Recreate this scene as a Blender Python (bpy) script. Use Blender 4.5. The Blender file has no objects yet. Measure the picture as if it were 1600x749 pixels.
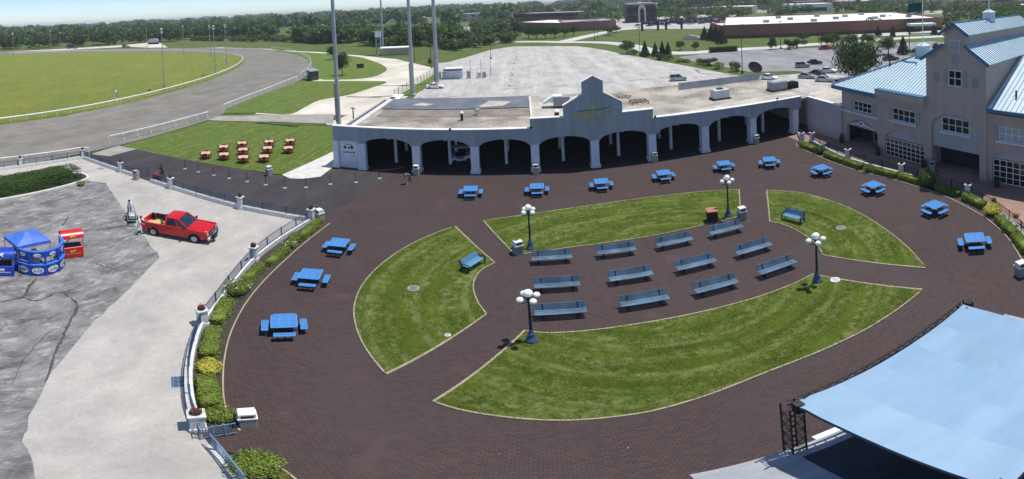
import bpy, bmesh, math, random
import numpy as np
from mathutils import Vector, Matrix
from mathutils.geometry import tessellate_polygon
R = math.radians
PI = math.pi
scn = bpy.context.scene
C = scn.collection
# ---------------------------------------------------------------- camera: the photograph is a stitched spherical panorama, 135 degrees wide
cam = bpy.data.cameras.new('camera'); camo = bpy.data.objects.new('camera', cam); C.objects.link(camo)
cam.type = 'PANO'; cam.panorama_type = 'EQUIRECTANGULAR'
cam.longitude_min, cam.longitude_max = -800/680, 800/680
cam.latitude_min, cam.latitude_max = (19.9-749)/680, 19.9/680
cam.clip_start = .1; cam.clip_end = 20000
camo.matrix_world = Matrix.Translation((0, 0, 17.5)) @ Matrix(((0.998633, 0.046567, 0.023750),(0.022662, 0.023750, -0.999461),(-0.047106, 0.998633, 0.022662))).to_4x4()
scn.camera = camo
# ---------------------------------------------------------------- sky and sun
SUN_AZ, SUN_EL = R(16), R(73.5)                      # azimuth counted from +X
W = bpy.data.worlds.new('World'); scn.world = W; W.use_nodes = True
wn = W.node_tree.nodes; wl = W.node_tree.links
sky = wn.new('ShaderNodeTexSky'); sky.sky_type = 'NISHITA'; sky.sun_disc = False
sky.sun_elevation = SUN_EL; sky.sun_rotation = PI/2-SUN_AZ
sky.air_density = .68; sky.dust_density = .22; sky.ozone_density = 2.6; sky.altitude = 0
bg = wn['Background']; bg.inputs['Strength'].default_value = .15
wl.new(sky.outputs[0], bg.inputs['Color'])
sl = bpy.data.lights.new('sun', 'SUN'); sl.energy = 4.3; sl.angle = R(.53); sl.color = (1, .955, .88)
so = bpy.data.objects.new('sun', sl); C.objects.link(so)
so.rotation_euler = Vector((-math.cos(SUN_EL)*math.cos(SUN_AZ), -math.cos(SUN_EL)*math.sin(SUN_AZ), -math.sin(SUN_EL))).to_track_quat('-Z', 'Y').to_euler()
vs = scn.view_settings; vs.view_transform = 'Standard'; vs.look = 'None'; vs.exposure = .1; vs.gamma = 1
try: scn.cycles.use_denoising = True; scn.cycles.max_bounces = 6; scn.cycles.transparent_max_bounces = 8
except Exception: pass

# ---------------------------------------------------------------- materials
def nt(name):
    m = bpy.data.materials.new(name); m.use_nodes = True
    t = m.node_tree; return m, t.nodes, t.links, t.nodes['Principled BSDF']
def node(N, typ, **kw):
    n = N.new(typ)
    for k, v in kw.items():
        if k in n.inputs.keys(): n.inputs[k].default_value = v
        else: setattr(n, k, v)
    return n
def c4(c): return (*c, 1)
def mixc(N, L, fac, a, b, typ='MIX'):
    n = N.new('ShaderNodeMix'); n.data_type = 'RGBA'; n.blend_type = typ
    for sock, v in ((n.inputs[0], fac), (n.inputs[6], a), (n.inputs[7], b)):
        if hasattr(v, 'is_output'): L.new(v, sock)
        elif isinstance(v, tuple): sock.default_value = c4(v)
        else: sock.default_value = v
    return n.outputs[2]
def pos(N, L, scale=(1, 1, 1), rot=0, loc=(0, 0, 0)):
    g = N.new('ShaderNodeNewGeometry'); mp = N.new('ShaderNodeMapping')
    mp.inputs['Scale'].default_value = scale; mp.inputs['Rotation'].default_value = (0, 0, rot); mp.inputs['Location'].default_value = loc
    L.new(g.outputs['Position'], mp.inputs[0]); return mp.outputs[0]
def noise(N, L, vec, scale, detail=4, rough=.55, lo=.35, hi=.65, dist=0):
    n = node(N, 'ShaderNodeTexNoise', Scale=scale, Detail=detail, Roughness=rough, Distortion=dist); L.new(vec, n.inputs['Vector'])
    r = N.new('ShaderNodeMapRange'); r.inputs[1].default_value = lo; r.inputs[2].default_value = hi
    L.new(n.outputs[0], r.inputs[0]); return r.outputs[0]
def bump(N, L, b, h, strength, dist):
    n = N.new('ShaderNodeBump'); n.inputs['Strength'].default_value = strength; n.inputs['Distance'].default_value = dist
    L.new(h, n.inputs['Height']); L.new(n.outputs[0], b.inputs['Normal'])
def mat(name, col, rough=.6, var=.12, scale=3., metal=0, bmp=0, bscale=30, spec=.35, col2=None, fine=0, stretch=(1, 1, 1), rot=0, lo=.35, hi=.65):
    m, N, L, b = nt(name)
    b.inputs['Roughness'].default_value = rough; b.inputs['Metallic'].default_value = metal
    b.inputs['Specular IOR Level'].default_value = spec
    v = pos(N, L, stretch, rot)
    a = tuple(x*(1-var) for x in col); c = col2 or tuple(min(1, x*(1+var)) for x in col)
    f = noise(N, L, v, scale, lo=lo, hi=hi)
    o = mixc(N, L, f, a, c)
    if fine:
        f2 = noise(N, L, pos(N, L), scale*14, 3)
        o = mixc(N, L, f2, mixc(N, L, 1.0, o, (1-fine,)*3, 'MULTIPLY'), o)
    L.new(o, b.inputs['Base Color'])
    if bmp: bump(N, L, b, noise(N, L, pos(N, L), bscale, 4), bmp, .02)
    return m
def leafmat(name, dark, light, tr=.25):
    m, N, L, b = nt(name)
    g = N.new('ShaderNodeNewGeometry')
    f = noise(N, L, pos(N, L), .45, 3)
    o = mixc(N, L, g.outputs['Random Per Island'], dark, light)
    o = mixc(N, L, f, mixc(N, L, 1.0, o, (.72, .75, .7), 'MULTIPLY'), o)
    L.new(o, b.inputs['Base Color']); b.inputs['Roughness'].default_value = .55; b.inputs['Specular IOR Level'].default_value = .25
    t = N.new('ShaderNodeBsdfTranslucent'); L.new(o, t.inputs[0])
    mx = N.new('ShaderNodeMixShader'); mx.inputs[0].default_value = tr
    L.new(b.outputs[0], mx.inputs[1]); L.new(t.outputs[0], mx.inputs[2]); L.new(mx.outputs[0], N['Material Output'].inputs[0])
    return m
def grassmat(name, dark, light, dry, mode, cx=6.7, cy=22.6, rot=0, sc=1.0):
    """lawn: blotches, worn streaks along the mowing lines (rings round a centre or straight), fine relief"""
    m, N, L, b = nt(name)
    p = pos(N, L)
    if mode == 'ring':
        s = N.new('ShaderNodeVectorMath'); s.operation = 'SUBTRACT'; L.new(p, s.inputs[0]); s.inputs[1].default_value = (cx, cy, 0)
        x = N.new('ShaderNodeSeparateXYZ'); L.new(s.outputs[0], x.inputs[0])
        sx = N.new('ShaderNodeMath'); sx.operation = 'MULTIPLY'; sx.inputs[1].default_value = .82; L.new(x.outputs[0], sx.inputs[0])
        cb = N.new('ShaderNodeCombineXYZ'); L.new(sx.outputs[0], cb.inputs[0]); L.new(x.outputs[1], cb.inputs[1])
        ln = N.new('ShaderNodeVectorMath'); ln.operation = 'LENGTH'; L.new(cb.outputs[0], ln.inputs[0])
        an = N.new('ShaderNodeMath'); an.operation = 'ARCTAN2'; L.new(x.outputs[1], an.inputs[0]); L.new(sx.outputs[0], an.inputs[1])
        am = N.new('ShaderNodeMath'); am.operation = 'MULTIPLY'; am.inputs[1].default_value = 1.1; L.new(an.outputs[0], am.inputs[0])
        q = N.new('ShaderNodeCombineXYZ'); L.new(ln.outputs[1], q.inputs[0]); L.new(am.outputs[0], q.inputs[1]); sv = q.outputs[0]
    else: sv = pos(N, L, (1, .06 if sc > .5 else .3, 1), rot)
    streak = noise(N, L, sv, 1.9*sc, 4, .6, .44, .64)
    brk = noise(N, L, p, 2.2, 4, .7, .42, .68)
    big = noise(N, L, p, .55, 6, .7, .34, .66)
    fine = noise(N, L, p, 5, 6, .8, .3, .7)
    o = mixc(N, L, big, dark, light)
    if mode == 'ring':
        rl = N.new('ShaderNodeMath'); rl.operation = 'MULTIPLY'; rl.inputs[1].default_value = 5.2; L.new(ln.outputs[1], rl.inputs[0])
        rs_ = N.new('ShaderNodeMath'); rs_.operation = 'SINE'; L.new(rl.outputs[0], rs_.inputs[0])
        rm_ = N.new('ShaderNodeMapRange'); rm_.inputs[1].default_value = -.5; rm_.inputs[2].default_value = .5; L.new(rs_.outputs[0], rm_.inputs[0])
        o = mixc(N, L, rm_.outputs[0], mixc(N, L, 1.0, o, (.82, .86, .80), 'MULTIPLY'), o)
        tr_ = N.new('ShaderNodeMapRange'); tr_.inputs[1].default_value = .80; tr_.inputs[2].default_value = 1.0; tr_.inputs[4].default_value = .62
        r2 = N.new('ShaderNodeMath'); r2.operation = 'MULTIPLY'; r2.inputs[1].default_value = 3.1; L.new(ln.outputs[1], r2.inputs[0]); r3 = N.new('ShaderNodeMath'); r3.operation = 'SINE'; L.new(r2.outputs[0], r3.inputs[0]); L.new(r3.outputs[0], tr_.inputs[0])
        tb = N.new('ShaderNodeMath'); tb.operation = 'MULTIPLY'; L.new(tr_.outputs[0], tb.inputs[0]); L.new(noise(N, L, p, .9, 5, .7, .36, .62), tb.inputs[1])
        o = mixc(N, L, tb.outputs[0], o, dry)
    mu = N.new('ShaderNodeMath'); mu.operation = 'MULTIPLY'; L.new(streak, mu.inputs[0]); L.new(brk, mu.inputs[1])
    o = mixc(N, L, mu.outputs[0], o, dry)
    o = mixc(N, L, fine, mixc(N, L, 1.0, o, (.48, .55, .42), 'MULTIPLY'), o)
    brown = noise(N, L, pos(N, L, (1, 1, 1), 0, (31, 7, 0)), .9, 4, .6, .62, .78)
    o = mixc(N, L, brown, o, tuple(.5*(a+c) for a, c in zip(dry, (.14, .1, .04))))
    L.new(o, b.inputs['Base Color']); b.inputs['Roughness'].default_value = .85; b.inputs['Specular IOR Level'].default_value = .15
    bump(N, L, b, noise(N, L, p, 22, 5, .8), .9, .05)
    return m
MT = {}
def mk(k, *a, **kw): MT[k] = mat(k, *a, **kw)
mk('white', (.72, .73, .76), .55, .06, 2.)
mk('white_metal', (.78, .78, .78), .4, .04, 2.)
mk('pillar_white', (.66, .66, .65), .75, .14, 3., bmp=.15, fine=.12)
mk('column_white', (.62, .65, .74), .6, .06, 1.5)
mk('facade_blue', (.335, .36, .395), .8, .10, .9, bmp=.1, bscale=60, fine=.06, stretch=(2, 2, .14))
mk('coping', (.8, .8, .8), .5, .06, 2)
mk('wall_taupe', (.43, .355, .32), .85, .05, .8, bmp=.12, bscale=70, fine=.05, stretch=(2, 2, .16))
mk('wall_grey', (.40, .385, .395), .8, .07, .6)
mk('trim_grey', (.30, .30, .33), .7, .08, 1)
mk('sill', (.55, .55, .58), .7, .06, 1)
mk('dark', (.02, .021, .024), .6, .2, 3)
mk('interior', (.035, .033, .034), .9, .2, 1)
mk('black_metal', (.014, .014, .016), .45, .2, 8)
mk('steel', (.33, .36, .40), .42, .10, .6, metal=.35)
mk('steel_pale', (.5, .52, .54), .45, .10, .8, metal=.3)
mk('gate_blue', (.13, .23, .36), .4, .1, 5)
mk('dish_dark', (.02, .02, .022), .95, .2, 5, spec=.1)
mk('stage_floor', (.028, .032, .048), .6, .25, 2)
mk('fence_blue', (.045, .088, .165), .45, .1, 5)
mk('navy', (.012, .022, .055), .45, .15, 4)
mk('table_blue', (.06, .225, .52), .45, .10, 6, fine=.15)
mk('table_edge', (.13, .36, .72), .4, .05, 6)
mk('bench_blue', (.115, .19, .265), .5, .25, 1.3, fine=.15)
mk('park_bench_blue', (.13, .29, .47), .42, .1, 5, fine=.1)
mk('globe', (.9, .9, .88), .3, .02, 3)
mk('bin_white', (.70, .70, .67), .6, .08, 4)
mk('bin_tan', (.42, .38, .30), .85, .15, 12, bmp=.3, bscale=80, fine=.25)
mk('bin_grey', (.30, .30, .29), .85, .12, 12, fine=.25)
mk('rust', (.20, .075, .04), .8, .25, 6, fine=.2)
mk('box_brown', (.05, .025, .018), .7, .2, 5)
mk('box_top', (.36, .17, .12), .8, .12, 5)
mk('kerb', (.40, .34, .24), .85, .12, 1.5, fine=.15)
mk('kerb_grey', (.62, .60, .56), .85, .10, 1.2, fine=.12)
mk('tar', (.085, .085, .088), .9, .35, 3, fine=.3)
mk('soil', (.075, .062, .052), .95, .25, 4, bmp=.6, bscale=25, fine=.35)
mk('gravel_roof', (.29, .255, .21), .95, .2, .28, bmp=.5, bscale=14, fine=.35, col2=(.54, .495, .42), lo=.32, hi=.64)
mk('gravel_roof_pale', (.52, .48, .41), .95, .2, .3, bmp=.4, bscale=14, fine=.25, col2=(.62, .57, .48))
mk('gravel_roof_dark', (.27, .225, .185), .95, .2, .4, bmp=.5, bscale=14, fine=.35)
mk('membrane', (.115, .135, .165), .8, .12, .5, col2=(.16, .175, .20))
mk('sand', (.60, .54, .44), .95, .12, .12, bmp=.3, bscale=3, fine=.12, col2=(.70, .65, .56))
mk('path_gravel', (.34, .32, .28), .95, .15, .4, fine=.2)
mk('road', (.50, .49, .46), .9, .08, .1)
mk('brick_store', (.29, .135, .10), .9, .1, .15, fine=.1)
mk('brick_store_dark', (.14, .075, .06), .9, .1, .15)
mk('roof_white', (.80, .79, .76), .7, .08, .05)
mk('roof_grey', (.30, .32, .34), .8, .15, .05)
mk('office', (.06, .05, .05), .6, .15, .2)
mk('stone', (.52, .48, .42), .8, .08, .2)
mk('hotel', (.62, .50, .30), .8, .08, .2)
mk('hotel_roof', (.30, .11, .08), .8, .1, .2)
mk('glass_dark', (.012, .015, .02), .08, .2, 2, spec=.6)
mk('glass_blue', (.018, .03, .042), .06, .3, 1.5, spec=.7)
mk('mullion', (.66, .64, .56), .5, .05, 3)
mk('red_paint', (.52, .008, .014), .22, .05, 2, spec=.6)
mk('rubber', (.012, .012, .012), .8, .2, 10)
mk('chrome', (.62, .62, .64), .2, .05, 4, metal=.8)
mk('rim', (.42, .42, .43), .35, .1, 8, metal=.5)
mk('ply', (.58, .40, .22), .8, .12, 4)
mk('silver_paint', (.46, .47, .48), .28, .04, 2, metal=.4)
mk('white_paint', (.80, .80, .80), .25, .03, 2)
mk('dark_paint', (.02, .025, .035), .2, .1, 2, spec=.6)
mk('blue_paint', (.03, .05, .10), .22, .1, 2, spec=.6)
mk('tan_paint', (.36, .34, .30), .28, .04, 2, metal=.3)
mk('lamp_red', (.4, .02, .015), .3, .05, 4)
mk('lamp_clear', (.75, .75, .72), .12, .05, 4, spec=.7)
mk('kiosk_blue', (.012, .055, .42), .35, .08, 3, spec=.5)
mk('kiosk_rim', (.05, .17, .62), .4, .08, 3)
mk('tent_blue', (.07, .17, .60), .5, .12, 1.5)
mk('kiosk_red', (.55, .012, .018), .35, .06, 3, spec=.5)
mk('gold', (.55, .36, .05), .5, .12, 4)
mk('gold_dull', (.52, .44, .15), .6, .25, 2)
mk('sign_dark', (.03, .035, .05), .6, .2, 4)
mk('canvas_blue', (.235, .365, .50), .85, .08, .7, col2=(.265, .395, .53), stretch=(.25, 1.4, 1), bmp=.35, bscale=1.4, fine=.03)
mk('canvas_pale', (.25, .38, .51), .85, .06, .8, col2=(.28, .41, .535), stretch=(.25, 1.4, 1), bmp=.35, bscale=1.4)
mk('canvas_deep', (.22, .35, .495), .85, .06, .8, col2=(.245, .375, .515), stretch=(.25, 1.4, 1), bmp=.35, bscale=1.4)
mk('deck_grey', (.30, .32, .35), .6, .16, 1.2, stretch=(.3, 1.5, 1), fine=.08)
mk('table_tan', (.60, .38, .27), .7, .08, 5)
mk('chair_red', (.27, .018, .018), .5, .1, 5)
mk('rope', (.20, .015, .015), .7, .1, 5)
mk('cloth_white', (.78, .78, .80), .9, .05, 12)
mk('cloth_lilac', (.38, .36, .52), .9, .1, 12)
mk('cloth_dark', (.03, .035, .04), .9, .2, 12)
mk('cloth_grey', (.10, .13, .15), .9, .2, 12)
mk('cloth_denim', (.06, .08, .14), .9, .2, 12)
mk('skin', (.42, .24, .16), .55, .05, 10)
mk('hair_brown', (.05, .03, .02), .7, .2, 30)
mk('cap_green', (.06, .07, .03), .8, .1, 30)
mk('bark', (.085, .062, .045), .9, .25, 4, bmp=.5, bscale=12)
mk('wood_brown', (.10, .062, .04), .8, .2, 3)
mk('hut_brown', (.085, .075, .065), .85, .15, 1.5, stretch=(3, 3, .2))
mk('tan_block', (.40, .34, .27), .9, .1, .3)
mk('mesh_grey', (.36, .39, .43), .6, .1, 1)
mk('flag_green', (.01, .08, .06), .8, .1, 4)
mk('planter', (.045, .03, .025), .9, .3, 10)
mk('flower_red', (.28, .06, .04), .8, .3, 20)
mk('flower_white', (.8, .8, .76), .8, .1, 20)
MT['leaf'] = leafmat('leaf', (.050, .090, .020), (.125, .190, .050))
MT['leaf_dark'] = leafmat('leaf_dark', (.030, .062, .018), (.080, .130, .040))
MT['leaf_conifer'] = leafmat('leaf_conifer', (.018, .046, .022), (.050, .090, .045), .15)
MT['leaf_wood'] = leafmat('leaf_wood', (.062, .112, .032), (.150, .215, .066), .38)
MT['leaf_hedge'] = leafmat('leaf_hedge', (.115, .170, .020), (.30, .37, .075))
MT['leaf_big_hedge'] = leafmat('leaf_big_hedge', (.040, .085, .018), (.105, .175, .045))
MT['leaf_yellow'] = leafmat('leaf_yellow', (.45, .41, .04), (.90, .80, .16))
MT['leaf_lime'] = leafmat('leaf_lime', (.10, .15, .02), (.26, .32, .05))
MT['grass_blade'] = leafmat('grass_blade', (.085, .130, .012), (.30, .34, .11), .3)
MT['lawn'] = grassmat('lawn', (.115, .170, .016), (.195, .250, .036), (.38, .41, .16), 'ring')
MT['lawn_nw'] = grassmat('lawn_nw', (.120, .180, .030), (.190, .255, .052), (.34, .40, .15), 'line', rot=R(-62))
MT['infield'] = grassmat('infield', (.165, .215, .042), (.270, .305, .066), (.48, .36, .06), 'line', rot=R(20), sc=.12)
MT['field'] = grassmat('field', (.095, .140, .035), (.145, .190, .050), (.24, .25, .10), 'line', rot=R(70), sc=.1)

def plazamat():
    m, N, L, b = nt('plaza')
    v = pos(N, L, (1, 1, 1), R(2))
    br = node(N, 'ShaderNodeTexBrick', Scale=1., **{'Mortar Size': .011, 'Mortar Smooth': .3, 'Bias': 0., 'Brick Width': .22, 'Row Height': .11})
    br.inputs['Color1'].default_value = (.102, .062, .056, 1); br.inputs['Color2'].default_value = (.066, .048, .048, 1); br.inputs['Mortar'].default_value = (.030, .024, .024, 1)
    L.new(v, br.inputs['Vector'])
    grey = noise(N, L, v, .22, 4, .6, .46, .74)
    o = mixc(N, L, grey, br.outputs[0], (.070, .056, .056))
    big = noise(N, L, pos(N, L, (1, 1, 1), 0, (9, 3, 0)), .09, 4, .6, .3, .7)
    o = mixc(N, L, big, mixc(N, L, 1.0, o, (.84, .82, .84), 'MULTIPLY'), o)
    fine = noise(N, L, v, 12, 4, .8, .3, .7); o = mixc(N, L, fine, mixc(N, L, 1.0, o, (.75, .75, .75), 'MULTIPLY'), o)
    red = noise(N, L, pos(N, L, (1, 1, 1), 0, (40, 80, 0)), .35, 3, .6, .60, .74); o = mixc(N, L, red, o, (.085, .050, .050))
    sp = node(N, 'ShaderNodeTexVoronoi', Scale=.9); L.new(v, sp.inputs['Vector'])
    r = N.new('ShaderNodeMapRange'); r.inputs[1].default_value = .022; r.inputs[2].default_value = .015; L.new(sp.outputs[0], r.inputs[0])
    o = mixc(N, L, r.outputs[0], o, (.32, .32, .33))
    L.new(o, b.inputs['Base Color']); b.inputs['Roughness'].default_value = .8; b.inputs['Specular IOR Level'].default_value = .3
    bump(N, L, b, br.outputs['Fac'], -.35, .01)
    return m
MT['plaza'] = plazamat()
def asphalt(name, a, c, streak_rot, crack=.0, sx=.12, sc=1.2, pale=None):
    m, N, L, b = nt(name)
    v = pos(N, L); s = noise(N, L, pos(N, L, (1, sx, 1), streak_rot), sc, 8, .74, .36, .64, .4)
    o = mixc(N, L, s, a, c)
    big = noise(N, L, pos(N, L, (1, .55, 1), streak_rot), .3, 6, .68, .38, .62); o = mixc(N, L, big, mixc(N, L, 1.0, o, (.76, .765, .78), 'MULTIPLY'), o)
    fine = noise(N, L, v, 7, 5, .8, .3, .7); o = mixc(N, L, fine, mixc(N, L, 1.0, o, (.8, .8, .8), 'MULTIPLY'), o)
    if pale: o = mixc(N, L, noise(N, L, pos(N, L, (1, .33, 1), streak_rot, (5, 9, 0)), 1.9, 8, .8, .52, .68), o, pale)
    if crack:
        wv = node(N, 'ShaderNodeTexNoise', Scale=.9, Detail=6); L.new(v, wv.inputs['Vector'])
        ad = N.new('ShaderNodeMixRGB'); ad.inputs[0].default_value = .35; L.new(v, ad.inputs[1]); L.new(wv.outputs[1], ad.inputs[2])
        vo = node(N, 'ShaderNodeTexVoronoi', Scale=crack); vo.feature = 'DISTANCE_TO_EDGE'; L.new(ad.outputs[0], vo.inputs['Vector'])
        r = N.new('ShaderNodeMapRange'); r.inputs[1].default_value = .010; r.inputs[2].default_value = .003; L.new(vo.outputs[0], r.inputs[0])
        k = N.new('ShaderNodeMath'); k.operation = 'MULTIPLY'; L.new(r.outputs[0], k.inputs[0]); L.new(noise(N, L, v, .3, 2, .5, .5, .6), k.inputs[1])
        o = mixc(N, L, k.outputs[0], o, tuple(x*.45 for x in a))
    L.new(o, b.inputs['Base Color']); b.inputs['Roughness'].default_value = .9; b.inputs['Specular IOR Level'].default_value = .2
    bump(N, L, b, noise(N, L, v, 40, 4, .7), .25, .01)
    return m
MT['asphalt_lot'] = asphalt('asphalt_lot', (.13, .13, .135), (.35, .34, .325), R(-12), .11, .5, 1.0, pale=(.45, .435, .41))
MT['concrete'] = asphalt('concrete', (.475, .447, .405), (.545, .516, .472), R(10), 0, .8, .9)
MT['path_asphalt'] = asphalt('path_asphalt', (.058, .053, .056), (.080, .073, .075), R(80), 0, .3, .6)
MT['track'] = asphalt('track', (.222, .205, .175), (.285, .266, .232), 0, 0, .03, .5)
MT['parking'] = asphalt('parking', (.43, .405, .37), (.60, .575, .535), R(24), .03, .08, .25, pale=(.62, .60, .57))
MT['parking_grey'] = asphalt('parking_grey', (.27, .27, .275), (.36, .355, .35), R(60), .03, .2, .2)
MT['patio'] = asphalt('patio', (.34, .215, .175), (.42, .27, .22), R(0), 0, .6, .8)

# ---------------------------------------------------------------- geometry helpers
class MB:
    def __init__(s): s.v = []; s.f = []; s.m = []
    def add(s, vs, fs, m=0):
        o = len(s.v); s.v += [tuple(p) for p in vs]; s.f += [tuple(i+o for i in f) for f in fs]; s.m += [m]*len(fs); return s
    def box(s, x, y, z, sx, sy, sz, rz=0, m=0, rx=0, ry=0, taper=1.0):
        """centre x, y; z is the bottom"""
        M = Matrix.Translation((x, y, z+sz/2)) @ Matrix.Rotation(rz, 4, 'Z') @ Matrix.Rotation(ry, 4, 'Y') @ Matrix.Rotation(rx, 4, 'X')
        vs = []
        for k in (-1, 1):
            t = taper if k > 0 else 1
            for a, b in ((-1, -1), (1, -1), (1, 1), (-1, 1)): vs.append(M @ Vector((a*sx/2*t, b*sy/2*t, k*sz/2)))
        return s.add(vs, [(3, 2, 1, 0), (4, 5, 6, 7), (0, 1, 5, 4), (1, 2, 6, 5), (2, 3, 7, 6), (3, 0, 4, 7)], m)
    def bev(s, x, y, z, sx, sy, sz, r=.03, rz=0, m=0):
        """box with chamfered vertical and top edges"""
        M = Matrix.Translation((x, y, z)) @ Matrix.Rotation(rz, 4, 'Z')
        def ring(dx, dy, c, h): return [M @ Vector((px, py, h)) for px, py in ((-dx+c, -dy), (dx-c, -dy), (dx, -dy+c), (dx, dy-c), (dx-c, dy), (-dx+c, dy), (-dx, dy-c), (-dx, -dy+c))]
        rs = [ring(sx/2, sy/2, r, 0), ring(sx/2, sy/2, r, sz-r), ring(sx/2-r, sy/2-r, r*.6, sz)]
        vs = sum(rs, []); fs = [tuple(range(7, -1, -1)), tuple(range(16, 24))]
        for k in (0, 8):
            for i in range(8): fs.append((k+i, k+(i+1) % 8, k+8+(i+1) % 8, k+8+i))
        return s.add(vs, fs, m)
    def tube(s, p, q, r0, r1=None, n=8, m=0, cap=True):
        p, q = Vector(p), Vector(q); r1 = r0 if r1 is None else r1
        d = (q-p).normalized(); a = d.orthogonal().normalized(); b = d.cross(a)
        vs = [p+(a*math.cos(2*PI*i/n)+b*math.sin(2*PI*i/n))*r0 for i in range(n)]+[q+(a*math.cos(2*PI*i/n)+b*math.sin(2*PI*i/n))*r1 for i in range(n)]
        fs = [(i, (i+1) % n, n+(i+1) % n, n+i) for i in range(n)]
        if cap: fs += [tuple(range(n-1, -1, -1)), tuple(range(n, 2*n))]
        return s.add(vs, fs, m)
    def path(s, pts, r, n=6, m=0):
        for a, b in zip(pts[:-1], pts[1:]): s.tube(a, b, r, r, n, m)
        return s
    def lathe(s, prof, n=14, c=(0, 0, 0), m=0, sy=1):
        vs = []
        for r, z in prof:
            for i in range(n): vs.append((c[0]+r*math.cos(2*PI*i/n), c[1]+r*sy*math.sin(2*PI*i/n), c[2]+z))
        fs = []
        for k in range(len(prof)-1):
            for i in range(n): fs.append((k*n+i, k*n+(i+1) % n, (k+1)*n+(i+1) % n, (k+1)*n+i))
        fs += [tuple(range(n-1, -1, -1)), tuple(range((len(prof)-1)*n, len(prof)*n))]
        return s.add(vs, fs, m)
    def ball(s, c, r, n=12, sz=1, m=0):
        k = n//2
        return s.lathe([(max(.001, r*math.sin(PI*i/k)), -r*sz*math.cos(PI*i/k)) for i in range(k+1)], n, c, m)
    def quad(s, a, b, c, d, m=0): return s.add([a, b, c, d], [(0, 1, 2, 3)], m)
    def prism(s, poly, z0, z1, m=0, axis='z'):
        """extrude a 2-D outline; axis x: outline is (y, z); axis y: outline is (x, z)"""
        def P(u, w, h): return (u, w, h) if axis == 'z' else ((h, u, w) if axis == 'x' else (u, h, w))
        n = len(poly); pl = [Vector((u, w, 0)) for u, w in poly]
        area = sum(poly[i][0]*poly[(i+1) % n][1]-poly[(i+1) % n][0]*poly[i][1] for i in range(n))
        tr = tessellate_polygon([pl]); vs = [P(u, w, z0) for u, w in poly]+[P(u, w, z1) for u, w in poly]; fs = []
        for a, b, c in tr: fs += [(a, b, c), (a+n, c+n, b+n)]
        for i in range(n): fs.append((i, (i+1) % n, n+(i+1) % n, n+i))
        return s.add(vs, fs, m)
    def build(s, name, mats, parent=None, loc=(0, 0, 0), rz=0, smooth=False, bevel=0):
        me = bpy.data.meshes.new(name); me.from_pydata(s.v, [], s.f)
        if isinstance(mats, str): mats = [mats]
        for k in mats: me.materials.append(MT[k])
        if len(mats) > 1: me.polygons.foreach_set('material_index', s.m)
        if smooth: me.polygons.foreach_set('use_smooth', [True]*len(me.polygons))
        me.update()
        o = bpy.data.objects.new(name, me); C.objects.link(o); o.parent = parent; o.location = loc; o.rotation_euler = (0, 0, rz)
        if smooth:
            try: me.set_sharp_from_angle(angle=R(50))
            except Exception: pass
        if bevel:
            b = o.modifiers.new('edge', 'BEVEL'); b.width = bevel; b.segments = 2; b.limit_method = 'ANGLE'
        return o
def tag(o, label=None, cat=None, group=None, kind=None):
    if label: o['label'] = label
    if cat: o['category'] = cat
    if group: o['group'] = group
    if kind: o['kind'] = kind
    return o
def empty(name, label, cat, loc=(0, 0, 0), rz=0, group=None):
    o = bpy.data.objects.new(name, None); o.empty_display_size = .2; C.objects.link(o)
    o.location = loc if len(loc) == 3 else (*loc, 0); o.rotation_euler = (0, 0, rz); return tag(o, label, cat, group)
def copy_tree(o, parent=None):
    c = o.copy(); C.objects.link(c); c.parent = parent
    for ch in list(o.children): copy_tree(ch, c)
    return c
def dup(o, label, loc, rz=None, group=None, s=None):
    c = copy_tree(o); c.location = loc if len(loc) == 3 else (*loc, 0)
    if rz is not None: c.rotation_euler = (0, 0, rz)
    if s: c.scale = (s, s, s) if not isinstance(s, tuple) else s
    return tag(c, label, None, group)
def share(o, parent, loc=(0, 0, 0), rz=0):
    c = o.copy(); C.objects.link(c); c.parent = parent; c.location = loc; c.rotation_euler = (0, 0, rz); return c
def text(name, s, size, m, parent, loc, rot, ext=.01, align='CENTER', sx=1, shear=0):
    cu = bpy.data.curves.new(name, 'FONT'); cu.body = s; cu.size = size; cu.extrude = ext; cu.align_x = align; cu.align_y = 'CENTER'; cu.shear = shear
    cu.materials.append(MT[m]); o = bpy.data.objects.new(name, cu); C.objects.link(o); o.parent = parent; o.location = loc; o.rotation_euler = rot; o.scale = (sx, 1, 1)
    bpy.context.view_layer.update(); me = bpy.data.meshes.new_from_object(o.evaluated_get(bpy.context.evaluated_depsgraph_get())); q = bpy.data.objects.new(name, me); bpy.data.objects.remove(o); q.name = name
    C.objects.link(q); q.parent = parent; q.location = loc; q.rotation_euler = rot; q.scale = (sx, 1, 1); return q
def smooth(pts, n=6, closed=False):
    out = []; k = len(pts)
    for i in range(k if closed else k-1):
        p0 = pts[(i-1) % k] if (closed or i > 0) else pts[i]; p1 = pts[i]; p2 = pts[(i+1) % k]; p3 = pts[(i+2) % k] if (closed or i+2 < k) else pts[(i+1) % k]
        for j in range(n):
            t = j/n; out.append(tuple(.5*(2*b+(c-a)*t+(2*a-5*b+4*c-d)*t*t+(3*b-a-3*c+d)*t**3) for a, b, c, d in zip(p0, p1, p2, p3)))
    if not closed: out.append(tuple(pts[-1]))
    return out
def sheet(name, poly, z, m, parent=None, kind='structure'):
    bm = bmesh.new(); f = bm.faces.new([bm.verts.new((x, y, z)) for x, y in poly]); bmesh.ops.triangulate(bm, faces=[f])
    for f in bm.faces:
        if f.normal.z < 0: f.normal_flip()
    me = bpy.data.meshes.new(name); bm.to_mesh(me); bm.free(); me.materials.append(MT[m])
    o = bpy.data.objects.new(name, me); C.objects.link(o); o.parent = parent
    if kind and not parent: o['kind'] = kind
    return o
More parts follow.
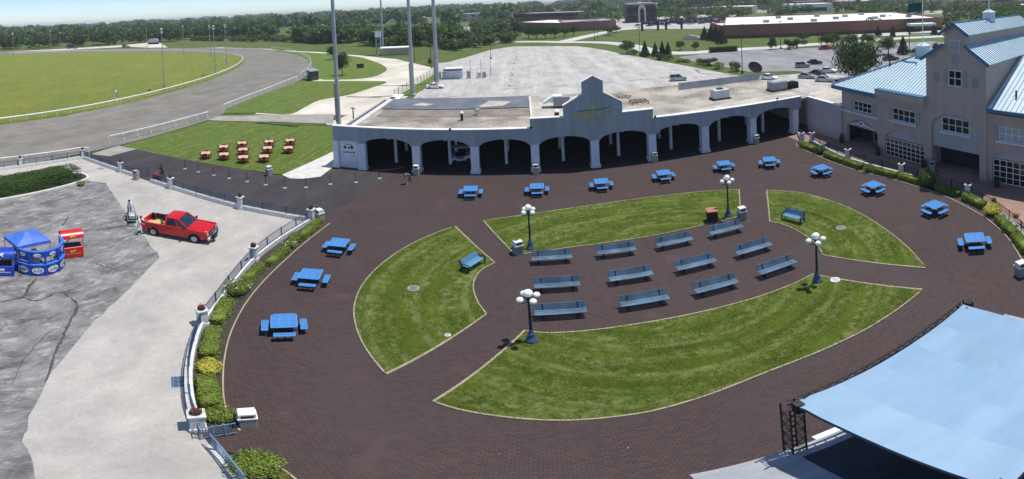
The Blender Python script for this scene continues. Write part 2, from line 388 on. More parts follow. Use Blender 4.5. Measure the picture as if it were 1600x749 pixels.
def ribbon(pts, w, z0, z1, closed=False):
    """strip of rectangular section along a line"""
    mb = MB(); k = len(pts); L_, R_ = [], []
    for i, p in enumerate(pts):
        a = Vector(pts[i-1] if (i or closed) else pts[i]); b = Vector(pts[(i+1) % k] if (i < k-1 or closed) else pts[i])
        d = (b-a).normalized(); nrm = Vector((-d.y, d.x))
        d1 = (Vector(p)-a); d2 = (b-Vector(p)); sc = 1.
        if d1.length > 1e-6 and d2.length > 1e-6: sc = min(1.6, 1/max(.5, math.cos(d1.angle(d2)/2)))
        L_.append(Vector(p)+nrm*w/2*sc); R_.append(Vector(p)-nrm*w/2*sc)
    vs = [(*p, z0) for p in L_]+[(*p, z0) for p in R_]+[(*p, z1) for p in L_]+[(*p, z1) for p in R_]
    fs = []
    for i in range(k if closed else k-1):
        j = (i+1) % k; fs += [(2*k+i, 3*k+i, 3*k+j, 2*k+j), (i, 2*k+i, 2*k+j, j), (k+i, k+j, 3*k+j, 3*k+i)]
    if not closed: fs += [(0, k, 3*k, 2*k), (k-1, 3*k-1, 4*k-1, 2*k-1)]
    return mb.add(vs, fs)
def mesh_np(name, V, F, mats, parent=None, mi=None):
    me = bpy.data.meshes.new(name); V = np.asarray(V, np.float32); F = np.asarray(F, np.int32)
    me.vertices.add(len(V)); me.vertices.foreach_set('co', V.ravel()); k = F.shape[1]
    me.loops.add(F.size); me.loops.foreach_set('vertex_index', F.ravel()); me.polygons.add(len(F))
    me.polygons.foreach_set('loop_start', np.arange(0, F.size, k, dtype=np.int32)); me.polygons.foreach_set('loop_total', np.full(len(F), k, np.int32))
    for m in ([mats] if isinstance(mats, str) else mats): me.materials.append(MT[m])
    if mi is not None: me.polygons.foreach_set('material_index', np.asarray(mi, np.int32))
    me.update(calc_edges=True); o = bpy.data.objects.new(name, me); C.objects.link(o); o.parent = parent; return o

# ---------------------------------------------------------------- ground, track, roads, lawns
gm = MB(); rr = [0, 60, 150, 320, 700, 1500, 3500, 9000]; na = 48; vs = [(0, 60, -.10)]
for r in rr[1:]: vs += [(r*math.cos(2*PI*i/na), 60+r*math.sin(2*PI*i/na), -.10) for i in range(na)]
fs = [(0, 1+i, 1+(i+1) % na) for i in range(na)]
for k in range(len(rr)-2):
    o = 1+k*na; fs += [(o+i, o+na+i, o+na+(i+1) % na, o+(i+1) % na) for i in range(na)]
tag(gm.add(vs, fs).build('ground', 'field'), kind='structure')
SAND = [(-181.65, 190.27), (-133.77, 189.14), (-87.14, 171.91), (-63.33, 157.91), (-43.52, 143.91), (-25.24, 120.47), (-20.34, 113.37), (-23.11, 103.6), (-23.03, 94.97), (-23, 80), (-20, 66), (-19.5, 60.2), (-19.5, 44), (-30, 60), (-29, 66), (-45, 62), (-47, 75), (-52, 97), (-57, 112), (-66, 126), (-78, 144), (-91, 160), (-108, 178), (-125, 189), (-165, 197)]
sheet('sand_road', SAND, -.05, 'sand')
OUT = [(-49.2, -90), (-49.2, 18), (-49, 36), (-49.4, 55), (-51, 63), (-53, 77), (-55.5, 95), (-60, 110), (-66, 124), (-75.5, 140), (-88, 157), (-105, 174.5), (-124, 186), (-140, 191), (-164, 193), (-205, 186), (-249, 166), (-279, 137), (-297, 114), (-312, 80), (-318, 20), (-318, -90)]
sheet('racetrack', smooth(OUT, 4), -.03, 'track')
INF = [(-72.3, -90), (-72.3, 28), (-72.6, 40), (-73.7, 54), (-76, 69.5), (-80, 88), (-85.3, 104), (-92, 119.5), (-100, 133.5), (-109, 145), (-120, 154), (-134, 161), (-152, 166), (-176, 167), (-204, 158), (-238, 140), (-262, 108), (-276, 70), (-280, 20), (-280, -90)]
sheet('infield_lawn', smooth(INF, 4), -.012, 'infield')
sheet('gravel_path', [(-51.92, 56.92), (-40.25, 63.51), (-31.64, 66.19), (-28.89, 60.24), (-38.42, 58.58), (-49.55, 54.59)], -.035, 'path_gravel')
sheet('lawn_by_track', smooth([(-51.17, 61.18), (-53.93, 75.32), (-55.01, 95.14), (-49.51, 98.6), (-40.29, 99.55), (-32.78, 98.93), (-33.8, 90.92), (-35.75, 82.64), (-39.43, 76.67), (-39.13, 69.52), (-39.09, 64.15), (-45.27, 62.96)], 4, True), -.028, 'lawn_nw')
sheet('lawn_by_hut', smooth([(-130.47, 184.44), (-108.07, 176.34), (-84.81, 167.27), (-63.19, 154.23), (-49.7, 138.13), (-40.38, 122.57), (-38.27, 111.48), (-40.26, 103.97), (-50.54, 100.71), (-57.95, 109.16), (-65.68, 123.54), (-77.03, 142.16), (-92.56, 159.69), (-113.47, 176.33)], 3, True), -.024, 'lawn_nw')
NWL = [(-49.13, 35.97), (-50.14, 45.14), (-49.52, 54.88), (-38.3, 58.39), (-28.8, 60.06), (-24.9, 42), (-25.15, 37.76), (-30.31, 37.92), (-37.03, 37.77), (-43, 36.85)]
sheet('lawn_beside_walkway', [(-48.6, 36), (-48.6, 54.5), (-28.5, 59), (-21.5, 56.5), (-24.6, 38.2), (-29, 37.9), (-36, 37.2), (-46.2, 36)], -.006, 'lawn_nw')
sheet('walkway', [(-24.6, 38.2), (-21.5, 56.5), (-20.6, 56.5), (-20.6, 39.2), (-22, 38.0), (-23.3, 37.6)], -.005, 'kerb_grey')
sheet('gravel_corner', [(-48.08, 30.3), (-48.79, 35.61), (-45.66, 36.13), (-45.56, 31.76)], -.002, 'path_gravel')
sheet('concrete_apron', [(-48.6, -40), (-48.6, 20), (-47.2, 28.9), (-16.0, 29.5), (-16.3, 22), (-14.0, 14.8), (-11.6, 11.8), (-8.2, 9.3), (-5.4, 7.6), (-1, 5), (0, -40)], -.012, 'concrete')
sheet('sealed_path', [(-48.6, 29.2), (-48.6, 36.2), (-46.2, 36), (-36, 37.2), (-29, 37.9), (-23.3, 37.6), (-21.5, 38.6), (-20.6, 40), (-19, 44), (-10, 44), (-10, 26), (-16.3, 29.3)], -.009, 'path_asphalt')
def rough(poly, amp=.07, step=.6, seed=1):
    rg = random.Random(seed); out = []
    for a, b in zip(poly, poly[1:]+poly[:1]):
        n = max(1, int(math.dist(a, b)/step)); out += [(a[0]+(b[0]-a[0])*i/n+rg.uniform(-amp, amp), a[1]+(b[1]-a[1])*i/n+rg.uniform(-amp, amp)) for i in range(n)]
    return out
LOT = sheet('asphalt_lot', rough([(-39.2, -12), (-39.2, 14.6), (-39.5, 19), (-40.4, 24.2), (-37.7, 25.6), (-30.5, 22.5), (-22.2, 19.0)]+smooth([(-22, 18.7), (-20.5, 15.7), (-18.1, 10.8), (-15.3, 7.3), (-13, 5.3), (-11.6, 4.5), (-9.5, 3.8), (-7.5, 2.6), (-6, -12)], 4)), -.007, 'asphalt_lot')
def tar(pts, w, seed):
    rg = random.Random(seed); q = smooth(pts, 5); q = [(x+rg.uniform(-.05, .05), y+rg.uniform(-.05, .05)) for x, y in q]; k = len(q); vs = []; fs = []
    for i, p in enumerate(q):
        d = Vector(q[min(i+1, k-1)])-Vector(q[max(i-1, 0)]); d = d.normalized() if d.length else Vector((1, 0)); ww = w*.6*rg.uniform(.35, 1.1)*(.3 if i in (0, k-1) else 1)/2
        vs += [(p[0]-d.y*ww, p[1]+d.x*ww, -.0045), (p[0]+d.y*ww, p[1]-d.x*ww, -.0045)]
    fs = [(2*i, 2*i+1, 2*i+3, 2*i+2) for i in range(k-1)]; MB().add(vs, fs).build('tar_seam', 'tar', LOT)
tar([(-24.47, 11.14), (-23.49, 10.16), (-22.64, 9.42), (-22.58, 8.71), (-22.64, 8.06)], .35, 1); tar([(-22.64, 9.42), (-21.87, 9.9), (-22.17, 11.33), (-21.35, 11.6), (-20.52, 11.51), (-20.12, 11.34), (-19.41, 10.68), (-18.76, 10.01), (-17.73, 9.11), (-16.96, 8.4), (-14.81, 6.75)], .32, 2); tar([(-24.11, 15.22), (-23.39, 15.37), (-22.84, 15.62), (-22.28, 15.85)], .22, 3); tar([(-31.19, 16.76), (-31.73, 17.37), (-32.6, 18.05)], .3, 4); tar([(-30.68, 19), (-30.57, 20.85), (-30.11, 22.2)], .12, 5); tar([(-23.25, 12.01), (-22.85, 13.91), (-20.53, 15.04)], .08, 6); tar([(-15.34, 5.72), (-16.99, 6.99), (-18.59, 8.86), (-18.56, 9.86)], .1, 7)
plz = [(-16.2, 29.4), (-13, 44), (-20.4, 44), (-20.4, 60), (40, 60), (33.6, 42), (29.6, 41.8), (28.8, 34), (28.8, 20), (27.5, 14), (25, 8), (22, -6), (0, -6), (-3, 5), (-6.5, 7.2), (-9.2, 8.7), (-12, 11.3), (-14.3, 14.6), (-16.7, 22)]
sheet('plaza', plz, -.004, 'plaza')
sheet('patio', [(28.9, 42), (28.7, 20), (27.5, 14), (25, 8), (24, -4), (60, -4), (60, 41.9)], -.0005, 'patio')
PARK = [(-22.69, 94.17), (-23.52, 105.53), (-26.79, 132.17), (-23.72, 133.07), (-17.56, 149.8), (-13.09, 164.66), (-4.78, 174.47), (7.85, 169.78), (19.69, 163.5), (23.54, 156.59), (28.03, 143.32), (30.57, 130.78), (33.43, 122.56), (36.74, 109.1), (39.77, 98.53), (41.89, 88.45), (43.56, 82.36), (45, 78), (70, 70), (70, 44), (36, 44), (36, 60), (-19.5, 60)]
sheet('parking_lot', PARK, -.045, 'parking')
sheet('far_parking_lot', [(43.09, 116.31), (59.09, 119.68), (71.52, 113.54), (89.17, 103.74), (120, 88), (120, 30), (60, 30), (60, 66), (56, 78), (47.7, 84.03), (46.24, 93.91), (43.66, 105.8)], -.04, 'parking_grey')
RD = [(-33.98, 192.92), (-11.06, 195.83), (6.09, 190.31), (16.57, 181.99), (22.91, 178.51), (32.15, 170.37), (36.92, 160.46), (39.5, 147), (40.5, 133), (46, 124.5), (53.71, 122.13), (64.14, 120.75), (74.08, 117.57), (87.34, 114.64), (93.9, 112.52), (108.08, 108.35), (126.61, 99.97), (165.29, 73.29)]
tag(ribbon(smooth(RD, 4), 6.5, -.09, -.025).build('access_road', 'road'), kind='structure')
tag(ribbon(smooth([(16.79, 184.27), (29.33, 203.82), (42.23, 222.6), (54.05, 236.64), (68.45, 248.35), (93.78, 251.03)], 4), 7, -.09, -.03).build('side_road', 'road'), kind='structure')
sheet('store_parking_lot', [(47.43, 231.19), (64.22, 233.15), (80.88, 216.75), (99.69, 202.55), (180, 330), (60, 330)], -.05, 'parking')
sheet('store_service_road', [(120.25, 127.82), (157.56, 106.51), (191.72, 85.02), (173.26, 76.82), (145.8, 98.57), (113.47, 120.65)], -.035, 'road')
# the four lawns of the oval with their kerbs and loose blades of grass
def inside(P, poly):
    x, y = P[:, 0], P[:, 1]; r = np.zeros(len(P), bool); n = len(poly)
    for i in range(n):
        (x0, y0), (x1, y1) = poly[i], poly[(i+1) % n]
        if y0 == y1: continue
        r ^= ((y0 > y) != (y1 > y)) & (x < (x1-x0)*(y-y0)/(y1-y0)+x0)
    return r
def grow(o, poly, dens=260, h=.055):
    rg = np.random.default_rng(len(poly)); A = np.array(poly); lo, hi = A.min(0), A.max(0); n = int((hi-lo).prod()*dens); P = rg.random((n, 2))*(hi-lo)+lo
    k = np.sin(P[:, 0]*1.7+np.sin(P[:, 1]*2.3))+np.sin(P[:, 1]*1.9-P[:, 0]*.7)+rg.normal(size=n)*.8; P = P[inside(P, poly) & (k > -.3)]
    E = []                                                       # a ragged fringe along the kerb
    for i in range(len(A)):
        a, b = A[i], A[(i+1) % len(A)]; m = int(np.hypot(*(b-a))*45); E.append(a+(b-a)*rg.random((m, 1))+rg.normal(size=(m, 2))*.03)
    P = np.concatenate([P]+E); n = len(P); a = rg.random(n)*6.283; w = .012+.016*rg.random(n); d = np.stack([np.cos(a), np.sin(a)], 1)*w[:, None]; t = rg.normal(size=(n, 2))*.022; z = np.full(n, .028); hh = h*(.5+.9*rg.random(n))
    V = np.stack([np.c_[P-d, z], np.c_[P+d, z], np.c_[P+t, z+hh]], 1).reshape(-1, 3)
    g = mesh_np('grass', V, np.arange(len(V)).reshape(-1, 3), 'grass_blade', o); g['kind'] = 'stuff'

def oval_lawn(label, outer, inner, c):
    o = sheet('lawn', outer+inner, .03, 'lawn'); o['label'] = label
    k = ribbon(outer+inner, .075, -.003, .045, True).build('kerb', 'kerb', o)
    grow(o, outer+inner); return o
LAWN_L = smooth([(-5.68, 30.99), (-7.2, 29.37), (-8.46, 27.2), (-9.17, 25.04), (-9.44, 23.03), (-9.37, 21.35), (-8.98, 19.69), (-8.35, 18.26), (-7.43, 16.78), (-6.54, 15.65), (-5.7, 14.69)], 4)
LAWN_LI = smooth([(-2.5, 20.14), (-3.05, 21.37), (-3.42, 22.77), (-3.42, 23.92), (-3.11, 24.93), (-2.45, 25.73)], 4)
oval_lawn('crescent lawn with one blue park bench and a round manhole', LAWN_L, LAWN_LI, 0)
LAWN_B = smooth([(-3.63, 13.21), (-2.69, 12.81), (-1.49, 12.48), (-0.36, 12.24), (0.75, 12.1), (1.88, 12.07), (3.07, 12.1), (4.86, 12.34), (7.52, 12.71), (10.53, 12.71), (12.71, 12.7), (14.76, 12.81), (16.84, 13)], 4)
LAWN_BI = smooth([(14, 18.34), (12.36, 18.16), (10.19, 18.11), (7.47, 18.2), (4.39, 18.28), (2.36, 18.26), (0.97, 18.29), (0.09, 18.37), (-0.69, 18.62)], 4)
oval_lawn('widest lawn, nearest the blue stage canopy', LAWN_B, LAWN_BI, 0)
LAWN_T = smooth([(-3.71, 32.05), (-0.59, 32.93), (2.93, 33.62), (6.61, 33.98), (10.38, 33.86), (14.14, 33.2), (16.94, 32.13)], 4)
LAWN_TI = smooth([(14.58, 27.61), (11.65, 27.6), (6.96, 27.5), (3.93, 27.44), (1.82, 27.27), (-0.23, 26.92), (-1.23, 26.74)], 4)
oval_lawn('long lawn between the benches and the colonnade, with a brown box on it', LAWN_T, LAWN_TI, 0)
LAWN_R = smooth([(18.82, 30.71), (20.7, 28.53), (21.59, 25.52), (21.65, 22.36), (21.02, 19.26), (20.03, 16.51), (18.79, 14.25)], 4)
LAWN_RI = smooth([(15.85, 19.7), (16.32, 20.7), (16.6, 22.18), (16.59, 23.74), (16.33, 24.92), (15.88, 25.63)], 4)
oval_lawn('lawn with one teal park bench, on the clubhouse side of the oval', LAWN_R, LAWN_RI, 0)
# planting beds
WALL_L = smooth([(-16.55, 29.3), (-16.95, 25.6), (-16.8, 22.2), (-16.1, 19.3), (-15.35, 17), (-14.5, 14.75), (-13.5, 13.1), (-12.25, 11.5), (-11.2, 10.4), (-10.2, 9.5), (-9.25, 8.8)], 4)
KERB_L = smooth([(-15.0, 29.6), (-15.2, 25.6), (-14.9, 21.2), (-14.2, 17.9), (-13.1, 15.2), (-11.9, 13.2), (-10.6, 11.5), (-9.4, 10.2), (-8.25, 9.4)], 4)
b = sheet('planting_bed', WALL_L+KERB_L[::-1], .01, 'soil'); ribbon(KERB_L, .06, -.003, .05).build('kerb', 'kerb', b)
LOW_W = smooth([(-8.31, 8.24), (-7.57, 7.85), (-6.94, 7.45), (-6.27, 7.01)], 3)
LOW_K = smooth([(-7.37, 8.16), (-6.59, 8.35), (-6.12, 8.19), (-5.57, 7.87), (-5.09, 7.53)], 3)
b = sheet('planting_bed', LOW_W+LOW_K[::-1], .012, 'soil'); ribbon(LOW_K, .06, -.003, .05).build('kerb', 'kerb', b)
KERB_R = smooth([(28.81, 39.45), (27.95, 39.02), (27.58, 37.79), (27.52, 35.57), (27.44, 33.48), (27.5, 30.75), (27.7, 28.32), (28.07, 26.31), (28.29, 24.67), (28.35, 22.56), (28.24, 20.47), (27.87, 18.35), (27.09, 16.13), (26.45, 14.68), (25.48, 13.15), (24.4, 11.85), (22.87, 10.43), (21.52, 9.38)], 3)
WALL_R = smooth([(29.86, 38.54), (29.19, 34.31), (29.04, 31.68), (29.24, 28.31), (29.58, 25.09), (29.53, 21.4), (29.1, 17.74), (28.06, 15.3), (26.73, 13.04), (25.22, 11.14), (22.93, 8.89)], 4)
b = sheet('planting_bed', WALL_R+KERB_R[::-1], .012, 'soil'); ribbon(KERB_R, .07, -.003, .05).build('kerb', 'kerb', b)

# ---------------------------------------------------------------- the arcaded paddock building
FY = 42.4
COLX = [-11.35+5.97*k for k in range(8)]          # free-standing front columns
pb = empty('paddock_building', 'long low arcaded building with stepped blue-grey parapet gable and gold lettering', 'building', (6, 50, 0))
def at0(o): o.matrix_parent_inverse = Matrix.Translation((-6, -50, 0)); return o
def arc(x0, x1, z0, rise, n=14): return [(x0+(x1-x0)*i/n, z0+rise*(1-(2*i/n-1)**2)**.62) for i in range(n+1)]
SP = 3.06
top = [(31.3, 4.62), (12.7, 4.86), (12.7, 5.82), (9.5, 5.82), (9.5, 6.97), (7.62, 8.08), (7.62, 9.28), (6.6, 9.86), (5.5, 9.3), (5.5, 8.1), (3.55, 6.97), (3.55, 5.82), (.22, 5.82), (.22, 4.82), (-20.5, 4.9)]
bot = [(-20.5, 3.22)]+arc(-20.1, -17.8, 3.22, .12)
edges = [-17.25]+COLX
for a, b in zip(edges[:-1], edges[1:]): bot += [(a+.48 if a > -17 else a+.3, SP)]+arc(a+.48 if a > -17 else a+.3, b-.48, SP, .72)[1:-1]+[(b-.48, SP)]
bot += [(COLX[-1]+.48, SP)]+arc(COLX[-1]+.48, 31.3, SP, .35, 6)[1:]
wall = at0(MB().prism(bot+top, FY, FY+.38, axis='y').build('front_wall', 'facade_blue', pb))
cp = MB()
for (xa, za), (xb, zb) in zip(top[:-1], top[1:]):
    if abs(xa-xb) > .1:
        d = math.atan2(zb-za, xb-xa); L_ = math.hypot(xb-xa, zb-za)
        cp.box((xa+xb)/2, FY+.19, (za+zb)/2-.02, L_+.06, .52, .09, ry=-d if xb > xa else -(d), m=0)
at0(cp.build('coping', 'coping', pb))
colb = MB(); colb.box(0, 0, 0, 1.0, 1.0, .32).box(0, 0, .32, .82, .82, SP-.42).box(0, 0, SP-.1, .92, .92, .1)
c0 = at0(colb.build('column', 'column_white', pb, (COLX[0], FY+.42, 0)))
for x in COLX[1:]: at0(share(c0, pb, (x, FY+.42, 0)))
pn = MB(); pn.box(-18.75, FY+.34, 0, 3.5, .3, 3.24); pn.box(-20.2, FY+.12, 0, .62, .5, 3.22); pn.box(-17.2, FY+.15, 0, .85, .6, 3.08); pn.box(-20.2, FY+.1, 0, .74, .6, .25); pn.box(-17.2, FY+.12, 0, 1.0, .7, .3)
at0(pn.build('end_panel', 'column_white', pb))
po = at0(MB().box(-18.8, FY+.165, 1.55, 2.1, .03, 1.5).build('poster', 'white', pb))
pm = MB()
for px, pz, w, h in ((-19.2, 2.45, .28, .32), (-18.75, 2.4, .22, .2), (-18.4, 2.48, .3, .34), (-18.8, 2.78, .9, .06), (-19.3, 1.85, .25, .12), (-18.95, 1.88, .3, .14), (-18.55, 1.86, .28, .12), (-18.2, 1.87, .22, .13), (-17.85, 2.9, .08, .08)): pm.box(px, FY+.14, pz-h/2, w, .02, h, ry=.1)
mo = tag(pm.build('printed_mark', 'sign_dark', po), kind='stuff'); mo.matrix_parent_inverse.identity()
ip = MB(); ip.box(0, 0, 0, .3, .3, 3.3)
i0 = None
for x in [-14.35+5.97*k for k in range(8)]:
    for y in (45.3, 49.5):
        if i0 is None: i0 = at0(ip.build('inner_post', 'column_white', pb, (x, y, 0)))
        else: at0(share(i0, pb, (x, y, 0)))
bm_ = MB()
for x in [-14.35+5.97*k for k in range(8)]: bm_.prism([(42.9, 3.5), (45.3, 3.05), (58, 3.05), (58, 3.6), (42.9, 3.9)], x-.12, x+.12, axis='x')
at0(bm_.build('ceiling_beam', 'wall_grey', pb))
sh = MB(); sh.box(6.6, 59.7, 0, 54, .3, 4.2); sh.box(-20.35, 51.2, 0, .3, 17.2, 4.2); sh.box(33.5, 52, 0, .3, 15.6, 4.2)
at0(sh.build('rear_wall', 'wall_grey', pb))
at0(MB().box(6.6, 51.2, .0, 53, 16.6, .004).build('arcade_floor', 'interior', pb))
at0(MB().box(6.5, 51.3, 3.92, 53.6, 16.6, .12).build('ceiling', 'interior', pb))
# roof surfaces
r1 = MB(); r1.box(-9.2, 48.0, 4.05, 19.1, 10.4, .3); at0(r1.build('gravel_roof', 'gravel_roof', pb))
r1 = MB(); r1.box(-8.8, 51.2, 4.06, 18.2, 3.6, .335); at0(r1.build('gravel_roof', 'gravel_roof_dark', pb))
r1 = MB(); r1.box(-8.9, 56.45, 4.05, 18.9, 6.6, .42); at0(r1.build('membrane_roof', 'membrane', pb))
r1 = MB(); r1.box(16.9, 51.0, 4.05, 33.0, 17.1, .33); at0(r1.build('gravel_roof', 'gravel_roof', pb))
r1 = MB(); r1.add([(.5, 43, 4.4), (6, 43, 4.4), (8, 49, 4.4), (3, 55, 4.4), (.5, 56, 4.4)], [(0, 1, 2, 3, 4)]); at0(r1.build('worn_roof_patch', 'gravel_roof_pale', pb)); r1 = MB(); r1.add([(14, 43, 4.4), (31.5, 43, 4.4), (33, 46.6, 4.4), (24, 46.2, 4.4), (15, 44.6, 4.4)], [(0, 1, 2, 3, 4)]); at0(r1.build('worn_roof_patch', 'gravel_roof_pale', pb))
at0(MB().box(-18.95, 51.6, 4.1, .7, 17.2, .42).build('roof_kerb', 'kerb_grey', pb)); at0(MB().box(.45, 51, 4.1, .25, 15.5, .5).build('roof_kerb', 'kerb_grey', pb))
r1 = MB(); r1.add([(-15, 55.3, 4.478), (-13, 55, 4.478), (-12, 56, 4.478), (-14, 56.6, 4.478)], [(0, 1, 2, 3)]); at0(r1.build('worn_roof_patch', 'gravel_roof_pale', pb)); r1 = MB(); r1.add([(-6, 54, 4.478), (-3, 54.3, 4.478), (-2, 56.5, 4.478), (-5, 57.4, 4.478)], [(0, 1, 2, 3)]); at0(r1.build('worn_roof_patch', 'gravel_roof_pale', pb))
# gold lettering and crest on the gable
at0(text('lettering', 'TURFWAY', 1.12, 'gold_dull', pb, (6.52, FY-.02, 5.8), (PI/2, 0, 0), .015, sx=.80))
at0(text('lettering', 'PARK', .58, 'gold_dull', pb, (6.52, FY-.02, 5.12), (PI/2, 0, 0), .015, sx=.95))
cr = MB(); cr.prism([(6.1, 6.42), (6.9, 6.42), (7.0, 6.6), (6.75, 6.62), (6.72, 6.85), (6.5, 6.7), (6.3, 6.86), (6.28, 6.62), (6.02, 6.6)], FY-.03, FY-.003, axis='y')
at0(cr.build('crest', 'gold_dull', pb))
sw = MB(); sw.prism([(4.95, 6.35), (6.0, 6.38), (6.6, 6.45), (7.2, 6.38), (8.2, 6.55), (8.2, 6.49), (7.2, 6.31), (6.6, 6.38), (6.0, 6.31), (4.95, 6.29)], FY-.025, FY-.002, axis='y')
at0(sw.build('swoosh', 'sign_dark', pb))
for x in (-7.7, .3, 12.9, 27.8): at0(MB().bev(x, FY-.05, 4.85 if x != 12.9 else 4.9, .22, .22, .2, .03).build('floodlight', 'black_metal', pb))
# rooftop plant
def rooftop(name, label, cat, x, y, z=4.38, rz=0): return empty(name, label, cat, (x, y, z), rz)
t = rooftop('rooftop_air_handler', 'grey air handler with white sloping hood on the gravel roof beside the gable', 'air conditioner', 3.9, 52.6, rz=R(-4))
MB().box(.35, 0, .25, 2.0, 1.5, 1.15).build('casing', 'trim_grey', t); MB().box(.35, 0, .0, 1.8, 1.3, .25).build('base', 'dark', t)
MB().prism([(-.7, .85), (-1.9, .55), (-1.9, .75), (-.7, 1.5), (.4, 1.5), (.4, 1.42)], -.65, .65, axis='y').build('hood', 'white', t)
t = rooftop('rooftop_air_conditioner', 'pale box air conditioner alone in the middle of the east gravel roof', 'air conditioner', 23.3, 48.5, 4.40)
MB().bev(0, 0, .15, 2.1, 1.4, 1.1, .06).build('casing', 'steel_pale', t); MB().box(0, 0, 0, 2.3, 1.6, .15).build('base', 'dark', t); MB().lathe([(.45, 0), (.45, .08), (.38, .09)], 14, (0, 0, 1.25)).build('fan_grille', 'dark', t)
t = rooftop('rooftop_air_conditioner', 'boxy grey rooftop unit by the satellite dish', 'air conditioner', 31.8, 48.4)
MB().bev(0, 0, .15, 2.3, 1.6, 1.1, .06).build('casing', 'trim_grey', t); MB().box(0, 0, 0, 2.5, 1.8, .15).build('base', 'dark', t); MB().box(0, 0, 1.25, 1.7, 1.1, .06).build('lid', 'steel_pale', t)
t = rooftop('condenser_unit', 'low black condenser next to the boxy grey rooftop unit', 'condenser', 34.0, 48.0)
MB().box(0, 0, 0, 1.3, 1.1, .9).build('casing', 'black_metal', t); MB().lathe([(.4, 0), (.4, .1), (.3, .12)], 12, (0, 0, .9)).build('fan_grille', 'dark', t)
t = rooftop('pipe_frame', 'rusty welded pipe frame lying on the gravel roof', 'frame', 13.6, 51.2)
k = MB()
for y in (-.8, 0, .8): k.tube((-1, y, .3), (1, y, .3), .05)
for x in (-1, -.3, .4, 1): k.tube((x, -.8, .3), (x, .8, .3), .05)
for x in (-1, 1):
    for y in (-.8, .8): k.tube((x, y, 0), (x, y, .32), .05)
k.build('frame', 'rust', t)
t = rooftop('debris_pile', 'low heap of bent scrap metal behind the rusty pipe frame', 'scrap', 12.6, 54.4)
k = MB(); rn = random.Random(5)
for i in range(16): a = rn.uniform(0, PI); x, y = rn.uniform(-1, 1), rn.uniform(-.5, .5); k.tube((x, y, .05+.2*rn.random()), (x+.7*math.cos(a), y+.7*math.sin(a), .05+.2*rn.random()), .04)
k.build('scrap', 'rust', t)
for lab, x, y, m1, m2, r, hh in (('black vent pipe with pale cap on the dark gravel strip', -7.3, 47.9, 'black_metal', 'white', .16, 1.1), ('short white vent with mushroom cap on the west roof', -5.8, 50.2, 'white', 'bin_grey', .24, .75), ('squat white vent on black base next to the air handler', 3.3, 48.2, 'dark', 'white', .26, .7)):
    t = rooftop('roof_vent', lab, 'vent', x, y); MB().lathe([(r, 0), (r, hh*.75)], 12).build('pipe', m1, t); MB().lathe([(r*1.5, 0), (r*1.5, .12), (r*.6, .28)], 12, (0, 0, hh*.75)).build('cap', m2, t)
t = rooftop('roof_access_hatch', 'long flat white hatch at the north-west corner of the arcade roof', 'hatch', -18.6, 60.6, 4.3, R(4))
MB().box(0, 0, 0, 1.3, 3.2, .12).build('kerb', 'steel_pale', t); MB().box(0, .02, .12, 1.5, 3.4, .1).build('lid', 'white', t)
t = empty('roof_screen_fence', 'long grey mesh screen fence along the back edge of the roof', 'fence', (20.5, 55.6, 4.38), R(1))
for i in range(9):
    MB().box(1.62*i, 0, 0, .07, .07, 1.15).build('post', 'steel', t)
    if i < 8: MB().box(1.62*i+.81, 0, .08, 1.5, .025, 1.0).build('panel', 'mesh_grey', t)
t = empty('satellite_dish', 'big black mesh satellite dish at the back of the arcade roof', 'satellite dish', (33.5, 57.2, 4.38), R(200))
k = MB(); prof = [(1.12*i/6, .36*(i/6)**2) for i in range(7)]; prof[0] = (.02, 0); k.lathe(prof+[(1.14, .38), (.65, .12), (.03, -.02)], 20)
d = k.build('reflector', 'dish_dark', t, (0, 0, 1.55), smooth=True); d.rotation_euler = (R(-38), R(18), 0)
MB().tube((0, 0, 0), (0, 0, 1.6), .09).build('mast', 'steel', t); k = MB()
for a in (0, 2.1, 4.2): k.tube((1.0*math.cos(a), 1.0*math.sin(a), .27), (0, 0, .85), .03)
k.build('feed_arm', 'black_metal', t, (0, 0, 1.55)).rotation_euler = (R(-38), R(18), 0)
# vehicle parked in the shade of the arcade
t = empty('golf_cart', 'pale golf cart parked in the shade under the second arch', 'golf cart', (-7.4, 46.2, 0), R(200))
MB().prism([(-1.1, .25), (1.1, .25), (1.15, .6), (.7, .75), (.3, .45), (-.3, .45), (-.4, .75), (-1.1, .8)], -.55, .55, axis='y').build('body', 'white', t)
MB().box(-.05, 0, 1.75, 1.7, 1.1, .08).build('roof', 'white', t)
for x in (-.8, .75):
    for y in (-.5, .5): MB().tube((x, y, .7), (x*.9, y, 1.76), .025).build('roof_post', 'steel', t)
MB().box(-.35, 0, .75, .5, 1, .12).build('seat', 'dark', t)
for x in (-.75, .75):
    for y in (-.5, .5): MB().tube((x, y-.08, .24), (x, y+.08, .24), .24, n=14).build('wheel', 'rubber', t)

# ---------------------------------------------------------------- the clubhouse
CX = 32.7
CBI = Matrix.Translation((-32.7, -24, 0))
cb = empty('clubhouse', 'taupe clubhouse with light blue standing seam roofs, arched bays and a tall gabled tower', 'building', (CX, 24, 0))
def cbp(o): o.matrix_parent_inverse = CBI; return o
def archp(y0, y1, z0, zs, rise, n=12): return [(y0, z0), (y0, zs)]+[(y0+(y1-y0)*i/n, zs+rise*math.sin(PI*i/n)**.7) for i in range(1, n)]+[(y1, zs), (y1, z0)]
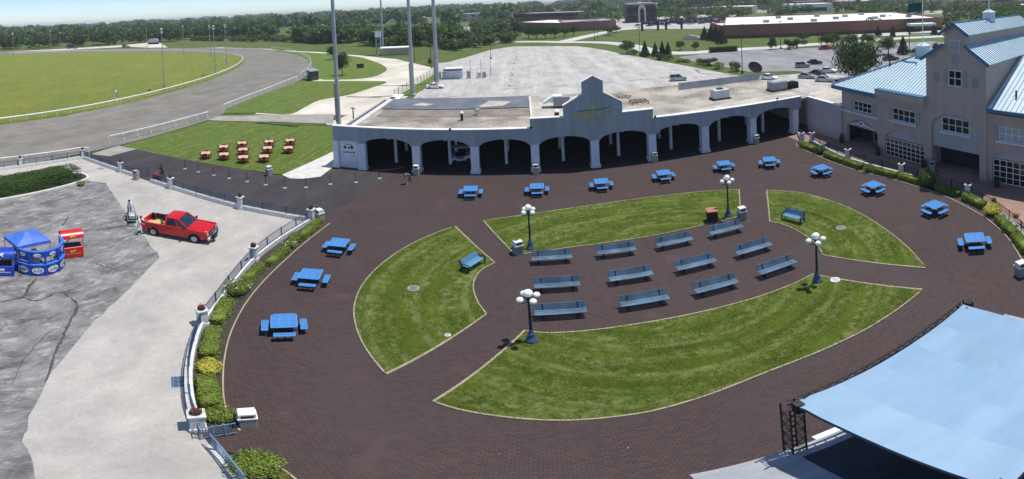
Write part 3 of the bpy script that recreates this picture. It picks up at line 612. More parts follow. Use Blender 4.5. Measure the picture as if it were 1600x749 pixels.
# walls with real openings: the outline walks round the arched bays along the ground line
def wall_x(y0, y1, topz, bays, x0, th, m, name='wall'):
    p = [(y0, 0)]
    for b in bays: p += archp(*b)
    p += [(y1, 0), (y1, topz), (y0, topz)]
    return cbp(MB().prism(p, x0, x0+th, axis='x').build(name, m, cb))
wall_x(30.6, 36.5, 6.55, [(31.0, 35.75, 0, 2.05, 1.1)], CX, .45, 'wall_taupe')
wall_x(24.4, 30.6, 7.22, [(24.75, 29.9, 0, 2.15, 1.1)], CX-.1, .55, 'wall_taupe')
TW = [(17.95, 11.25), (20.0, 12.55), (20.0, 13.72), (21.15, 14.4), (22.3, 13.72), (22.3, 12.55), (24.4, 11.25)]
p = [(17.95, 0)]+archp(18.65, 23.85, 0, 4.85, 1.25)+[(24.4, 0)]+TW[::-1]
cbp(MB().prism(p, CX-.2, CX+.35, axis='x').build('tower_wall', 'wall_taupe', cb))
wall_x(5.5, 17.95, 7.22, [(7.0, 12.4, 0, 2.45, .95), (12.9, 17.5, 0, 2.45, .95)], CX, .45, 'wall_taupe')
k = MB(); k.box(39.5, 18.12, 0, 13, .3, 11.1); k.box(39.5, 24.3, 0, 13, .3, 11.2); k.prism([(17.95, 6), (24.4, 6), (24.4, 11.25), (22.3, 12.55), (22.3, 13.7), (21.15, 14.35), (20, 13.7), (20, 12.55), (17.95, 11.25)], 45.6, 46, axis='x')
k.box(39.4, 20.06, 12.3, 12.8, .2, 1.42); k.box(39.4, 22.24, 12.3, 12.8, .2, 1.42); cbp(k.build('tower_side_wall', 'wall_taupe', cb))
k = MB(); k.box(36, 36.3, 0, 6.2, .3, 6.6); k.box(46.5, 22, 0, .3, 29, 6.6); cbp(k.build('end_wall', 'wall_taupe', cb))
k = MB(); k.box(32.55, 39.5, 0, .3, 6.2, 4.35); cbp(k.build('link_wall', 'wall_grey', cb)); k = MB(); k.box(35.4, 40.4, 4.0, 5.4, 8.2, .25); cbp(k.build('link_roof', 'gravel_roof_pale', cb))
k = MB(); k.box(32.55, 39.5, 4.35, .45, 6.3, .1); cbp(k.build('link_coping', 'coping', cb))
# set-back infill of the bays
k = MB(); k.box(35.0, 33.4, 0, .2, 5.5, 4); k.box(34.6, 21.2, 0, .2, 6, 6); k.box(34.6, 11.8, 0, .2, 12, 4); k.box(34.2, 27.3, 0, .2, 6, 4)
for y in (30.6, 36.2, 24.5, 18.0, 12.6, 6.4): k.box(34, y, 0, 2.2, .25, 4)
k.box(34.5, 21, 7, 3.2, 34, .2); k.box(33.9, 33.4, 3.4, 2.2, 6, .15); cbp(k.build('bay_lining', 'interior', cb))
k = MB(); k.prism([(18.68, 2.48)]+[(18.68+5.14*i/12, 4.85+1.22*math.sin(PI*i/12)**.7) for i in range(13)]+[(23.82, 2.48)], CX+.02, CX+.12, axis='x'); cbp(k.build('tower_bay_panel', 'wall_grey', cb))
for a, b, z in ((24.78, 29.87, 2.15), (12.93, 17.47, 2.45), (7.03, 12.37, 2.45)):
    k = MB(); k.prism([(a, z-.02)]+[(a+(b-a)*i/12, z+(1.08 if z < 2.3 else .93)*math.sin(PI*i/12)**.7) for i in range(13)]+[(b, z-.02)], CX+.12, CX+.2, axis='x'); cbp(k.build('bay_tympanum', 'wall_grey', cb))
# glazed doors: frame bars and one pane for every light
def glazing(name, y0, y1, z0, z1, nx, nz, x, bar=.07, depth=.06, mull='mullion', gl='glass_dark', sill=False, shutters=False):
    w = cbp(MB().build(name, 'dark', cb)) if False else None
    fr = MB(); fr.box(x, (y0+y1)/2, z0-bar, depth, y1-y0+2*bar, bar); fr.box(x, (y0+y1)/2, z1, depth, y1-y0+2*bar, bar)
    for i in range(nx+1): fr.box(x, y0+(y1-y0)*i/nx, z0+.001, depth*.96, bar, z1-z0-.002)
    for j in range(1, nz): fr.box(x, (y0+y1)/2, z0+(z1-z0)*j/nz-bar/2, depth*.9, y1-y0, bar)
    f = cbp(fr.build(name, mull, cb))
    dy, dz = (y1-y0)/nx, (z1-z0)/nz; p0 = None
    for i in range(nx):
        for j in range(nz):
            if p0 is None:
                p0 = MB().box(0, 0, 0, .012, dy-bar*.9, dz-bar*.9).build('pane', gl, f, (x+.012, y0+dy*(i+.5), z0+dz*j+bar*.45)); p0.matrix_parent_inverse.identity()
            else: share(p0, f, (x+.012, y0+dy*(i+.5), z0+dz*j+bar*.45)).matrix_parent_inverse.identity()
    if sill:
        s_ = MB().box(x-.12, (y0+y1)/2, z0-.28, .3, y1-y0+.5, .2).build('sill', 'sill', f); s_.matrix_parent_inverse.identity()
    if shutters:
        MB().box(x+.0, y0-.34, z0-.05, .07, .42, z1-z0+.1).build('shutter', 'trim_grey', f); MB().box(x+.0, y1+.34, z0-.05, .07, .42, z1-z0+.1).build('shutter', 'trim_grey', f)
    return f
glazing('glazed_door', 24.85, 29.8, .08, 2.0, 9, 4, CX+.05)
glazing('glazed_door', 13.0, 17.4, .08, 2.3, 7, 4, CX+.1)
glazing('glazed_door', 7.1, 12.3, .08, 2.3, 8, 4, CX+.1)
glazing('entrance_window', 31.2, 33.6, .1, 2.3, 3, 1, 34.85)
glazing('window', 31.75, 34.4, 4.3, 5.3, 4, 2, CX-.04, shutters=True)
k = MB(); k.box(CX-.16, 33.55, 3.85, .34, 5.9, .22); cbp(k.build('string_course', 'sill', cb))
glazing('window', 25.8, 28.65, 4.35, 5.5, 4, 2, CX-.14, sill=True, shutters=True)
glazing('window', 19.8, 22.7, 4.3, 5.55, 4, 2, CX-.0, sill=True)
glazing('window', 20.45, 21.8, 8.85, 10.2, 2, 2, CX-.23, bar=.08, shutters=True)
glazing('window', 14.3, 16.75, 4.4, 5.55, 4, 2, CX-.04, gl='mesh_grey', sill=True, shutters=True)
glazing('window', 8.3, 10.8, 4.4, 5.55, 4, 2, CX-.04, gl='mesh_grey', sill=True, shutters=True)
for y, z, w, hgt_ in ((23.2, 9.0, .62, .85), (19.05, 8.85, .62, .9), (21.13, 10.85, .66, .85)):
    k = MB(); k.box(CX-.22, y, z, .06, w, hgt_)
    for i in range(1, 4): k.box(CX-.255, y-w/2+w*i/4, z+.04, .02, .03, hgt_-.08)
    cbp(k.build('blind_panel', 'trim_grey', cb))
lv = cbp(MB().box(CX-.23, 21.15, 12.0, .08, 1.15, 1.05).build('louvre_vent', 'sill', cb)); s0 = None
for i in range(7):
    if s0 is None: s0 = MB().box(0, 0, 0, .05, .95, .07, ry=.5).build('slat', 'trim_grey', lv, (CX-.29, 21.15, 12.08)); s0.matrix_parent_inverse.identity()
    else: share(s0, lv, (CX-.29, 21.15, 12.08+.13*i)).matrix_parent_inverse.identity()
# arched bracket sign over the first bay
k = MB(); k.prism([(31.15, 2.28)]+[(31.15+4.45*i/12, 2.35+.72*math.sin(PI*i/12)) for i in range(13)]+[(35.6, 2.28)], CX+.05, CX+.15, axis='x'); cbp(k.build('bay_tympanum', 'trim_grey', cb))
sg = cbp(MB().prism([(31.4, 2.36), (31.4, 2.62), (32.2, 2.84), (33.4, 2.96), (34.4, 2.86), (35.1, 2.66), (35.1, 2.38), (34.4, 2.54), (33.4, 2.62), (32.2, 2.52)], CX-.06, CX-.01, axis='x').build('arched_sign', 'white', cb))
k = MB()
for i in range(15):
    y = 31.55+3.4*i/14
    if abs(y-33.35) > .35: k.box(CX-.075, y, 2.5+.24*math.sin(PI*(y-31.3)/4), .015, .12, .17, rx=(i % 3-1)*.2)
k.tube((CX-.10, 33.35, 2.8), (CX-.062, 33.35, 2.8), .17, n=16); o = tag(k.build('printed_mark', 'sign_dark', sg), kind='stuff'); o.matrix_parent_inverse.identity()
o = MB().tube((CX-.085, 33.35, 2.8), (CX-.011, 33.35, 2.8), .32, n=20).build('roundel', 'white', sg); o.matrix_parent_inverse.identity()
# standing seam roofs
MT['roof_blue'] = mat('roof_blue', (.50, .64, .71), .42, .05, .5, metal=.0, spec=.5, col2=(.56, .69, .75))
MT['roof_seam'] = mat('roof_seam', (.13, .24, .34), .4, .08, 1)
MT['roof_trim'] = mat('roof_trim', (.05, .15, .27), .4, .08, 1)
def slope(name, a, b, c, d, n, th=.1):
    """roof plane a-b eave, d-c ridge; one part for the sheet, one for its seams (all real ribs)"""
    a, b, c, d = map(Vector, (a, b, c, d)); nr = (b-a).cross(d-a).normalized()
    if nr.z < 0: nr = -nr
    k = MB(); k.add([a, b, c, d, a-nr*th, b-nr*th, c-nr*th, d-nr*th], [(0, 1, 2, 3), (7, 6, 5, 4), (0, 4, 5, 1), (1, 5, 6, 2), (2, 6, 7, 3), (3, 7, 4, 0)])
    r_ = cbp(k.build(name, 'roof_blue', cb)); s_ = MB()
    return r_, nr
def seams(roof, lines, nr, r=.018):
    s_ = MB()
    for p, q in lines:
        p, q = Vector(p), Vector(q); u = (q-p).normalized(); w = u.cross(nr).normalized()*r; h = nr*.05
        s_.add([p-w, p+w, q+w, q-w, p-w+h, p+w+h, q+w+h, q-w+h], [(4, 5, 6, 7), (0, 4, 7, 3), (1, 2, 6, 5), (0, 1, 5, 4), (3, 7, 6, 2)])
    o = tag(s_.build('standing_seams', 'roof_seam', roof), kind='stuff'); o.matrix_parent_inverse.identity(); return o
EZ, KX, RX = 6.82, .47, 39.4
rz_ = EZ+KX*(RX-32.1)
# west wing: hip at the north end
a, b, c, d = (32.1, 37.4, EZ), (32.1, 24.4, EZ), (RX, 24.4, rz_), (RX, 30.1, rz_)
rf, nr = slope('roof', a, b, c, d, 0); ls = []
for i in range(31):
    y = 37.1-.42*i
    x1 = RX if y <= 30.1 else 32.1+(37.4-y)*(RX-32.1)/7.3
    if x1 > 32.3: ls.append(((32.1, y, EZ), (x1, y, EZ+KX*(x1-32.1))))
seams(rf, ls, nr)
slope('roof', (46.7, 37.4, EZ), (32.1, 37.4, EZ), (RX, 30.1, rz_), (RX, 30.1, rz_-.001), 0)
slope('roof', (46.7, 24.4, EZ), (46.7, 37.4, EZ), (RX, 30.1, rz_), (RX, 24.4, rz_), 0)
k = MB(); k.path([(32.1, 37.4, EZ+.05), (RX, 30.1, rz_+.06), (RX, 24.4, rz_+.06)], .09, 6); cbp(k.build('hip_cap', 'roof_seam', cb))
k = MB(); k.box(32.02, 34.0, EZ-.42, .14, 6.9, .42); k.box(39, 37.45, EZ-.42, 14, .14, .42); cbp(k.build('fascia', 'roof_trim', cb))
k = MB(); k.box(32.3, 27.5, 6.45, .66, 6.3, .86); cbp(k.build('parapet', 'wall_taupe', cb)); k = MB(); k.box(32.28, 27.5, 7.31, .74, 6.32, .07); cbp(k.build('parapet_cap', 'roof_trim', cb)); k = MB(); k.box(31.96, 27.5, 6.62, .1, 6.28, .1); cbp(k.build('cornice', 'wall_taupe', cb))
# east wing
a, b, c, d = (32.35, 17.8, 7.15), (32.35, 5.5, 7.15), (39.4, 5.5, 10.9), (39.4, 17.8, 10.9)
rf, nr = slope('roof', a, b, c, d, 0); seams(rf, [((32.35, 17.4-.46*i, 7.15), (39.4, 17.4-.46*i, 10.9)) for i in range(26)], nr)
slope('roof', (46.5, 5.5, 7.15), (46.5, 17.8, 7.15), (39.4, 17.8, 10.9), (39.4, 5.5, 10.9), 0)
k = MB(); k.box(32.28, 11.65, 6.98, .2, 12.3, .2); cbp(k.build('gutter', 'roof_trim', cb)); k = MB(); k.box(32.45, 11.65, 6.6, .4, 12.2, .14); cbp(k.build('cornice', 'wall_taupe', cb))
for x, y in ((35.6, 14.6), (34.0, 15.8), (36.6, 32.6)):
    z = (7.15+(x-32.35)*.532) if y < 20 else EZ+KX*(x-32.1)
    cbp(MB().lathe([(.09, 0), (.09, .6), (.11, .6), (.11, .68)], 10, (x, y, z-.05)).build('vent_pipe', 'navy', cb))
# tower roofs
def gable_side(y0, z0, y1, z1, x0, x1, n, nm='tower_roof'):
    rf, nr = slope(nm, (x0, y0, z0), (x1, y0, z0), (x1, y1, z1), (x0, y1, z1), 0, .12)
    if n: seams(rf, [((x0+.12+(x1-x0-.2)*i/n, y0, z0), (x0+.12+(x1-x0-.2)*i/n, y1, z1)) for i in range(n+1)], nr, .015)
gable_side(17.55, 11.1, 20.02, 12.66, 32.2, 46.3, 34); gable_side(24.8, 11.1, 22.28, 12.66, 32.2, 46.3, 0)
gable_side(19.6, 13.58, 21.15, 14.56, 32.15, 46.3, 36); gable_side(22.7, 13.58, 21.15, 14.56, 32.15, 46.3, 0)
k = MB(); k.tube((32.15, 21.15, 14.58), (46.3, 21.15, 14.58), .08, n=6)
for q in ([(17.5, 11.0), (20.0, 12.6)], [(24.85, 11.0), (22.3, 12.6)], [(19.55, 13.48), (21.15, 14.5)], [(22.75, 13.48), (21.15, 14.5)]):
    (ya, za), (yb, zb) = q; L_ = math.hypot(yb-ya, zb-za); k.box(32.17, (ya+yb)/2, (za+zb)/2-.14, .1, L_, .26, rx=math.atan2(zb-za, yb-ya) if yb > ya else math.atan2(zb-za, yb-ya)+PI)
cbp(k.build('barge_board', 'roof_trim', cb))
def cupola(x, y, z, s, ph):
    k = MB(); k.prism([(-.62*s, -.5), (.62*s, -.5), (.62*s, .75*s), (.74*s, .85*s), (.74*s, .95*s), (-.74*s, .95*s), (-.74*s, .85*s), (-.62*s, .75*s)], -.62*s, .62*s, axis='y')
    MT.setdefault('cupola', mat('cupola', (.50, .60, .66), .5, .06, 2)); k.v = [(a+x, b+y, c+z) for a, b, c in k.v]
    o = cbp(k.build('cupola', 'cupola', cb))
    r_ = MB().lathe([(.98*s, 0), (.98*s, .05), (.3*s, .34*s), (.03, .5*s)], 4, (0, 0, 0)).build('cupola_roof', 'roof_blue', o, (x, y, z+.95*s), R(45)); r_.matrix_parent_inverse.identity()
    f = MB().lathe([(.05, 0), (.05, ph*.6), (.035, ph), (.09, ph), (.09, ph+.12), (.02, ph+.18)], 8, (x, y, z+1.3*s)).build('flagpole', 'white_metal', o); f.matrix_parent_inverse.identity()
    return o
q = cupola(RX, 30.0, rz_, .95, 5.2)
fg = MB(); n = 8
for i in range(n): fg.quad((RX+.05*math.sin(i), 30.0+.28*i, rz_+4.9-.03*i), (RX+.05*math.sin(i+1), 30.0+.28*(i+1), rz_+4.9-.03*(i+1)), (RX+.05*math.sin(i+1), 30.0+.28*(i+1), rz_+5.9-.03*(i+1)), (RX+.05*math.sin(i), 30.0+.28*i, rz_+5.9-.03*i))
f = fg.build('flag', 'flag_green', q); f.matrix_parent_inverse.identity()
cupola(38.9, 21.15, 14.5, .75, 4.2)

# ---------------------------------------------------------------- furniture of the plaza
# picnic tables
def picnic():
    t = empty('picnic_table', '', 'picnic table')
    k = MB(); k.bev(0, 0, .735, 1.18, 1.18, .035, .03, m=0); k.build('table_top', 'table_blue', t)
    k = MB()
    for s in (-1, 1): k.box(s*.585, 0, .74, .03, 1.14, .045); k.box(0, s*.585, .741, 1.14, .03, .045); k.box(s*.19, 0, .7705, .014, 1.1, .006); k.box(0, s*.19, .7712, 1.1, .014, .006)
    k.build('table_rim', 'table_edge', t)
    k = MB()
    for a in range(4):
        c, s = math.cos(a*PI/2+PI/4), math.sin(a*PI/2+PI/4); k.tube((c*.3, s*.3, 0), (c*.3, s*.3, .735), .035)
        c, s = math.cos(a*PI/2), math.sin(a*PI/2); k.tube((c*.25, s*.25, .1), (c*.86, s*.86, .1), .03); k.tube((c*.86, s*.86, .1), (c*.86, s*.86, .44), .03)
    k.build('frame', 'navy', t)
    for a in range(4):
        o = MB().bev(0, 0, 0, .30, .95, .04, .03).build('seat', 'table_blue', t, (.88*math.cos(a*PI/2), .88*math.sin(a*PI/2), .43), a*PI/2)
        k = MB()
        for s in (-1, 1): k.box(s*.145, 0, .006, .02, .93, .042); k.box(0, s*.47, .007, .27, .02, .042)
        k.build('seat_rim', 'table_edge', o)
        for s in (-1, 1): MB().tube((0, s*.3, -.42), (0, s*.3, 0), .022).tube((-.14, s*.3, -.41), (.14, s*.3, -.41), .02).build('leg', 'navy', o)
    return t
TB = [(-11.0, 16.37, 32, 'blue picnic table closest to the clipped hedge with the yellow bush'), (-12.21, 21.26, 14, 'blue picnic table in the middle of the three along the curved hedge'), (-12.48, 25.71, 6, 'blue picnic table near the corner pillar, last of the three along the curved hedge'),
      (-5.21, 36.94, 3, 'blue picnic table in front of the second arch, end of the row along the arcade'), (.52, 37.14, -1, 'blue picnic table in front of the column left of the gable'), (6.15, 37.12, -3, 'blue picnic table straight below the gold lettering of the gable'), (11.94, 37.25, -6, 'blue picnic table in front of the arch just right of the gable'),
      (17.9, 36.9, -10, 'blue picnic table up and left of the lamp post beside the brown box'), (22.1, 35.4, -25, 'blue picnic table nearest the right end of the arcade'), (24.65, 30.52, -2, 'blue picnic table set cornerwise below the arched white sign'), (25.21, 24.47, -4, 'blue picnic table facing the glazed doors of the clubhouse'),
      (25.25, 18.28, -8, 'blue picnic table opposite the dark tower passage'), (22.56, 13.3, 38, 'blue picnic table at the edge of the plaza by the blue stage canopy')]
p0 = None
for x, y, a, lab in TB:
    if p0 is None: p0 = picnic(); p0.location = (x, y, 0); p0.rotation_euler = (0, 0, R(a)); tag(p0, lab, None, 'blue picnic tables')
    else: dup(p0, lab, (x, y), R(a), 'blue picnic tables')
# long benches
def long_bench(L_, name, cat, m, ends=False):
    t = empty(name, '', cat)
    k = MB()
    for i in range(4): k.bev(0, -.16+.115*i, .43+.012*abs(i-1.5), L_, .1, .035, .012)
    k.build('seat', m, t)
    k = MB()
    for i in range(4):
        u = i/3; k.box(0, .27+.10*u, .50+.33*u-.045, L_, .03, .1, rx=-.28)
    k.build('backrest', m, t)
    if not ends:
        for s in (-1, 1):
            k = MB(); k.box(s*L_*.34, .06, .38, .05, .46, .05); k.box(s*L_*.34, .06, .02, .07, .07, .38); k.box(s*L_*.34, .04, 0, .09, .5, .03); k.box(s*L_*.34, .31, .42, .05, .05, .46, rx=-.28)
            k.build('leg', 'black_metal', t)
    else:
        for s in (-1, 1):
            x = s*(L_/2+.02); k = MB(); k.prism([(-.25, 0), (-.17, 0), (-.15, .36), (.25, .36), (.32, 0), (.40, 0), (.33, .42), (.46, .88), (.40, .9), (.25, .47), (-.22, .45)], x-.03, x+.03, axis='x'); k.box(x, -.02, .60, .06, .5, .05); k.tube((x, -.24, .43), (x, -.24, .62), .025)
            k.build('end_frame', 'black_metal', t)
    return t
b0 = None; rown = ['back row, by the long lawn', 'middle row', 'front row, nearest the stage']; coln = ['first from the left', 'second from the left', 'third from the left', 'last on the right']
BX = [(1.0, 4.95, 8.7, 12.4), (1.05, 5.05, 8.85, 12.65), (1.0, 5.05, 8.85, 12.6)]; BY = [25.45, 22.25, 19.6]
for r_ in range(3):
    for c_ in range(4):
        lab = 'long slate blue bench, %s of the %s' % (coln[c_], rown[r_]); l_ = (BX[r_][c_], BY[r_]+(.06 if c_ % 2 else 0), 0); g_ = 'long blue benches in three rows'
        if b0 is None: b0 = long_bench(2.42, 'long_bench', 'bench', 'bench_blue'); b0.location = l_; tag(b0, lab, None, g_)
        else: dup(b0, lab, l_, R(random.Random(r_*4+c_).uniform(-1.2, 1.2)), g_)
q = long_bench(1.5, 'park_bench', 'bench', 'park_bench_blue', True); q.location = (-3.62, 25.1, .03); q.rotation_euler = (0, 0, R(57)); tag(q, 'light blue park bench with black ends on the crescent lawn')
dup(q, 'teal park bench with black ends on the lawn by the clubhouse', (17.2, 24.7, .03), R(-67))
# lamp posts
def lamp_post():
    t = empty('lamp_post', '', 'street lamp')
    MB().lathe([(.27, 0), (.27, .1), (.23, .13), (.2, .3), (.15, .36), (.14, .52), (.165, .55), (.11, .62), (.075, .9)], 16).build('base', 'fence_blue', t, smooth=True)
    MB().lathe([(.07, .88), (.05, 3.0), (.085, 3.02), (.085, 3.1), (.05, 3.14), (.05, 3.3)], 12).build('post', 'navy', t, smooth=True)
    k = MB()
    for a in range(4):
        c, s = math.cos(a*PI/2+.5), math.sin(a*PI/2+.5); k.path([(c*.04, s*.04, 2.86), (c*.28, s*.28, 2.9), (c*.4, s*.4, 3.0)], .022); k.lathe([(.06, 0), (.09, .05)], 10, (c*.4, s*.4, 2.98))
    k.build('bracket', 'navy', t)
    for a in range(4):
        c, s = math.cos(a*PI/2+.5), math.sin(a*PI/2+.5); MB().ball((0, 0, 0), .165, 16).build('globe', 'globe', t, (c*.4, s*.4, 3.17), smooth=True)
    MB().ball((0, 0, 0), .215, 18).build('globe', 'globe', t, (0, 0, 3.46), smooth=True)
    return t
l0 = lamp_post(); l0.location = (-.4, 17.74, .03); tag(l0, 'blue five-globe lamp post at the pointed left corner of the widest lawn', None, 'five-globe lamp posts')
dup(l0, 'blue five-globe lamp post at the right corner of the widest lawn', (13.71, 17.6, .03), R(40), 'five-globe lamp posts')
dup(l0, 'blue five-globe lamp post next to the tan litter bin, by the crescent lawn', (-.26, 27.5, .03), R(12), 'five-globe lamp posts')
dup(l0, 'blue five-globe lamp post between the brown box and the white litter bin', (13.82, 28.07, .03), R(55), 'five-globe lamp posts')
# litter bins
def bin_(mb, mt):
    t = empty('litter_bin', '', 'litter bin')
    MB().bev(0, 0, 0, .54, .54, .72, .04).build('body', mb, t)
    k = MB(); k.box(0, 0, .72, .6, .6, .07); k.prism([(-.26, .79), (.26, .79), (.26, 1.0), (.18, 1.1), (-.26, 1.1)], -.26, .26, axis='x'); k.build('hood', mt, t)
    MB().box(.0, -.262, .83, .38, .02, .17).build('opening', 'dark', t); return t
def place_bin(mb, mt, x, y, rz, lab):
    key = (mb, mt)
    if key not in BINS: BINS[key] = bin_(mb, mt); o = BINS[key]; o.location = (x, y, 0); o.rotation_euler = (0, 0, R(rz)); tag(o, lab, None, 'litter bins')
    else: dup(BINS[key], lab, (x, y), R(rz), 'litter bins')
BINS = {}
place_bin('bin_grey', 'bin_white', -1.05, 26.95, 25, 'litter bin with pale hood beside a lamp post, left of the benches')
place_bin('bin_grey', 'bin_white', 14.45, 27.15, 0, 'square litter bin with bright white hood behind the last bench of the back row')
place_bin('bin_grey', 'bin_white', 20.75, 9.35, -30, 'white-hooded litter bin above the blue canopy at the picture edge')
place_bin('bin_grey', 'bin_white', -8.3, 9.85, 42, 'white-hooded litter bin beside the open blue gate')
place_bin('bin_tan', 'bin_white', .55, 42.0, 0, 'pebbled litter bin against the column left of the gable')
place_bin('bin_tan', 'bin_white', -11.25, 41.85, 0, 'pebbled litter bin against the column beside the stooping person')
place_bin('bin_tan', 'bin_white', 12.6, 42.2, 0, 'pebbled litter bin against the first column right of the gable')
place_bin('bin_tan', 'bin_white', 24.6, 42.1, 0, 'pebbled litter bin against the last but one column of the arcade')
place_bin('bin_grey', 'bin_white', -25.75, 37.5, 70, 'litter bin on the lawn edge beside the pale walkway')
place_bin('bin_tan', 'bin_tan', -36.35, 28.55, 15, 'tan litter bin standing against the low wall by the fence gate')
place_bin('bin_tan', 'bin_white', -15.95, 29.85, -30, 'tan litter bin tucked behind the corner pillar')
place_bin('bin_tan', 'bin_tan', 32.0, 23.4, -60, 'tan litter bin in the shade at the tower passage')
t = empty('utility_box', 'dark brown cabinet with rusty pink top on the long lawn', 'cabinet', (12.45, 27.95, .03), R(-14))
MB().bev(0, 0, 0, .72, .72, .95, .02).build('body', 'box_brown', t); MB().box(0, 0, .95, .8, .8, .06).build('lid', 'box_top', t)
# ground covers
def cover(lab, x, y, r, m, z=.035):
    t = empty('manhole_cover', lab, 'manhole cover', (x, y, z)); MB().lathe([(r, 0), (r, .02), (r*.84, .025)], 20).build('frame', 'bin_grey' if m == 'bin_grey' else 'kerb_grey', t); MB().lathe([(r*.8, 0), (r*.8, .03)], 20).build('lid', m, t)
    k = MB(); [k.box(0, -r*.6+i*r*.24, .031, r*1.1*math.sqrt(max(.05, 1-(-.6+i*.24)**2)), r*.06, .008) for i in range(6)]; k.build('rib', 'dark', t)
cover('round grey manhole cover in the crescent lawn', -6.6, 22.3, .34, 'bin_grey'); cover('round grey manhole cover in the lawn by the clubhouse', 19.1, 21.7, .34, 'bin_grey')
cover('small white valve lid near the lower edge of the crescent lawn', -4.0, 18.1, .14, 'white'); cover('oval white lid in the grass beside the right corner lamp post', 14.5, 17.05, .28, 'white')
t = empty('drain_grate', 'blue-grey drain grate in the concrete beside the curved fence', 'drain grate', (-11.95, 10.6, -.004), R(-42))
MB().box(0, 0, 0, .92, .62, .012).build('frame', 'steel_pale', t)
MB().box(0, 0, .012, .8, .5, .004).build('pit', 'dark', t)
k0 = None
for i in range(8):
    if k0 is None: k0 = MB().box(0, 0, .0125, .035, .5, .02).build('bar', 'gate_blue', t, (-.35, 0, 0))
    else: share(k0, t, (-.35+.1*i, 0, 0))
k0 = None
for y in (-.17, 0, .17):
    if k0 is None: k0 = MB().box(0, 0, .013, .8, .03, .018).build('cross_bar', 'gate_blue', t, (0, y, 0))
    else: share(k0, t, (0, y, 0))
t = empty('drain_grate', 'small rectangular grate near the fence corner by the track', 'drain grate', (*(-42.18, 27.97), -.008), R(10)); MB().box(0, 0, 0, .9, .6, .012).build('frame', 'steel_pale', t); MB().box(0, 0, .012, .78, .5, .006).build('grating', 'steel', t)
# ---------------------------------------------------------------- pillars and fences
PIL = MB(); PIL.box(0, 0, 0, .52, .52, .22).bev(0, 0, .22, .44, .44, .92, .02).box(0, 0, 1.14, .55, .55, .08)
pil0 = None
def pillar(x, y, rz, lab, fl=0):
    global pil0
    t = empty('fence_pillar', lab, 'pillar', (x, y, 0), rz, 'white fence pillars')
    if pil0 is None: pil0 = PIL.build('shaft', 'pillar_white', t)
    else: share(pil0, t)
    k = MB(); k.lathe([(.14, 0), (.2, .1), (.17, .2)], 10); k.build('planter', 'planter', t, (0, 0, 1.22))
    rn = random.Random(int(x*7+y*13)); P = np.array([(rn.gauss(0, .11), rn.gauss(0, .11), 1.42+abs(rn.gauss(0, .09))) for i in range(70)])
    leaves('flowers', P, .07, 'flower_red' if fl else 'planter', t, 3)
    return t
def leaves(name, P, size, m, parent=None, seed=0, up=.3, nrm=None, aspect=.6, jitter=.4):
    rg = np.random.default_rng(seed); n = len(P); N_ = rg.normal(size=(n, 3)); 
    if nrm is not None: N_ = N_*.55+nrm*1.0
    N_[:, 2] += up; N_ /= np.linalg.norm(N_, axis=1, keepdims=True)+1e-9
    A = np.cross(N_, rg.normal(size=(n, 3))); A /= np.linalg.norm(A, axis=1, keepdims=True)+1e-9; B = np.cross(N_, A)
    s = (size*(1+jitter*(rg.random(n)*2-1)))[:, None]*.5
    V = np.stack([P-A*s, P-B*s*aspect, P+A*s, P+B*s*aspect], 1).reshape(-1, 3)
    return mesh_np(name, V, np.arange(4*n).reshape(-1, 4), m, parent)
def fence(name, lab, pts, wall_h, top, m, group=None, wall=True, wm='pillar_white', gap=.115, post=1.9):
    """low wall with a blue picket railing on it, following a line"""
    t = empty(name, lab, 'fence', (*pts[0], 0), 0, group); o0 = Vector((*pts[0], 0))
    loc = [(x-o0.x, y-o0.y) for x, y in pts]
    if wall: ribbon(loc, .3, -.005, wall_h).build('low_wall', wm, t)
    L_ = [0]
    for a, b in zip(loc[:-1], loc[1:]): L_.append(L_[-1]+math.dist(a, b))
    def P(s):
        for i in range(len(loc)-1):
            if s <= L_[i+1]+1e-6:
                u = (s-L_[i])/max(1e-6, L_[i+1]-L_[i]); return (loc[i][0]+(loc[i+1][0]-loc[i][0])*u, loc[i][1]+(loc[i+1][1]-loc[i][1])*u)
        return loc[-1]
    k = MB(); n = max(1, int(L_[-1]/gap))
    for i in range(n):
        x, y = P((i+.5)*L_[-1]/n); k.box(x, y, wall_h+.06, .02, .02, top-wall_h-.08, .4)
    k.build('pickets', m, t)
    k = MB(); r_ = [P(L_[-1]*i/max(2, len(loc)*2)) for i in range(max(2, len(loc)*2)+1)]
    for z, nm in ((top, 'top_rail'), (wall_h+.08, 'bottom_rail')): MB().path([(x, y, z) for x, y in r_], .026, 4).build(nm, m, t)
    n = max(1, round(L_[-1]/post)); p_ = None
    for i in range(n+1):
        s = min(max(.34, L_[-1]*i/n), L_[-1]-.34)
        if p_ is None: p_ = MB().box(0, 0, wall_h-.01, .06, .06, top-wall_h+.06).build('post', m, t, (*P(s), 0))
        else: share(p_, t, (*P(s), 0))
    return t
FR = [(-55.0, -14.5), (-50.4, 8), (-48.66, 21.14), (-47.14, 28.54)]
TRK = [(-48.9, 4), (-48.5, 12.5), (-48.2, 20.6), (-47.0, 28.6)]
fence('rail_fence', 'white wall with grey-blue railing along the track, at the picture edge', TRK[1:3], .35, 1.05, 'fence_blue', 'railing fences')
fence('rail_fence', 'white wall with railing along the track, ending at the corner pillar', TRK[2:4], .35, 1.05, 'fence_blue', 'railing fences')
pillar(*TRK[2], 0, 'white pillar on the track-side wall, one before the corner'); pillar(*TRK[3], 0, 'white corner pillar where the track-side wall meets the blue fence')
NF = [(-47.0, 28.6), (-39.6, 28.95), (-31.7, 29.15), (-23.1, 29.1), (-16.5, 29.45)]
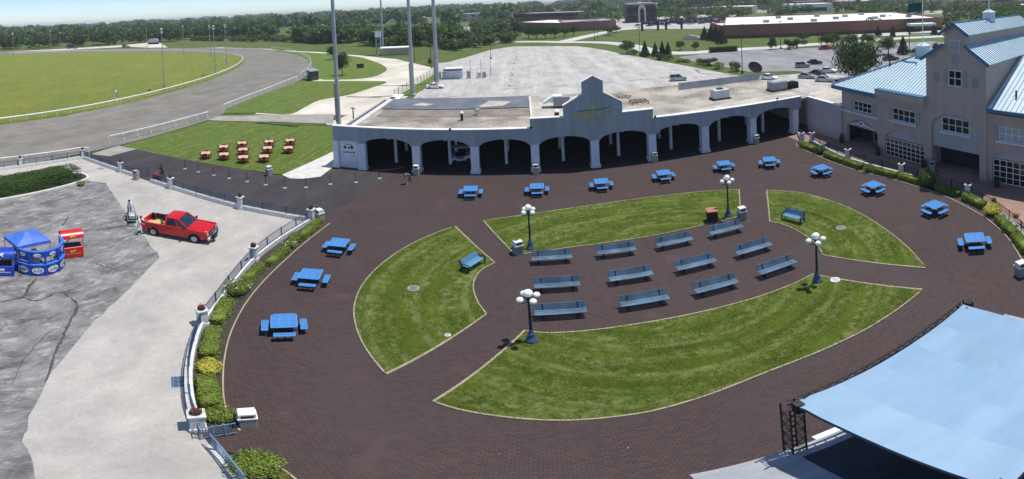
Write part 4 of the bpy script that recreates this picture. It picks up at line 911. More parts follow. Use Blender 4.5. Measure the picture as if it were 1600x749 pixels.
pillar(*NF[1], 0, 'white pillar between the track corner and the tan litter bin'); pillar(*NF[2], 0, 'white pillar beside the person pushing the red cart'); pillar(*NF[3], 0, 'white pillar above the front of the red pickup'); pillar(*NF[4], 0, 'white corner pillar at the top of the curved hedge')
fence('picket_fence', 'blue picket fence on low wall next to the track corner pillar', NF[0:2], .38, 1.08, 'fence_blue', 'railing fences')
fence('picket_fence', 'short blue picket fence left of the tan litter bin', [NF[1], (-37.0, 29.05)], .38, 1.08, 'fence_blue', 'railing fences')
fence('picket_fence', 'short blue picket fence right of the fence gate', [(-34.6, 29.1), NF[2]], .38, 1.08, 'fence_blue', 'railing fences')
fence('fence_gate', 'blue picket gate standing open beside the tan litter bin', [(-37.0, 29.1), (-36.0, 30.3)], .1, 1.15, 'fence_blue', None, False, gap=.1, post=3)
fence('picket_fence', 'blue picket fence behind the red pickup', NF[2:4], .38, 1.08, 'fence_blue', 'railing fences')
fence('picket_fence', 'blue picket fence running up to the hedge corner pillar', NF[3:5], .38, 1.08, 'fence_blue', 'railing fences')
i1, i2 = 8, 20
LP = [WALL_L[0], WALL_L[i1], WALL_L[i2], WALL_L[-1]]
CB = [WALL_L[:i1+1], WALL_L[i1:i2+1], WALL_L[i2:]]
pillar(*WALL_L[i1], R(10), 'white pillar with dark planter between the hedge corner and the red-flowered pillar'); pillar(*WALL_L[i2], R(-25), 'white pillar with red flowers halfway along the curved fence', 1); pillar(-9.3, 8.78, R(-42), 'white pillar with red flowers at the end of the curved fence by the gate', 1)
for lab, pp in zip(('blue picket fence behind the upper hedges of the curve', 'blue picket fence in the middle of the curve, by the flowering bush', 'blue picket fence beside the drain grate and yellow bush'), CB): fence('picket_fence', lab, pp, .38, 1.1, 'fence_blue' if 'upper' in lab else 'fence_blue', 'railing fences')
fence('fence_gate', 'light blue picket gate swung open across the end of the hedge', [(-8.75, 8.35), (-8.19, 9.19)], .08, .92, 'gate_blue', None, False, gap=.09, post=3)
fence('fence_gate', 'light blue gate leaf folded against the last pillar', [(-9.1, 8.6), (-8.72, 8.3)], .08, .92, 'gate_blue', None, False, gap=.13, post=3)
fence('picket_fence', 'blue picket fence cut by the bottom edge of the picture', LOW_W, .12, 1.0, 'gate_blue', 'railing fences')
RI = [0, 8, 16, 24]; labs = ('white pillar nearest the end of the arcade', 'white pillar in front of the arched white sign', 'white pillar in front of the glazed doors', 'white pillar in front of the dark tower passage')
for i, lab in zip(RI, labs): pillar(*WALL_R[i], R(15), lab)
pillar(*(28.91, 39.22), R(15), 'white gatepost pillar, the outer one of the pair at the arcade end')
for (a, b), lab in zip(((0, 8), (8, 16), (16, 24), (24, 40)), ('dark picket fence nearest the arcade end', 'dark picket fence in front of the arched sign and glazed doors', 'dark picket fence facing the tower passage', 'dark picket fence running to the right picture edge')): fence('picket_fence', lab, WALL_R[a:b+1], .3, 1.05, 'navy', 'railing fences')
fence('picket_fence', 'short dark picket fence between the last arcade column and the gatepost pillar', [(30.6, 42.2), (28.91, 39.22)], .3, 1.05, 'navy', 'railing fences')
for i, (lab, s) in enumerate((('small leafy hanging basket on the right fence, the upper of two', 29), ('small leafy hanging basket on the right fence, the lower of two', 34))):
    t = empty('flower_basket', lab, 'flower basket', (*WALL_R[s], .95)); MB().lathe([(.05, -.1), (.2, .08), (.2, .12)], 10).build('basket', 'planter', t); rn = np.random.default_rng(i); P = rn.normal(size=(220, 3))*(.13, .13, .12)+(0, 0, .2); leaves('foliage', P, .08, 'leaf_hedge', t, i)
# stanchions with red rope
SX = [(-34.92, 34.4), (-32.94, 34.47), (-30.85, 34.61), (-28.83, 34.7), (-26.66, 34.86), (-24.49, 34.97), (-22.33, 35.04), (-20.54, 35.97), (-18.72, 37.53), (-16.53, 38.71), (-14.63, 40.24), (-12.49, 41.53)]
st0 = None
for i, (x, y) in enumerate(SX):
    lab = 'black rope stanchion on the dark path, %s counted from the person with the red cart' % ('first second third fourth fifth sixth seventh eighth ninth tenth eleventh twelfth'.split()[i])
    if st0 is None:
        st0 = empty('rope_stanchion', lab, 'stanchion', (x, y, 0), 0, 'rope stanchions'); MB().lathe([(.2, 0), (.2, .03), (.05, .06)], 14).build('base', 'steel_pale', st0); MB().lathe([(.03, .04), (.03, .95), (.04, .96), (.02, 1.02)], 10).build('post', 'black_metal', st0)
    else: dup(st0, lab, (x, y), None, 'rope stanchions')
for i, (a, b) in enumerate(zip(SX[:-1], SX[1:])):
    k = MB(); n = 6; k.path([(a[0]+(b[0]-a[0])*j/n, a[1]+(b[1]-a[1])*j/n, .92-.06*math.sin(PI*j/n)) for j in range(n+1)], .016, 5); o = k.build('barrier_rope', 'rope')
    tag(o, 'red barrier rope slung between stanchions, %s span from the left' % ('first second third fourth fifth sixth seventh eighth ninth tenth last'.split()[i]), 'rope', 'barrier ropes')
# red tables and chairs on the side lawn
RT = [((-35.6, 38.72, 0.75), 'alone at the left end'), ((-35.5, 42, 0.75), 'back one of the pair second from the left'), ((-33.41, 39.52, 0.75), 'front one of the pair second from the left'), ((-34.47, 44.47, 0.75), 'back one of the middle column of three'), ((-32.63, 42.23, 0.75), 'middle one of the middle column of three'), ((-30.74, 39.75, 0.75), 'front one of the middle column of three'), ((-31.67, 46.59, 0.75), 'back one next to the last pair'), ((-30.27, 44.09, 0.75), 'middle one next to the last pair'), ((-28.76, 41.06, 0.75), 'front one of the column nearest the litter bin'), ((-29.41, 48.08, 0.75), 'back one of the last pair on the right'), ((-27.93, 45.14, 0.75), 'front one of the last pair on the right')]
def ltable():
    t = empty('lawn_table', '', 'table'); MB().bev(0, 0, .72, 1.1, 1.1, .035, .02).build('table_top', 'table_tan', t); MB().box(0, 0, .63, .86, .86, .085).build('apron', 'chair_red', t)
    for a in range(4): MB().box((-.38, .38)[a % 2], (-.38, .38)[a//2], 0, .05, .05, .65).build('leg', 'chair_red', t)
    return t
def lchair():
    k = MB(); k.bev(0, 0, .42, .42, .42, .04, .015); k.box(0, .2, .46, .42, .03, .4, rx=-.15)
    for s in (-1, 1): k.tube((s*.19, -.19, 0), (s*.19, .22, .85), .016); k.tube((s*.19, .2, 0), (s*.19, -.12, .43), .016)
    return tag(k.build('lawn_chair', 'chair_red'), '', 'chair')
lt0 = ch0 = None
for (x, y, z), w in RT:
    lab = 'square tan-topped table on the side lawn, '+w
    if lt0 is None: lt0 = ltable(); lt0.location = (x, y, 0); lt0.rotation_euler = (0, 0, R(36)); tag(lt0, lab, None, 'tan-topped lawn tables')
    else: dup(lt0, lab, (x, y), R(36), 'tan-topped lawn tables')
    for a in range(4):
        an = R(36+90*a); l_ = (x+.5*math.cos(an), y+.5*math.sin(an), 0); lab = 'red folding chair, %s of lawn table %s' % (('back right', 'back left', 'front left', 'front right')[a], w.replace('one of ', 'in '))
        if ch0 is None: ch0 = lchair(); ch0.location = l_; ch0.rotation_euler = (0, 0, an-PI/2); tag(ch0, lab, None, 'red folding chairs')
        else: tag(dup(ch0, lab, l_, an-PI/2), None, None, 'red folding chairs')
# ---------------------------------------------------------------- stage with its blue canopy
t = empty('stage', 'low grey performance stage under the light blue canopy', 'stage', (9, 4, 0))
def stp(o): o.matrix_parent_inverse = Matrix.Translation((-9, -4, 0)); return o
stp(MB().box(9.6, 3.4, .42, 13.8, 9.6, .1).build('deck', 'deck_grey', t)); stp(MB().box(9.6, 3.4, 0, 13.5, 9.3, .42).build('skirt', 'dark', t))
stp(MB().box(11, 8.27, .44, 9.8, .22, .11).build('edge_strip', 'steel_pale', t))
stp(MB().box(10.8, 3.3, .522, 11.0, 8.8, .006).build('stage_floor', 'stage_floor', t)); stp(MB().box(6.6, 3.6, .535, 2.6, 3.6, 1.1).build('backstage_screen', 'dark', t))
MT['canvas_seam'] = mat('canvas_seam', (.30, .42, .56), .7, .05, 2)
CZ = 3.95
cn = empty('stage_canopy', 'large light blue fabric canopy stretched over the stage on black truss towers', 'canopy', (9.2, 5.5, 0))
def cnp(o): o.matrix_parent_inverse = Matrix.Translation((-9.2, -5.5, 0)); return o
nu, nv = 40, 48; V = []; F = []
def can(u, v):
    x0 = 5.45+.35*math.sin(PI*v)*.6; x1 = 13.05; x = x0+(x1-x0)*u; y = 8.2-5.5*v+.12*math.sin(PI*u)*(v-.5)
    z = CZ-.05-.26*math.sin(PI*u)*math.sin(PI*v)+.03*math.sin(PI*5*u)**2*math.sin(PI*v)-.05*math.exp(-((u-.05)**2+(v-.05)**2)*40)*math.sin(26*math.atan2(v+.02, u+.02))+.010*math.sin(u*13+v*7)+.02*math.sin(u*5+v*9)+.012*math.sin(u*31)*math.sin(v*23)
    return (x, y, z)
for j in range(nv+1):
    for i in range(nu+1): V.append(can(i/nu, j/nv))
F = [(j*(nu+1)+i, j*(nu+1)+i+1, (j+1)*(nu+1)+i+1, (j+1)*(nu+1)+i) for j in range(nv) for i in range(nu)]
for q, cm in enumerate(('canvas_pale', 'canvas_blue', 'canvas_deep', 'canvas_blue', 'canvas_deep')):
    c0, c1 = q*nu//5, (q+1)*nu//5; Vq = [V[j*(nu+1)+i] for j in range(nv+1) for i in range(c0, c1+1)]; w_ = c1-c0+1
    o = cnp(MB().add(Vq, [(j*w_+i, j*w_+i+1, (j+1)*w_+i+1, (j+1)*w_+i) for j in range(nv) for i in range(w_-1)]).build('fabric_panel', cm, cn, smooth=True)); sd = o.modifiers.new('thick', 'SOLIDIFY'); sd.thickness = .02; sd.use_rim = False
k = MB()
for u in (.2, .4, .8):
    k = MB(); p_ = [can(u, j/nv) for j in range(nv+1)]
    for a, b in zip(p_[:-1], p_[1:]): k.add([(a[0]-.025, a[1], a[2]+.006), (a[0]+.025, a[1], a[2]+.006), (b[0]+.025, b[1], b[2]+.006), (b[0]-.025, b[1], b[2]+.006)], [(0, 1, 2, 3)])
    cnp(k.build('seam', 'canvas_seam', cn))
k = MB()
edge = [[can(i/nu, 0) for i in range(nu+1)], [can(0, j/nv) for j in range(nv+1)], [can(i/nu, 1) for i in range(nu+1)], [can(1, j/nv) for j in range(nv+1)]]
for e in edge: k.path([(x, y, z-.06) for x, y, z in e], .05, 6)
cnp(k.build('edge_tube', 'navy', cn))
k = MB()   # front truss
for dz in (0, -.3): k.tube((5.4, 8.32, CZ+.02+dz), (13.1, 8.32, CZ+.02+dz), .03)
for i in range(22): x = 5.5+.345*i; k.tube((x, 8.32, CZ+.02-.3*(i % 2)), (x+.345, 8.32, CZ+.02-.3*((i+1) % 2)), .014, n=5); k.box(x, 8.26, CZ+.02, .035, .14, .05)
cnp(k.build('front_truss', 'black_metal', cn))
def tower(x, y, h=3.95, w=.4):
    k = MB(); q = [(x-w/2, y-w/2), (x+w/2, y-w/2), (x+w/2, y+w/2), (x-w/2, y+w/2)]
    for a in q: k.tube((*a, .0), (*a, h), .028)
    n = 9
    for s in range(4):
        a, b = q[s], q[(s+1) % 4]
        for i in range(n): z0, z1 = .05+(h-.5)*i/n, .05+(h-.5)*(i+1)/n; k.tube((*(a if i % 2 else b), z0), (*(b if i % 2 else a), z1), .012, n=5); k.tube((*a, z1), (*b, z1), .012, n=5)
    k.box(x, y, 0, .7, .7, .05); k.box(x+.12, y-.1, h-.5, .24, .24, .55)
    return cnp(k.build('truss_tower', 'black_metal', cn))
tower(5.42, 8.15); tower(13.1, 8.15); tower(5.6, 2.75); tower(13.1, 2.75)

# ---------------------------------------------------------------- plants
def hedge_part(t, L_, W_, H_, m, seed, size=.085, dens=1., wob=.06):
    """clipped hedge: a knobbly twig core and a skin of small leaves; local x along the hedge, base at z = 0"""
    rg = np.random.default_rng(seed); n = int(dens*(2*L_*H_+2*W_*H_+L_*W_)*620*(.085/size)**2); P = []; N_ = []
    u = rg.random(n)*(2*L_*H_+2*W_*H_+1.25*L_*W_)
    a = 2*L_*H_; b = a+2*W_*H_
    for q in u:
        if q < a: s = 1 if rg.random() < .5 else -1; p = ((rg.random()-.5)*L_, s*W_/2, rg.random()*H_); nn = (0, s, .2)
        elif q < b: s = 1 if rg.random() < .5 else -1; p = (s*L_/2, (rg.random()-.5)*W_, rg.random()*H_); nn = (s, 0, .2)
        else: p = ((rg.random()-.5)*L_, (rg.random()-.5)*W_, H_); nn = (0, 0, 1)
        P.append(p); N_.append(nn)
    P = np.array(P); N_ = np.array(N_)
    # round the corners and roughen the faces
    e = np.abs(P/np.array([L_/2, W_/2, H_])); k = np.clip((e[:, :2]-.8)/.2, 0, 1).prod(1)[:, None]; P[:, :2] *= 1-.10*k
    kz = np.clip((P[:, 2:]/H_-.8)/.2, 0, 1)*np.clip((e[:, 1:2]-.75)/.25, 0, 1); P[:, 1:2] *= 1-.10*kz
    w = wob*(np.sin(P[:, 0]*3.1+seed)+np.sin(P[:, 0]*6.7+P[:, 1]*5+seed*2)+np.sin(P[:, 2]*7+P[:, 0]*2))*.5
    P += N_*w[:, None]+rg.normal(size=P.shape)*.022
    P[:, 2] = np.maximum(P[:, 2], .02)
    leaves('foliage', P, size, m, t, seed, .25, N_)
    k = MB(); k.bev(0, 0, .0, L_*.93-.05, W_*.86-.03, H_*.93, .07); k.build('twig_core', m, t)
def hedge(lab, p, q, W_, H_, m='leaf_hedge', group=None, size=.085, dens=1., name='hedge'):
    p, q = Vector(p), Vector(q); c = (p+q)/2; d = q-p
    t = empty(name, lab, 'hedge', (c.x, c.y, .01), math.atan2(d.y, d.x), group); hedge_part(t, d.length, W_, H_, m, int(abs(c.x*31+c.y*17)) % 997, size, dens); return t
def bush(lab, x, y, r, h, m, name='bush', n=1400, size=.085, flowers=None, cat='bush', group=None, z=.01):
    t = empty(name, lab, cat, (x, y, z), 0, group); rg = np.random.default_rng(int(abs(x*13+y*7)*10) % 9999)
    cl = rg.normal(size=(16, 3)); cl /= np.linalg.norm(cl, axis=1, keepdims=True); cl *= np.array([r*.55, r*.55, h*.33]); cl[:, 2] = cl[:, 2]+h*.52
    i = rg.integers(0, 16, n); d = rg.normal(size=(n, 3)); d /= np.linalg.norm(d, axis=1, keepdims=True); d[:, 2] = np.where(d[:, 2] < -.3, -d[:, 2], d[:, 2])
    P = cl[i]+d*np.array([r*.5, r*.5, h*.36])*(.75+.3*rg.random((n, 1))); P[:, 2] = np.maximum(P[:, 2], .03)
    leaves('foliage', P, size, m, t, 1, .3, d)
    k = MB()
    for j in range(5): a = j*1.3; k.tube((0, 0, 0), (r*.5*math.cos(a), r*.5*math.sin(a), h*.6), .025, .01, 5)
    k.build('stem', 'bark', t); MB().ball((0, 0, h*.42), r*.62, 10, h*.40/(r*.62)).build('twig_core', m, t)
    if flowers:
        j = rg.integers(0, n, flowers); leaves('blossoms', P[j]+d[j]*.05, .09, 'flower_white', t, 5, .6, None, 1.)
    return t
# left curve
hedge('clipped green hedge at the top of the curved bed, next to the corner pillar', (-15.79, 29.47), (-15.72, 26.14),   .68, .42, group='clipped hedges')
bush('yellow-green bush between two clipped hedges near the top of the curve', *(-15.92, 25.94), .62, .7, 'leaf_lime', n=1200)
bush('white-flowered bush just below the yellow-green one on the curve', *(-15.79, 25.11), .6, .65, 'leaf_hedge', flowers=60)
hedge('clipped hedge below the small white-flowered bush', (-15.68, 24.41), (-15.64, 21.96), .62, .4, group='clipped hedges')
hedge('clipped hedge above the large white-flowered bush', (-15.77, 21.59), (-15.56, 19.53), .62, .4, group='clipped hedges')
bush('large white-flowered rose bush in the middle of the curved bed', *(-15.23, 18.31), .95, .85, 'leaf_hedge', n=2200, flowers=110)
hedge('clipped hedge below the large white-flowered bush', (-14.89, 17.17), (-13.93, 15.06), .72, .48, group='clipped hedges')
hedge('clipped hedge directly above the bright yellow bush', (-13.58, 14.51), (-12.27, 12.59), .7, .5, group='clipped hedges')
bush('bright yellow rounded bush in the curved bed', *(-11.64, 11.88), .62, .7, 'leaf_yellow', n=1800, size=.075)
hedge('clipped hedge directly below the bright yellow bush', (-11.25, 11.33), (-9.78, 9.95), .7, .5, group='clipped hedges')
bush('loose green bush at the end of the curved bed, behind the open gate', *(-9.18, 9.63), .62, .62, 'leaf_hedge', n=1900, size=.08)
bush('round green bush in the corner bed at the bottom of the picture', *(-6.72, 7.94), .82, .7, 'leaf_hedge', n=2600, size=.085)
bush('small green tuft at the bottom edge of the picture', *(-5.87, 7.7), .3, .35, 'leaf_lime', n=300)
# right curve
HR = [((1252,229), (1272,237), 'first clipped hedge beside the gatepost pillars'), ((1291,246), (1317,257), 'clipped hedge right of the leafy shrub near the arcade end'), ((1322,259), (1346,267), 'clipped hedge just left of the small lime bush'), ((1368,272), (1403,281), 'long clipped hedge just right of the small lime bush')]
HR2 = [(28.07, 38.21), (28.02, 35.66), (28.01, 33.96), (28.02, 31.32), (28.08, 31.02), (28.11, 28.82), (28.43, 27.29), (28.72, 24.96), (28.84, 24.69), (28.93, 22.59), (28.96, 20.79), (28.7, 18.28), (28.61, 17.85), (27.8, 15.54), (26.52, 13.69), (24.81, 11.59), (24.61, 11.41), (23.16, 9.97)]
for i, lab in enumerate(('first clipped hedge beside the gatepost pillars', 'clipped hedge right of the leafy shrub near the arcade end', 'clipped hedge just left of the small lime bush', 'long clipped hedge just right of the small lime bush', 'clipped hedge left of the big spreading shrub', 'short clipped hedge right of the big spreading shrub', 'long clipped hedge above the yellow bush on the right', 'clipped hedge below the yellow bush on the right', 'clipped hedge touching the right picture edge')):
    hedge(lab, HR2[2*i], HR2[2*i+1], .7, .52, 'leaf_hedge', 'clipped hedges')
bush('leafy shrub between the first two hedges near the arcade end', *(28.12, 35.03), .7, .95, 'leaf', n=1200)
bush('small lime green bush between two hedges on the right', *(28.22, 27.99), .6, .7, 'leaf_lime', n=1100)
bush('big spreading shrub against the right fence', *(29, 21.68), 1.05, 1.5, 'leaf', n=2400, size=.11)
bush('yellow bush in the bed on the right', *(27.22, 14.57), .75, .85, 'leaf_yellow', n=1600)
for x, y, lab in ((1386, 236, 'potted shrub left of the first glazed doors'), (1448, 262, 'potted shrub right of the first glazed doors'), (1556, 288, 'potted shrub in front of the second glazed doors'), (1325, 220, 'potted shrub by the arched sign bay')):
    px_, py_ = {1386: (32.0, 30.3), 1448: (32.0, 24.4), 1556: (31.9, 16.6), 1325: (32.1, 36.0)}[x]
    b = bush(lab, px_, py_, .35, 1.0, 'leaf_dark', 'potted_shrub', 500, .09, None, 'shrub'); MB().lathe([(.2, 0), (.27, .4), (.3, .42)], 10).build('pot', 'planter', b)
# big hedge in its kerbed island
HI = smooth([(-43.2, -6), (-43.2, 16), (-43.2, 20.5), (-42.6, 24.3), (-41.4, 25.3), (-39.9, 24.6), (-39.35, 21), (-39.2, 15), (-39.2, -6)], 3)
il = sheet('hedge_island', HI, .10, 'soil'); ribbon(HI, .3, -.01, .17).build('kerb', 'kerb_grey', il)
t = empty('tall_hedge', 'long thick dark green hedge in the kerbed island by the track', 'hedge', (-41.2, 9.6, .1), R(90)); hedge_part(t, 29, 2.9, 1.35, 'leaf_big_hedge', 77, .12, .8, .05)
bush('small lime bush at the tip of the long hedge island', *(-38.72, 23.2), .55, .5, 'leaf_lime', n=600)
# trees
def crown_np(seed, n, clumps, shape='round'):
    """leaf positions and outward normals for a crown in the unit box (radius 1, z 0..1)"""
    rg = np.random.default_rng(seed); out = []; nor = []
    if shape == 'cone':
        z = 1-np.sqrt(rg.random(n)); lay = np.floor(z*9)/9; a = rg.random(n)*2*PI; r = (1-z)*(.62+.38*rg.random(n)**.4)*(1-.28*((z-lay)*9))*(.85+.15*np.sin(a*5+seed))
        P = np.stack([r*np.cos(a), r*np.sin(a), z], 1); return P, np.stack([np.cos(a), np.sin(a), .5+0*a], 1)
    c = rg.normal(size=(clumps, 3)); c /= np.linalg.norm(c, axis=1, keepdims=True); c *= (rg.random((clumps, 1))**.45)
    c = c*np.array([.72, .72, .36])+np.array([0, 0, .5]); cr = .20+.20*rg.random(clumps)
    if shape == 'tall': c *= np.array([.8, .8, 1])
    i = rg.integers(0, clumps, n); d = rg.normal(size=(n, 3)); d /= np.linalg.norm(d, axis=1, keepdims=True)
    P = c[i]+d*cr[i][:, None]*np.array([1, 1, .62])*(.6+.4*rg.random((n, 1))**.5); P[:, 2] = np.clip(P[:, 2], .02, 1.1)
    return P, d
TV = {}
def tree_proto(kind, v):
    if (kind, v) in TV: return TV[kind, v]
    rg = random.Random(v*7+len(kind)); k = MB()
    if kind in ('conifer', 'dark_conifer'):
        P, d = crown_np(v, 1300, 0, 'cone'); cr = leaves('crown', P*np.array([1, 1, .94])+(0, 0, .06), .13, 'leaf_conifer', None, v, .2, d); k.tube((0, 0, -.02), (0, 0, .8), .045, .01, 6)
    else:
        n, cl = {'round': (2600, 34), 'shrub': (1200, 16), 'big': (5200, 46)}[kind]
        P, d = crown_np(v, n, cl); z0 = {'round': .22, 'shrub': .0, 'big': .04}[kind]; P = P*np.array([1, 1, 1-z0])+(0, 0, z0)
        cr = leaves('crown', P, {'round': .085, 'shrub': .12, 'big': .062}[kind], {'round': 'leaf', 'shrub': 'leaf', 'big': 'leaf_dark'}[kind], None, v, .25, d)
        k.tube((0, 0, -.02), (.01, 0, .34), .055, .04, 7)
        for j in range(6): a = j*1.05+rg.random(); k.tube((.01, 0, .28+.03*j), (.5*math.cos(a), .5*math.sin(a), .55+.05*j), .03, .008, 5)
    tr = k.build('trunk', 'bark'); TV[kind, v] = (cr, tr); bpy.data.objects.remove
    C.objects.unlink(cr); C.objects.unlink(tr)
    return TV[kind, v]
def tree(lab, kind, v, x, y, h, r, group=None, name='tree', cat='tree', m=None, z=-.06):
    cr, tr = tree_proto(kind, v); t = empty(name, lab, cat, (x, y, z), (x*7.3+y*3.1) % 6.28, group); t.scale = (r, r, h)
    share(tr, t); c = share(cr, t)
    if m: c.material_slots[0].link = 'OBJECT'; c.material_slots[0].material = MT[m]
    return t

# ---------------------------------------------------------------- race track furniture
def rail(name, lab, pts, h, step, m, pr=.05, lean=0., group=None):
    t = empty(name, lab, 'rail', (*pts[0], 0), 0, group); o0 = pts[0]; loc = [(x-o0[0], y-o0[1]) for x, y in pts]
    k = MB(); k.path([(x, y, h) for x, y in loc], pr, 6); k.build('top_rail', m, t)
    L_ = [0]
    for a, b in zip(loc[:-1], loc[1:]): L_.append(L_[-1]+math.dist(a, b))
    n = max(2, int(L_[-1]/step)); p_ = None
    for j in range(n+1):
        s = L_[-1]*j/n; i = max(q for q in range(len(L_)-1) if L_[q] <= s+1e-6); u = (s-L_[i])/max(1e-6, L_[i+1]-L_[i])
        x, y = (loc[i][0]+(loc[i+1][0]-loc[i][0])*u, loc[i][1]+(loc[i+1][1]-loc[i][1])*u)
        if p_ is None: p_ = MB().tube((0, 0, -.03), (-lean, 0, h), .04, n=6).build('post', m, t, (x, y, 0))
        else: share(p_, t, (x, y, 0))
    return t
inr = smooth([(-73.0, 4), (-73.0, 28), (-73.3, 40), (-74.4, 54), (-76.7, 69.5), (-80.8, 88), (-86, 104), (-92.6, 119.2), (-100.6, 132.8), (-109.4, 144.2), (-120.4, 153.2), (-134, 160), (-152, 164.8), (-176, 165.8), (-204, 156.8), (-237.5, 139), (-261, 107.5)], 4)
rail('inner_track_rail', 'long white inner rail curving round the infield', inr, 1.05, 3.2, 'white_metal', .13)
rail('outer_track_rail', 'white outer rail along the lawn with the tan tables', [(-50.6, 35.4), (-50.4, 45), (-50.3, 55.8)], 1.15, 2.3, 'white_metal', .07, .35)
rail('outer_track_rail', 'white outer rail leading up to the brown judge hut', smooth([(-51.89, 62.06), (-53.17, 69.75), (-54.1, 77.98), (-55.52, 88.27), (-56.87, 98.41)], 3), 1.15, 2.6, 'white_metal', .07, .35)
rail('outer_track_rail', 'white outer rail bending round beyond the brown judge hut', smooth([(-58.53, 103.11), (-63.27, 116.42), (-69.39, 129.71), (-78.63, 145.16), (-90.09, 159.72), (-106.28, 176.32), (-122.21, 186.98)], 3), 1.15, 3, 'white_metal', .06, .2)
rail('outer_track_rail', 'white rail in front of the track-side wall at the left picture edge', [(-49.5, 8), (-49.2, 18), (-47.8, 28.8), (-47.0, 29.6)], 1.3, 2.6, 'white_metal', .07, .3)
IL = [((21, 88), (19, 52)), ((79, 76), (78, 48)), ((95, 74), (94, 51)), ((152.5, 70), (152, 43.5)), ((163.5, 70), (163, 47)), ((213.5, 66), (213, 42)), ((230, 79), (229, 45)), ((257, 142), (254, 46)), ((287.5, 85), (286, 40.5)), ((329, 89), (327, 40)), ((337, 118), (335, 41)), ((354, 101), (353, 39))]
ILW = [((-242.18, 102), 13.96), ((-295.32, 155.4), 13.77), ((-302.72, 168.52), 11.74), ((-299.94, 201.94), 14.1), ((-292.15, 203.62), 12.06), ((-290.74, 236.23), 13.23), ((-198.7, 169.28), 13.08), ((-79.33, 72.52), 15.33), ((-153.9, 155.17), 14.35), ((-129.64, 147.6), 14.21), ((-86.01, 99.83), 15.02), ((-101.79, 124.61), 14.73)]
ilab = ['first from the left picture edge', 'second from the left, far side', 'third from the left, far side', 'left one of a close pair on the far side', 'right one of a close pair on the far side', 'left of the white tank on the far side', 'just left of the white tank', 'tallest, standing nearest on the infield edge', 'alone right of the white tank', 'leftmost of the group at the bend', 'shortest-looking base of the group at the bend, nearest', 'rightmost of the group at the bend']
for i, ((p, h), lab) in enumerate(zip(ILW, ilab)):
    t = empty('track_light', 'slim floodlight pole of the infield, '+lab, 'light pole', (*p, -.02), R(-40), 'infield floodlight poles')
    w = 1.0 if i == 7 else .8
    MB().lathe([(.2, 0), (.2, 2.0), (.13, 2.1), (.09, h-.4)], 8).build('pole', 'steel', t)
    k = MB(); k.box(0, 0, h-1.0, 2.6*w, .1, .1); k.box(0, 0, h-.2, 2.6*w, .1, .1); k.box(0, 0, h-1.0, .12, .12, .95); k.build('crossarm', 'steel', t)
    l0_ = None
    for z in (h-.9, h-.1):
        for x in (-1.1, -.4, .4, 1.1):
            if l0_ is None: l0_ = MB().box(0, 0, 0, .5, .4, .42).build('lamp_head', 'white', t, (x*w, 0, z))
            else: share(l0_, t, (x*w, 0, z))
# marker posts and small things on the infield
for i, (p, h, lab) in enumerate((((-77.25, 56.28), 2.6, 'white furlong marker post beside the inner rail'), ((-104.69, 127.04), 2.6, 'white marker post at the bend of the inner rail'), ((-228.81, 122.15), 1.6, 'short white marker post at the far rail on the left'), ((-274.18, 142.42), 1.6, 'white marker post beyond the far rail on the left'))):
    t = empty('marker_post', lab, 'marker post', (*p, -.02)); MB().lathe([(.2, 0), (.2, h*.9), (.24, h*.9), (.1, h)], 10).build('shaft', 'white', t); MB().box(.21, 0, h*.4, .03, .16, h*.4).build('stripe', 'dark', t)
def on_rail(o): return o
# the large white tank or hopper on the far side, water truck, trailer
sheet('sand_strip', [(-302.11, 96.63), (-290.93, 132.38), (-279.25, 169.13), (-269.98, 204.19), (-272.29, 233.78), (-255.42, 231.27), (-206.06, 193.09), (-217.8, 188.44), (-247.44, 192.85), (-263.35, 159.45), (-276.08, 125.58), (-286.8, 91.69)], -.04, 'sand')
t = empty('storage_trailer', 'pale rounded storage trailer beyond the far rail', 'trailer', (*(-247.95, 217.9), -.05), R(30)); t.scale = (.72, .72, .72)
MB().prism([(-5, 2), (-5, 4.4), (-4, 5.6), (0, 6.1), (4, 5.6), (5, 4.4), (5, 2)], -2, 2, axis='y').build('body', 'mesh_grey', t); MB().box(0, 0, 0, 11, 3.4, 2).build('chassis', 'dark', t)
t = empty('sand_heap', 'heap of pale sand next to the storage trailer', 'sand heap', (*(-223.2, 196.04), -.1)); MB().lathe([(9, 0), (6, .9), (3, 1.5), (1, 1.7)], 16, sy=.5).build('heap', 'sand', t, smooth=True)
# judge hut
t = empty('judge_hut', 'small dark brown hut with a lean-to roof beside the track', 'hut', (*(-53.22, 100.11), 0), R(-40))
MB().box(0, 0, 0, 2.6, 2.2, 2.5).build('wall', 'hut_brown', t); MB().box(-.5, 0, 2.5, 4.2, 2.7, .14, ry=.07).build('roof', 'steel', t)
for y in (-.55, .55): MB().box(-.7+y*.6, -1.11, 1.2, .55, .04, .8).build('window', 'mesh_grey', t)
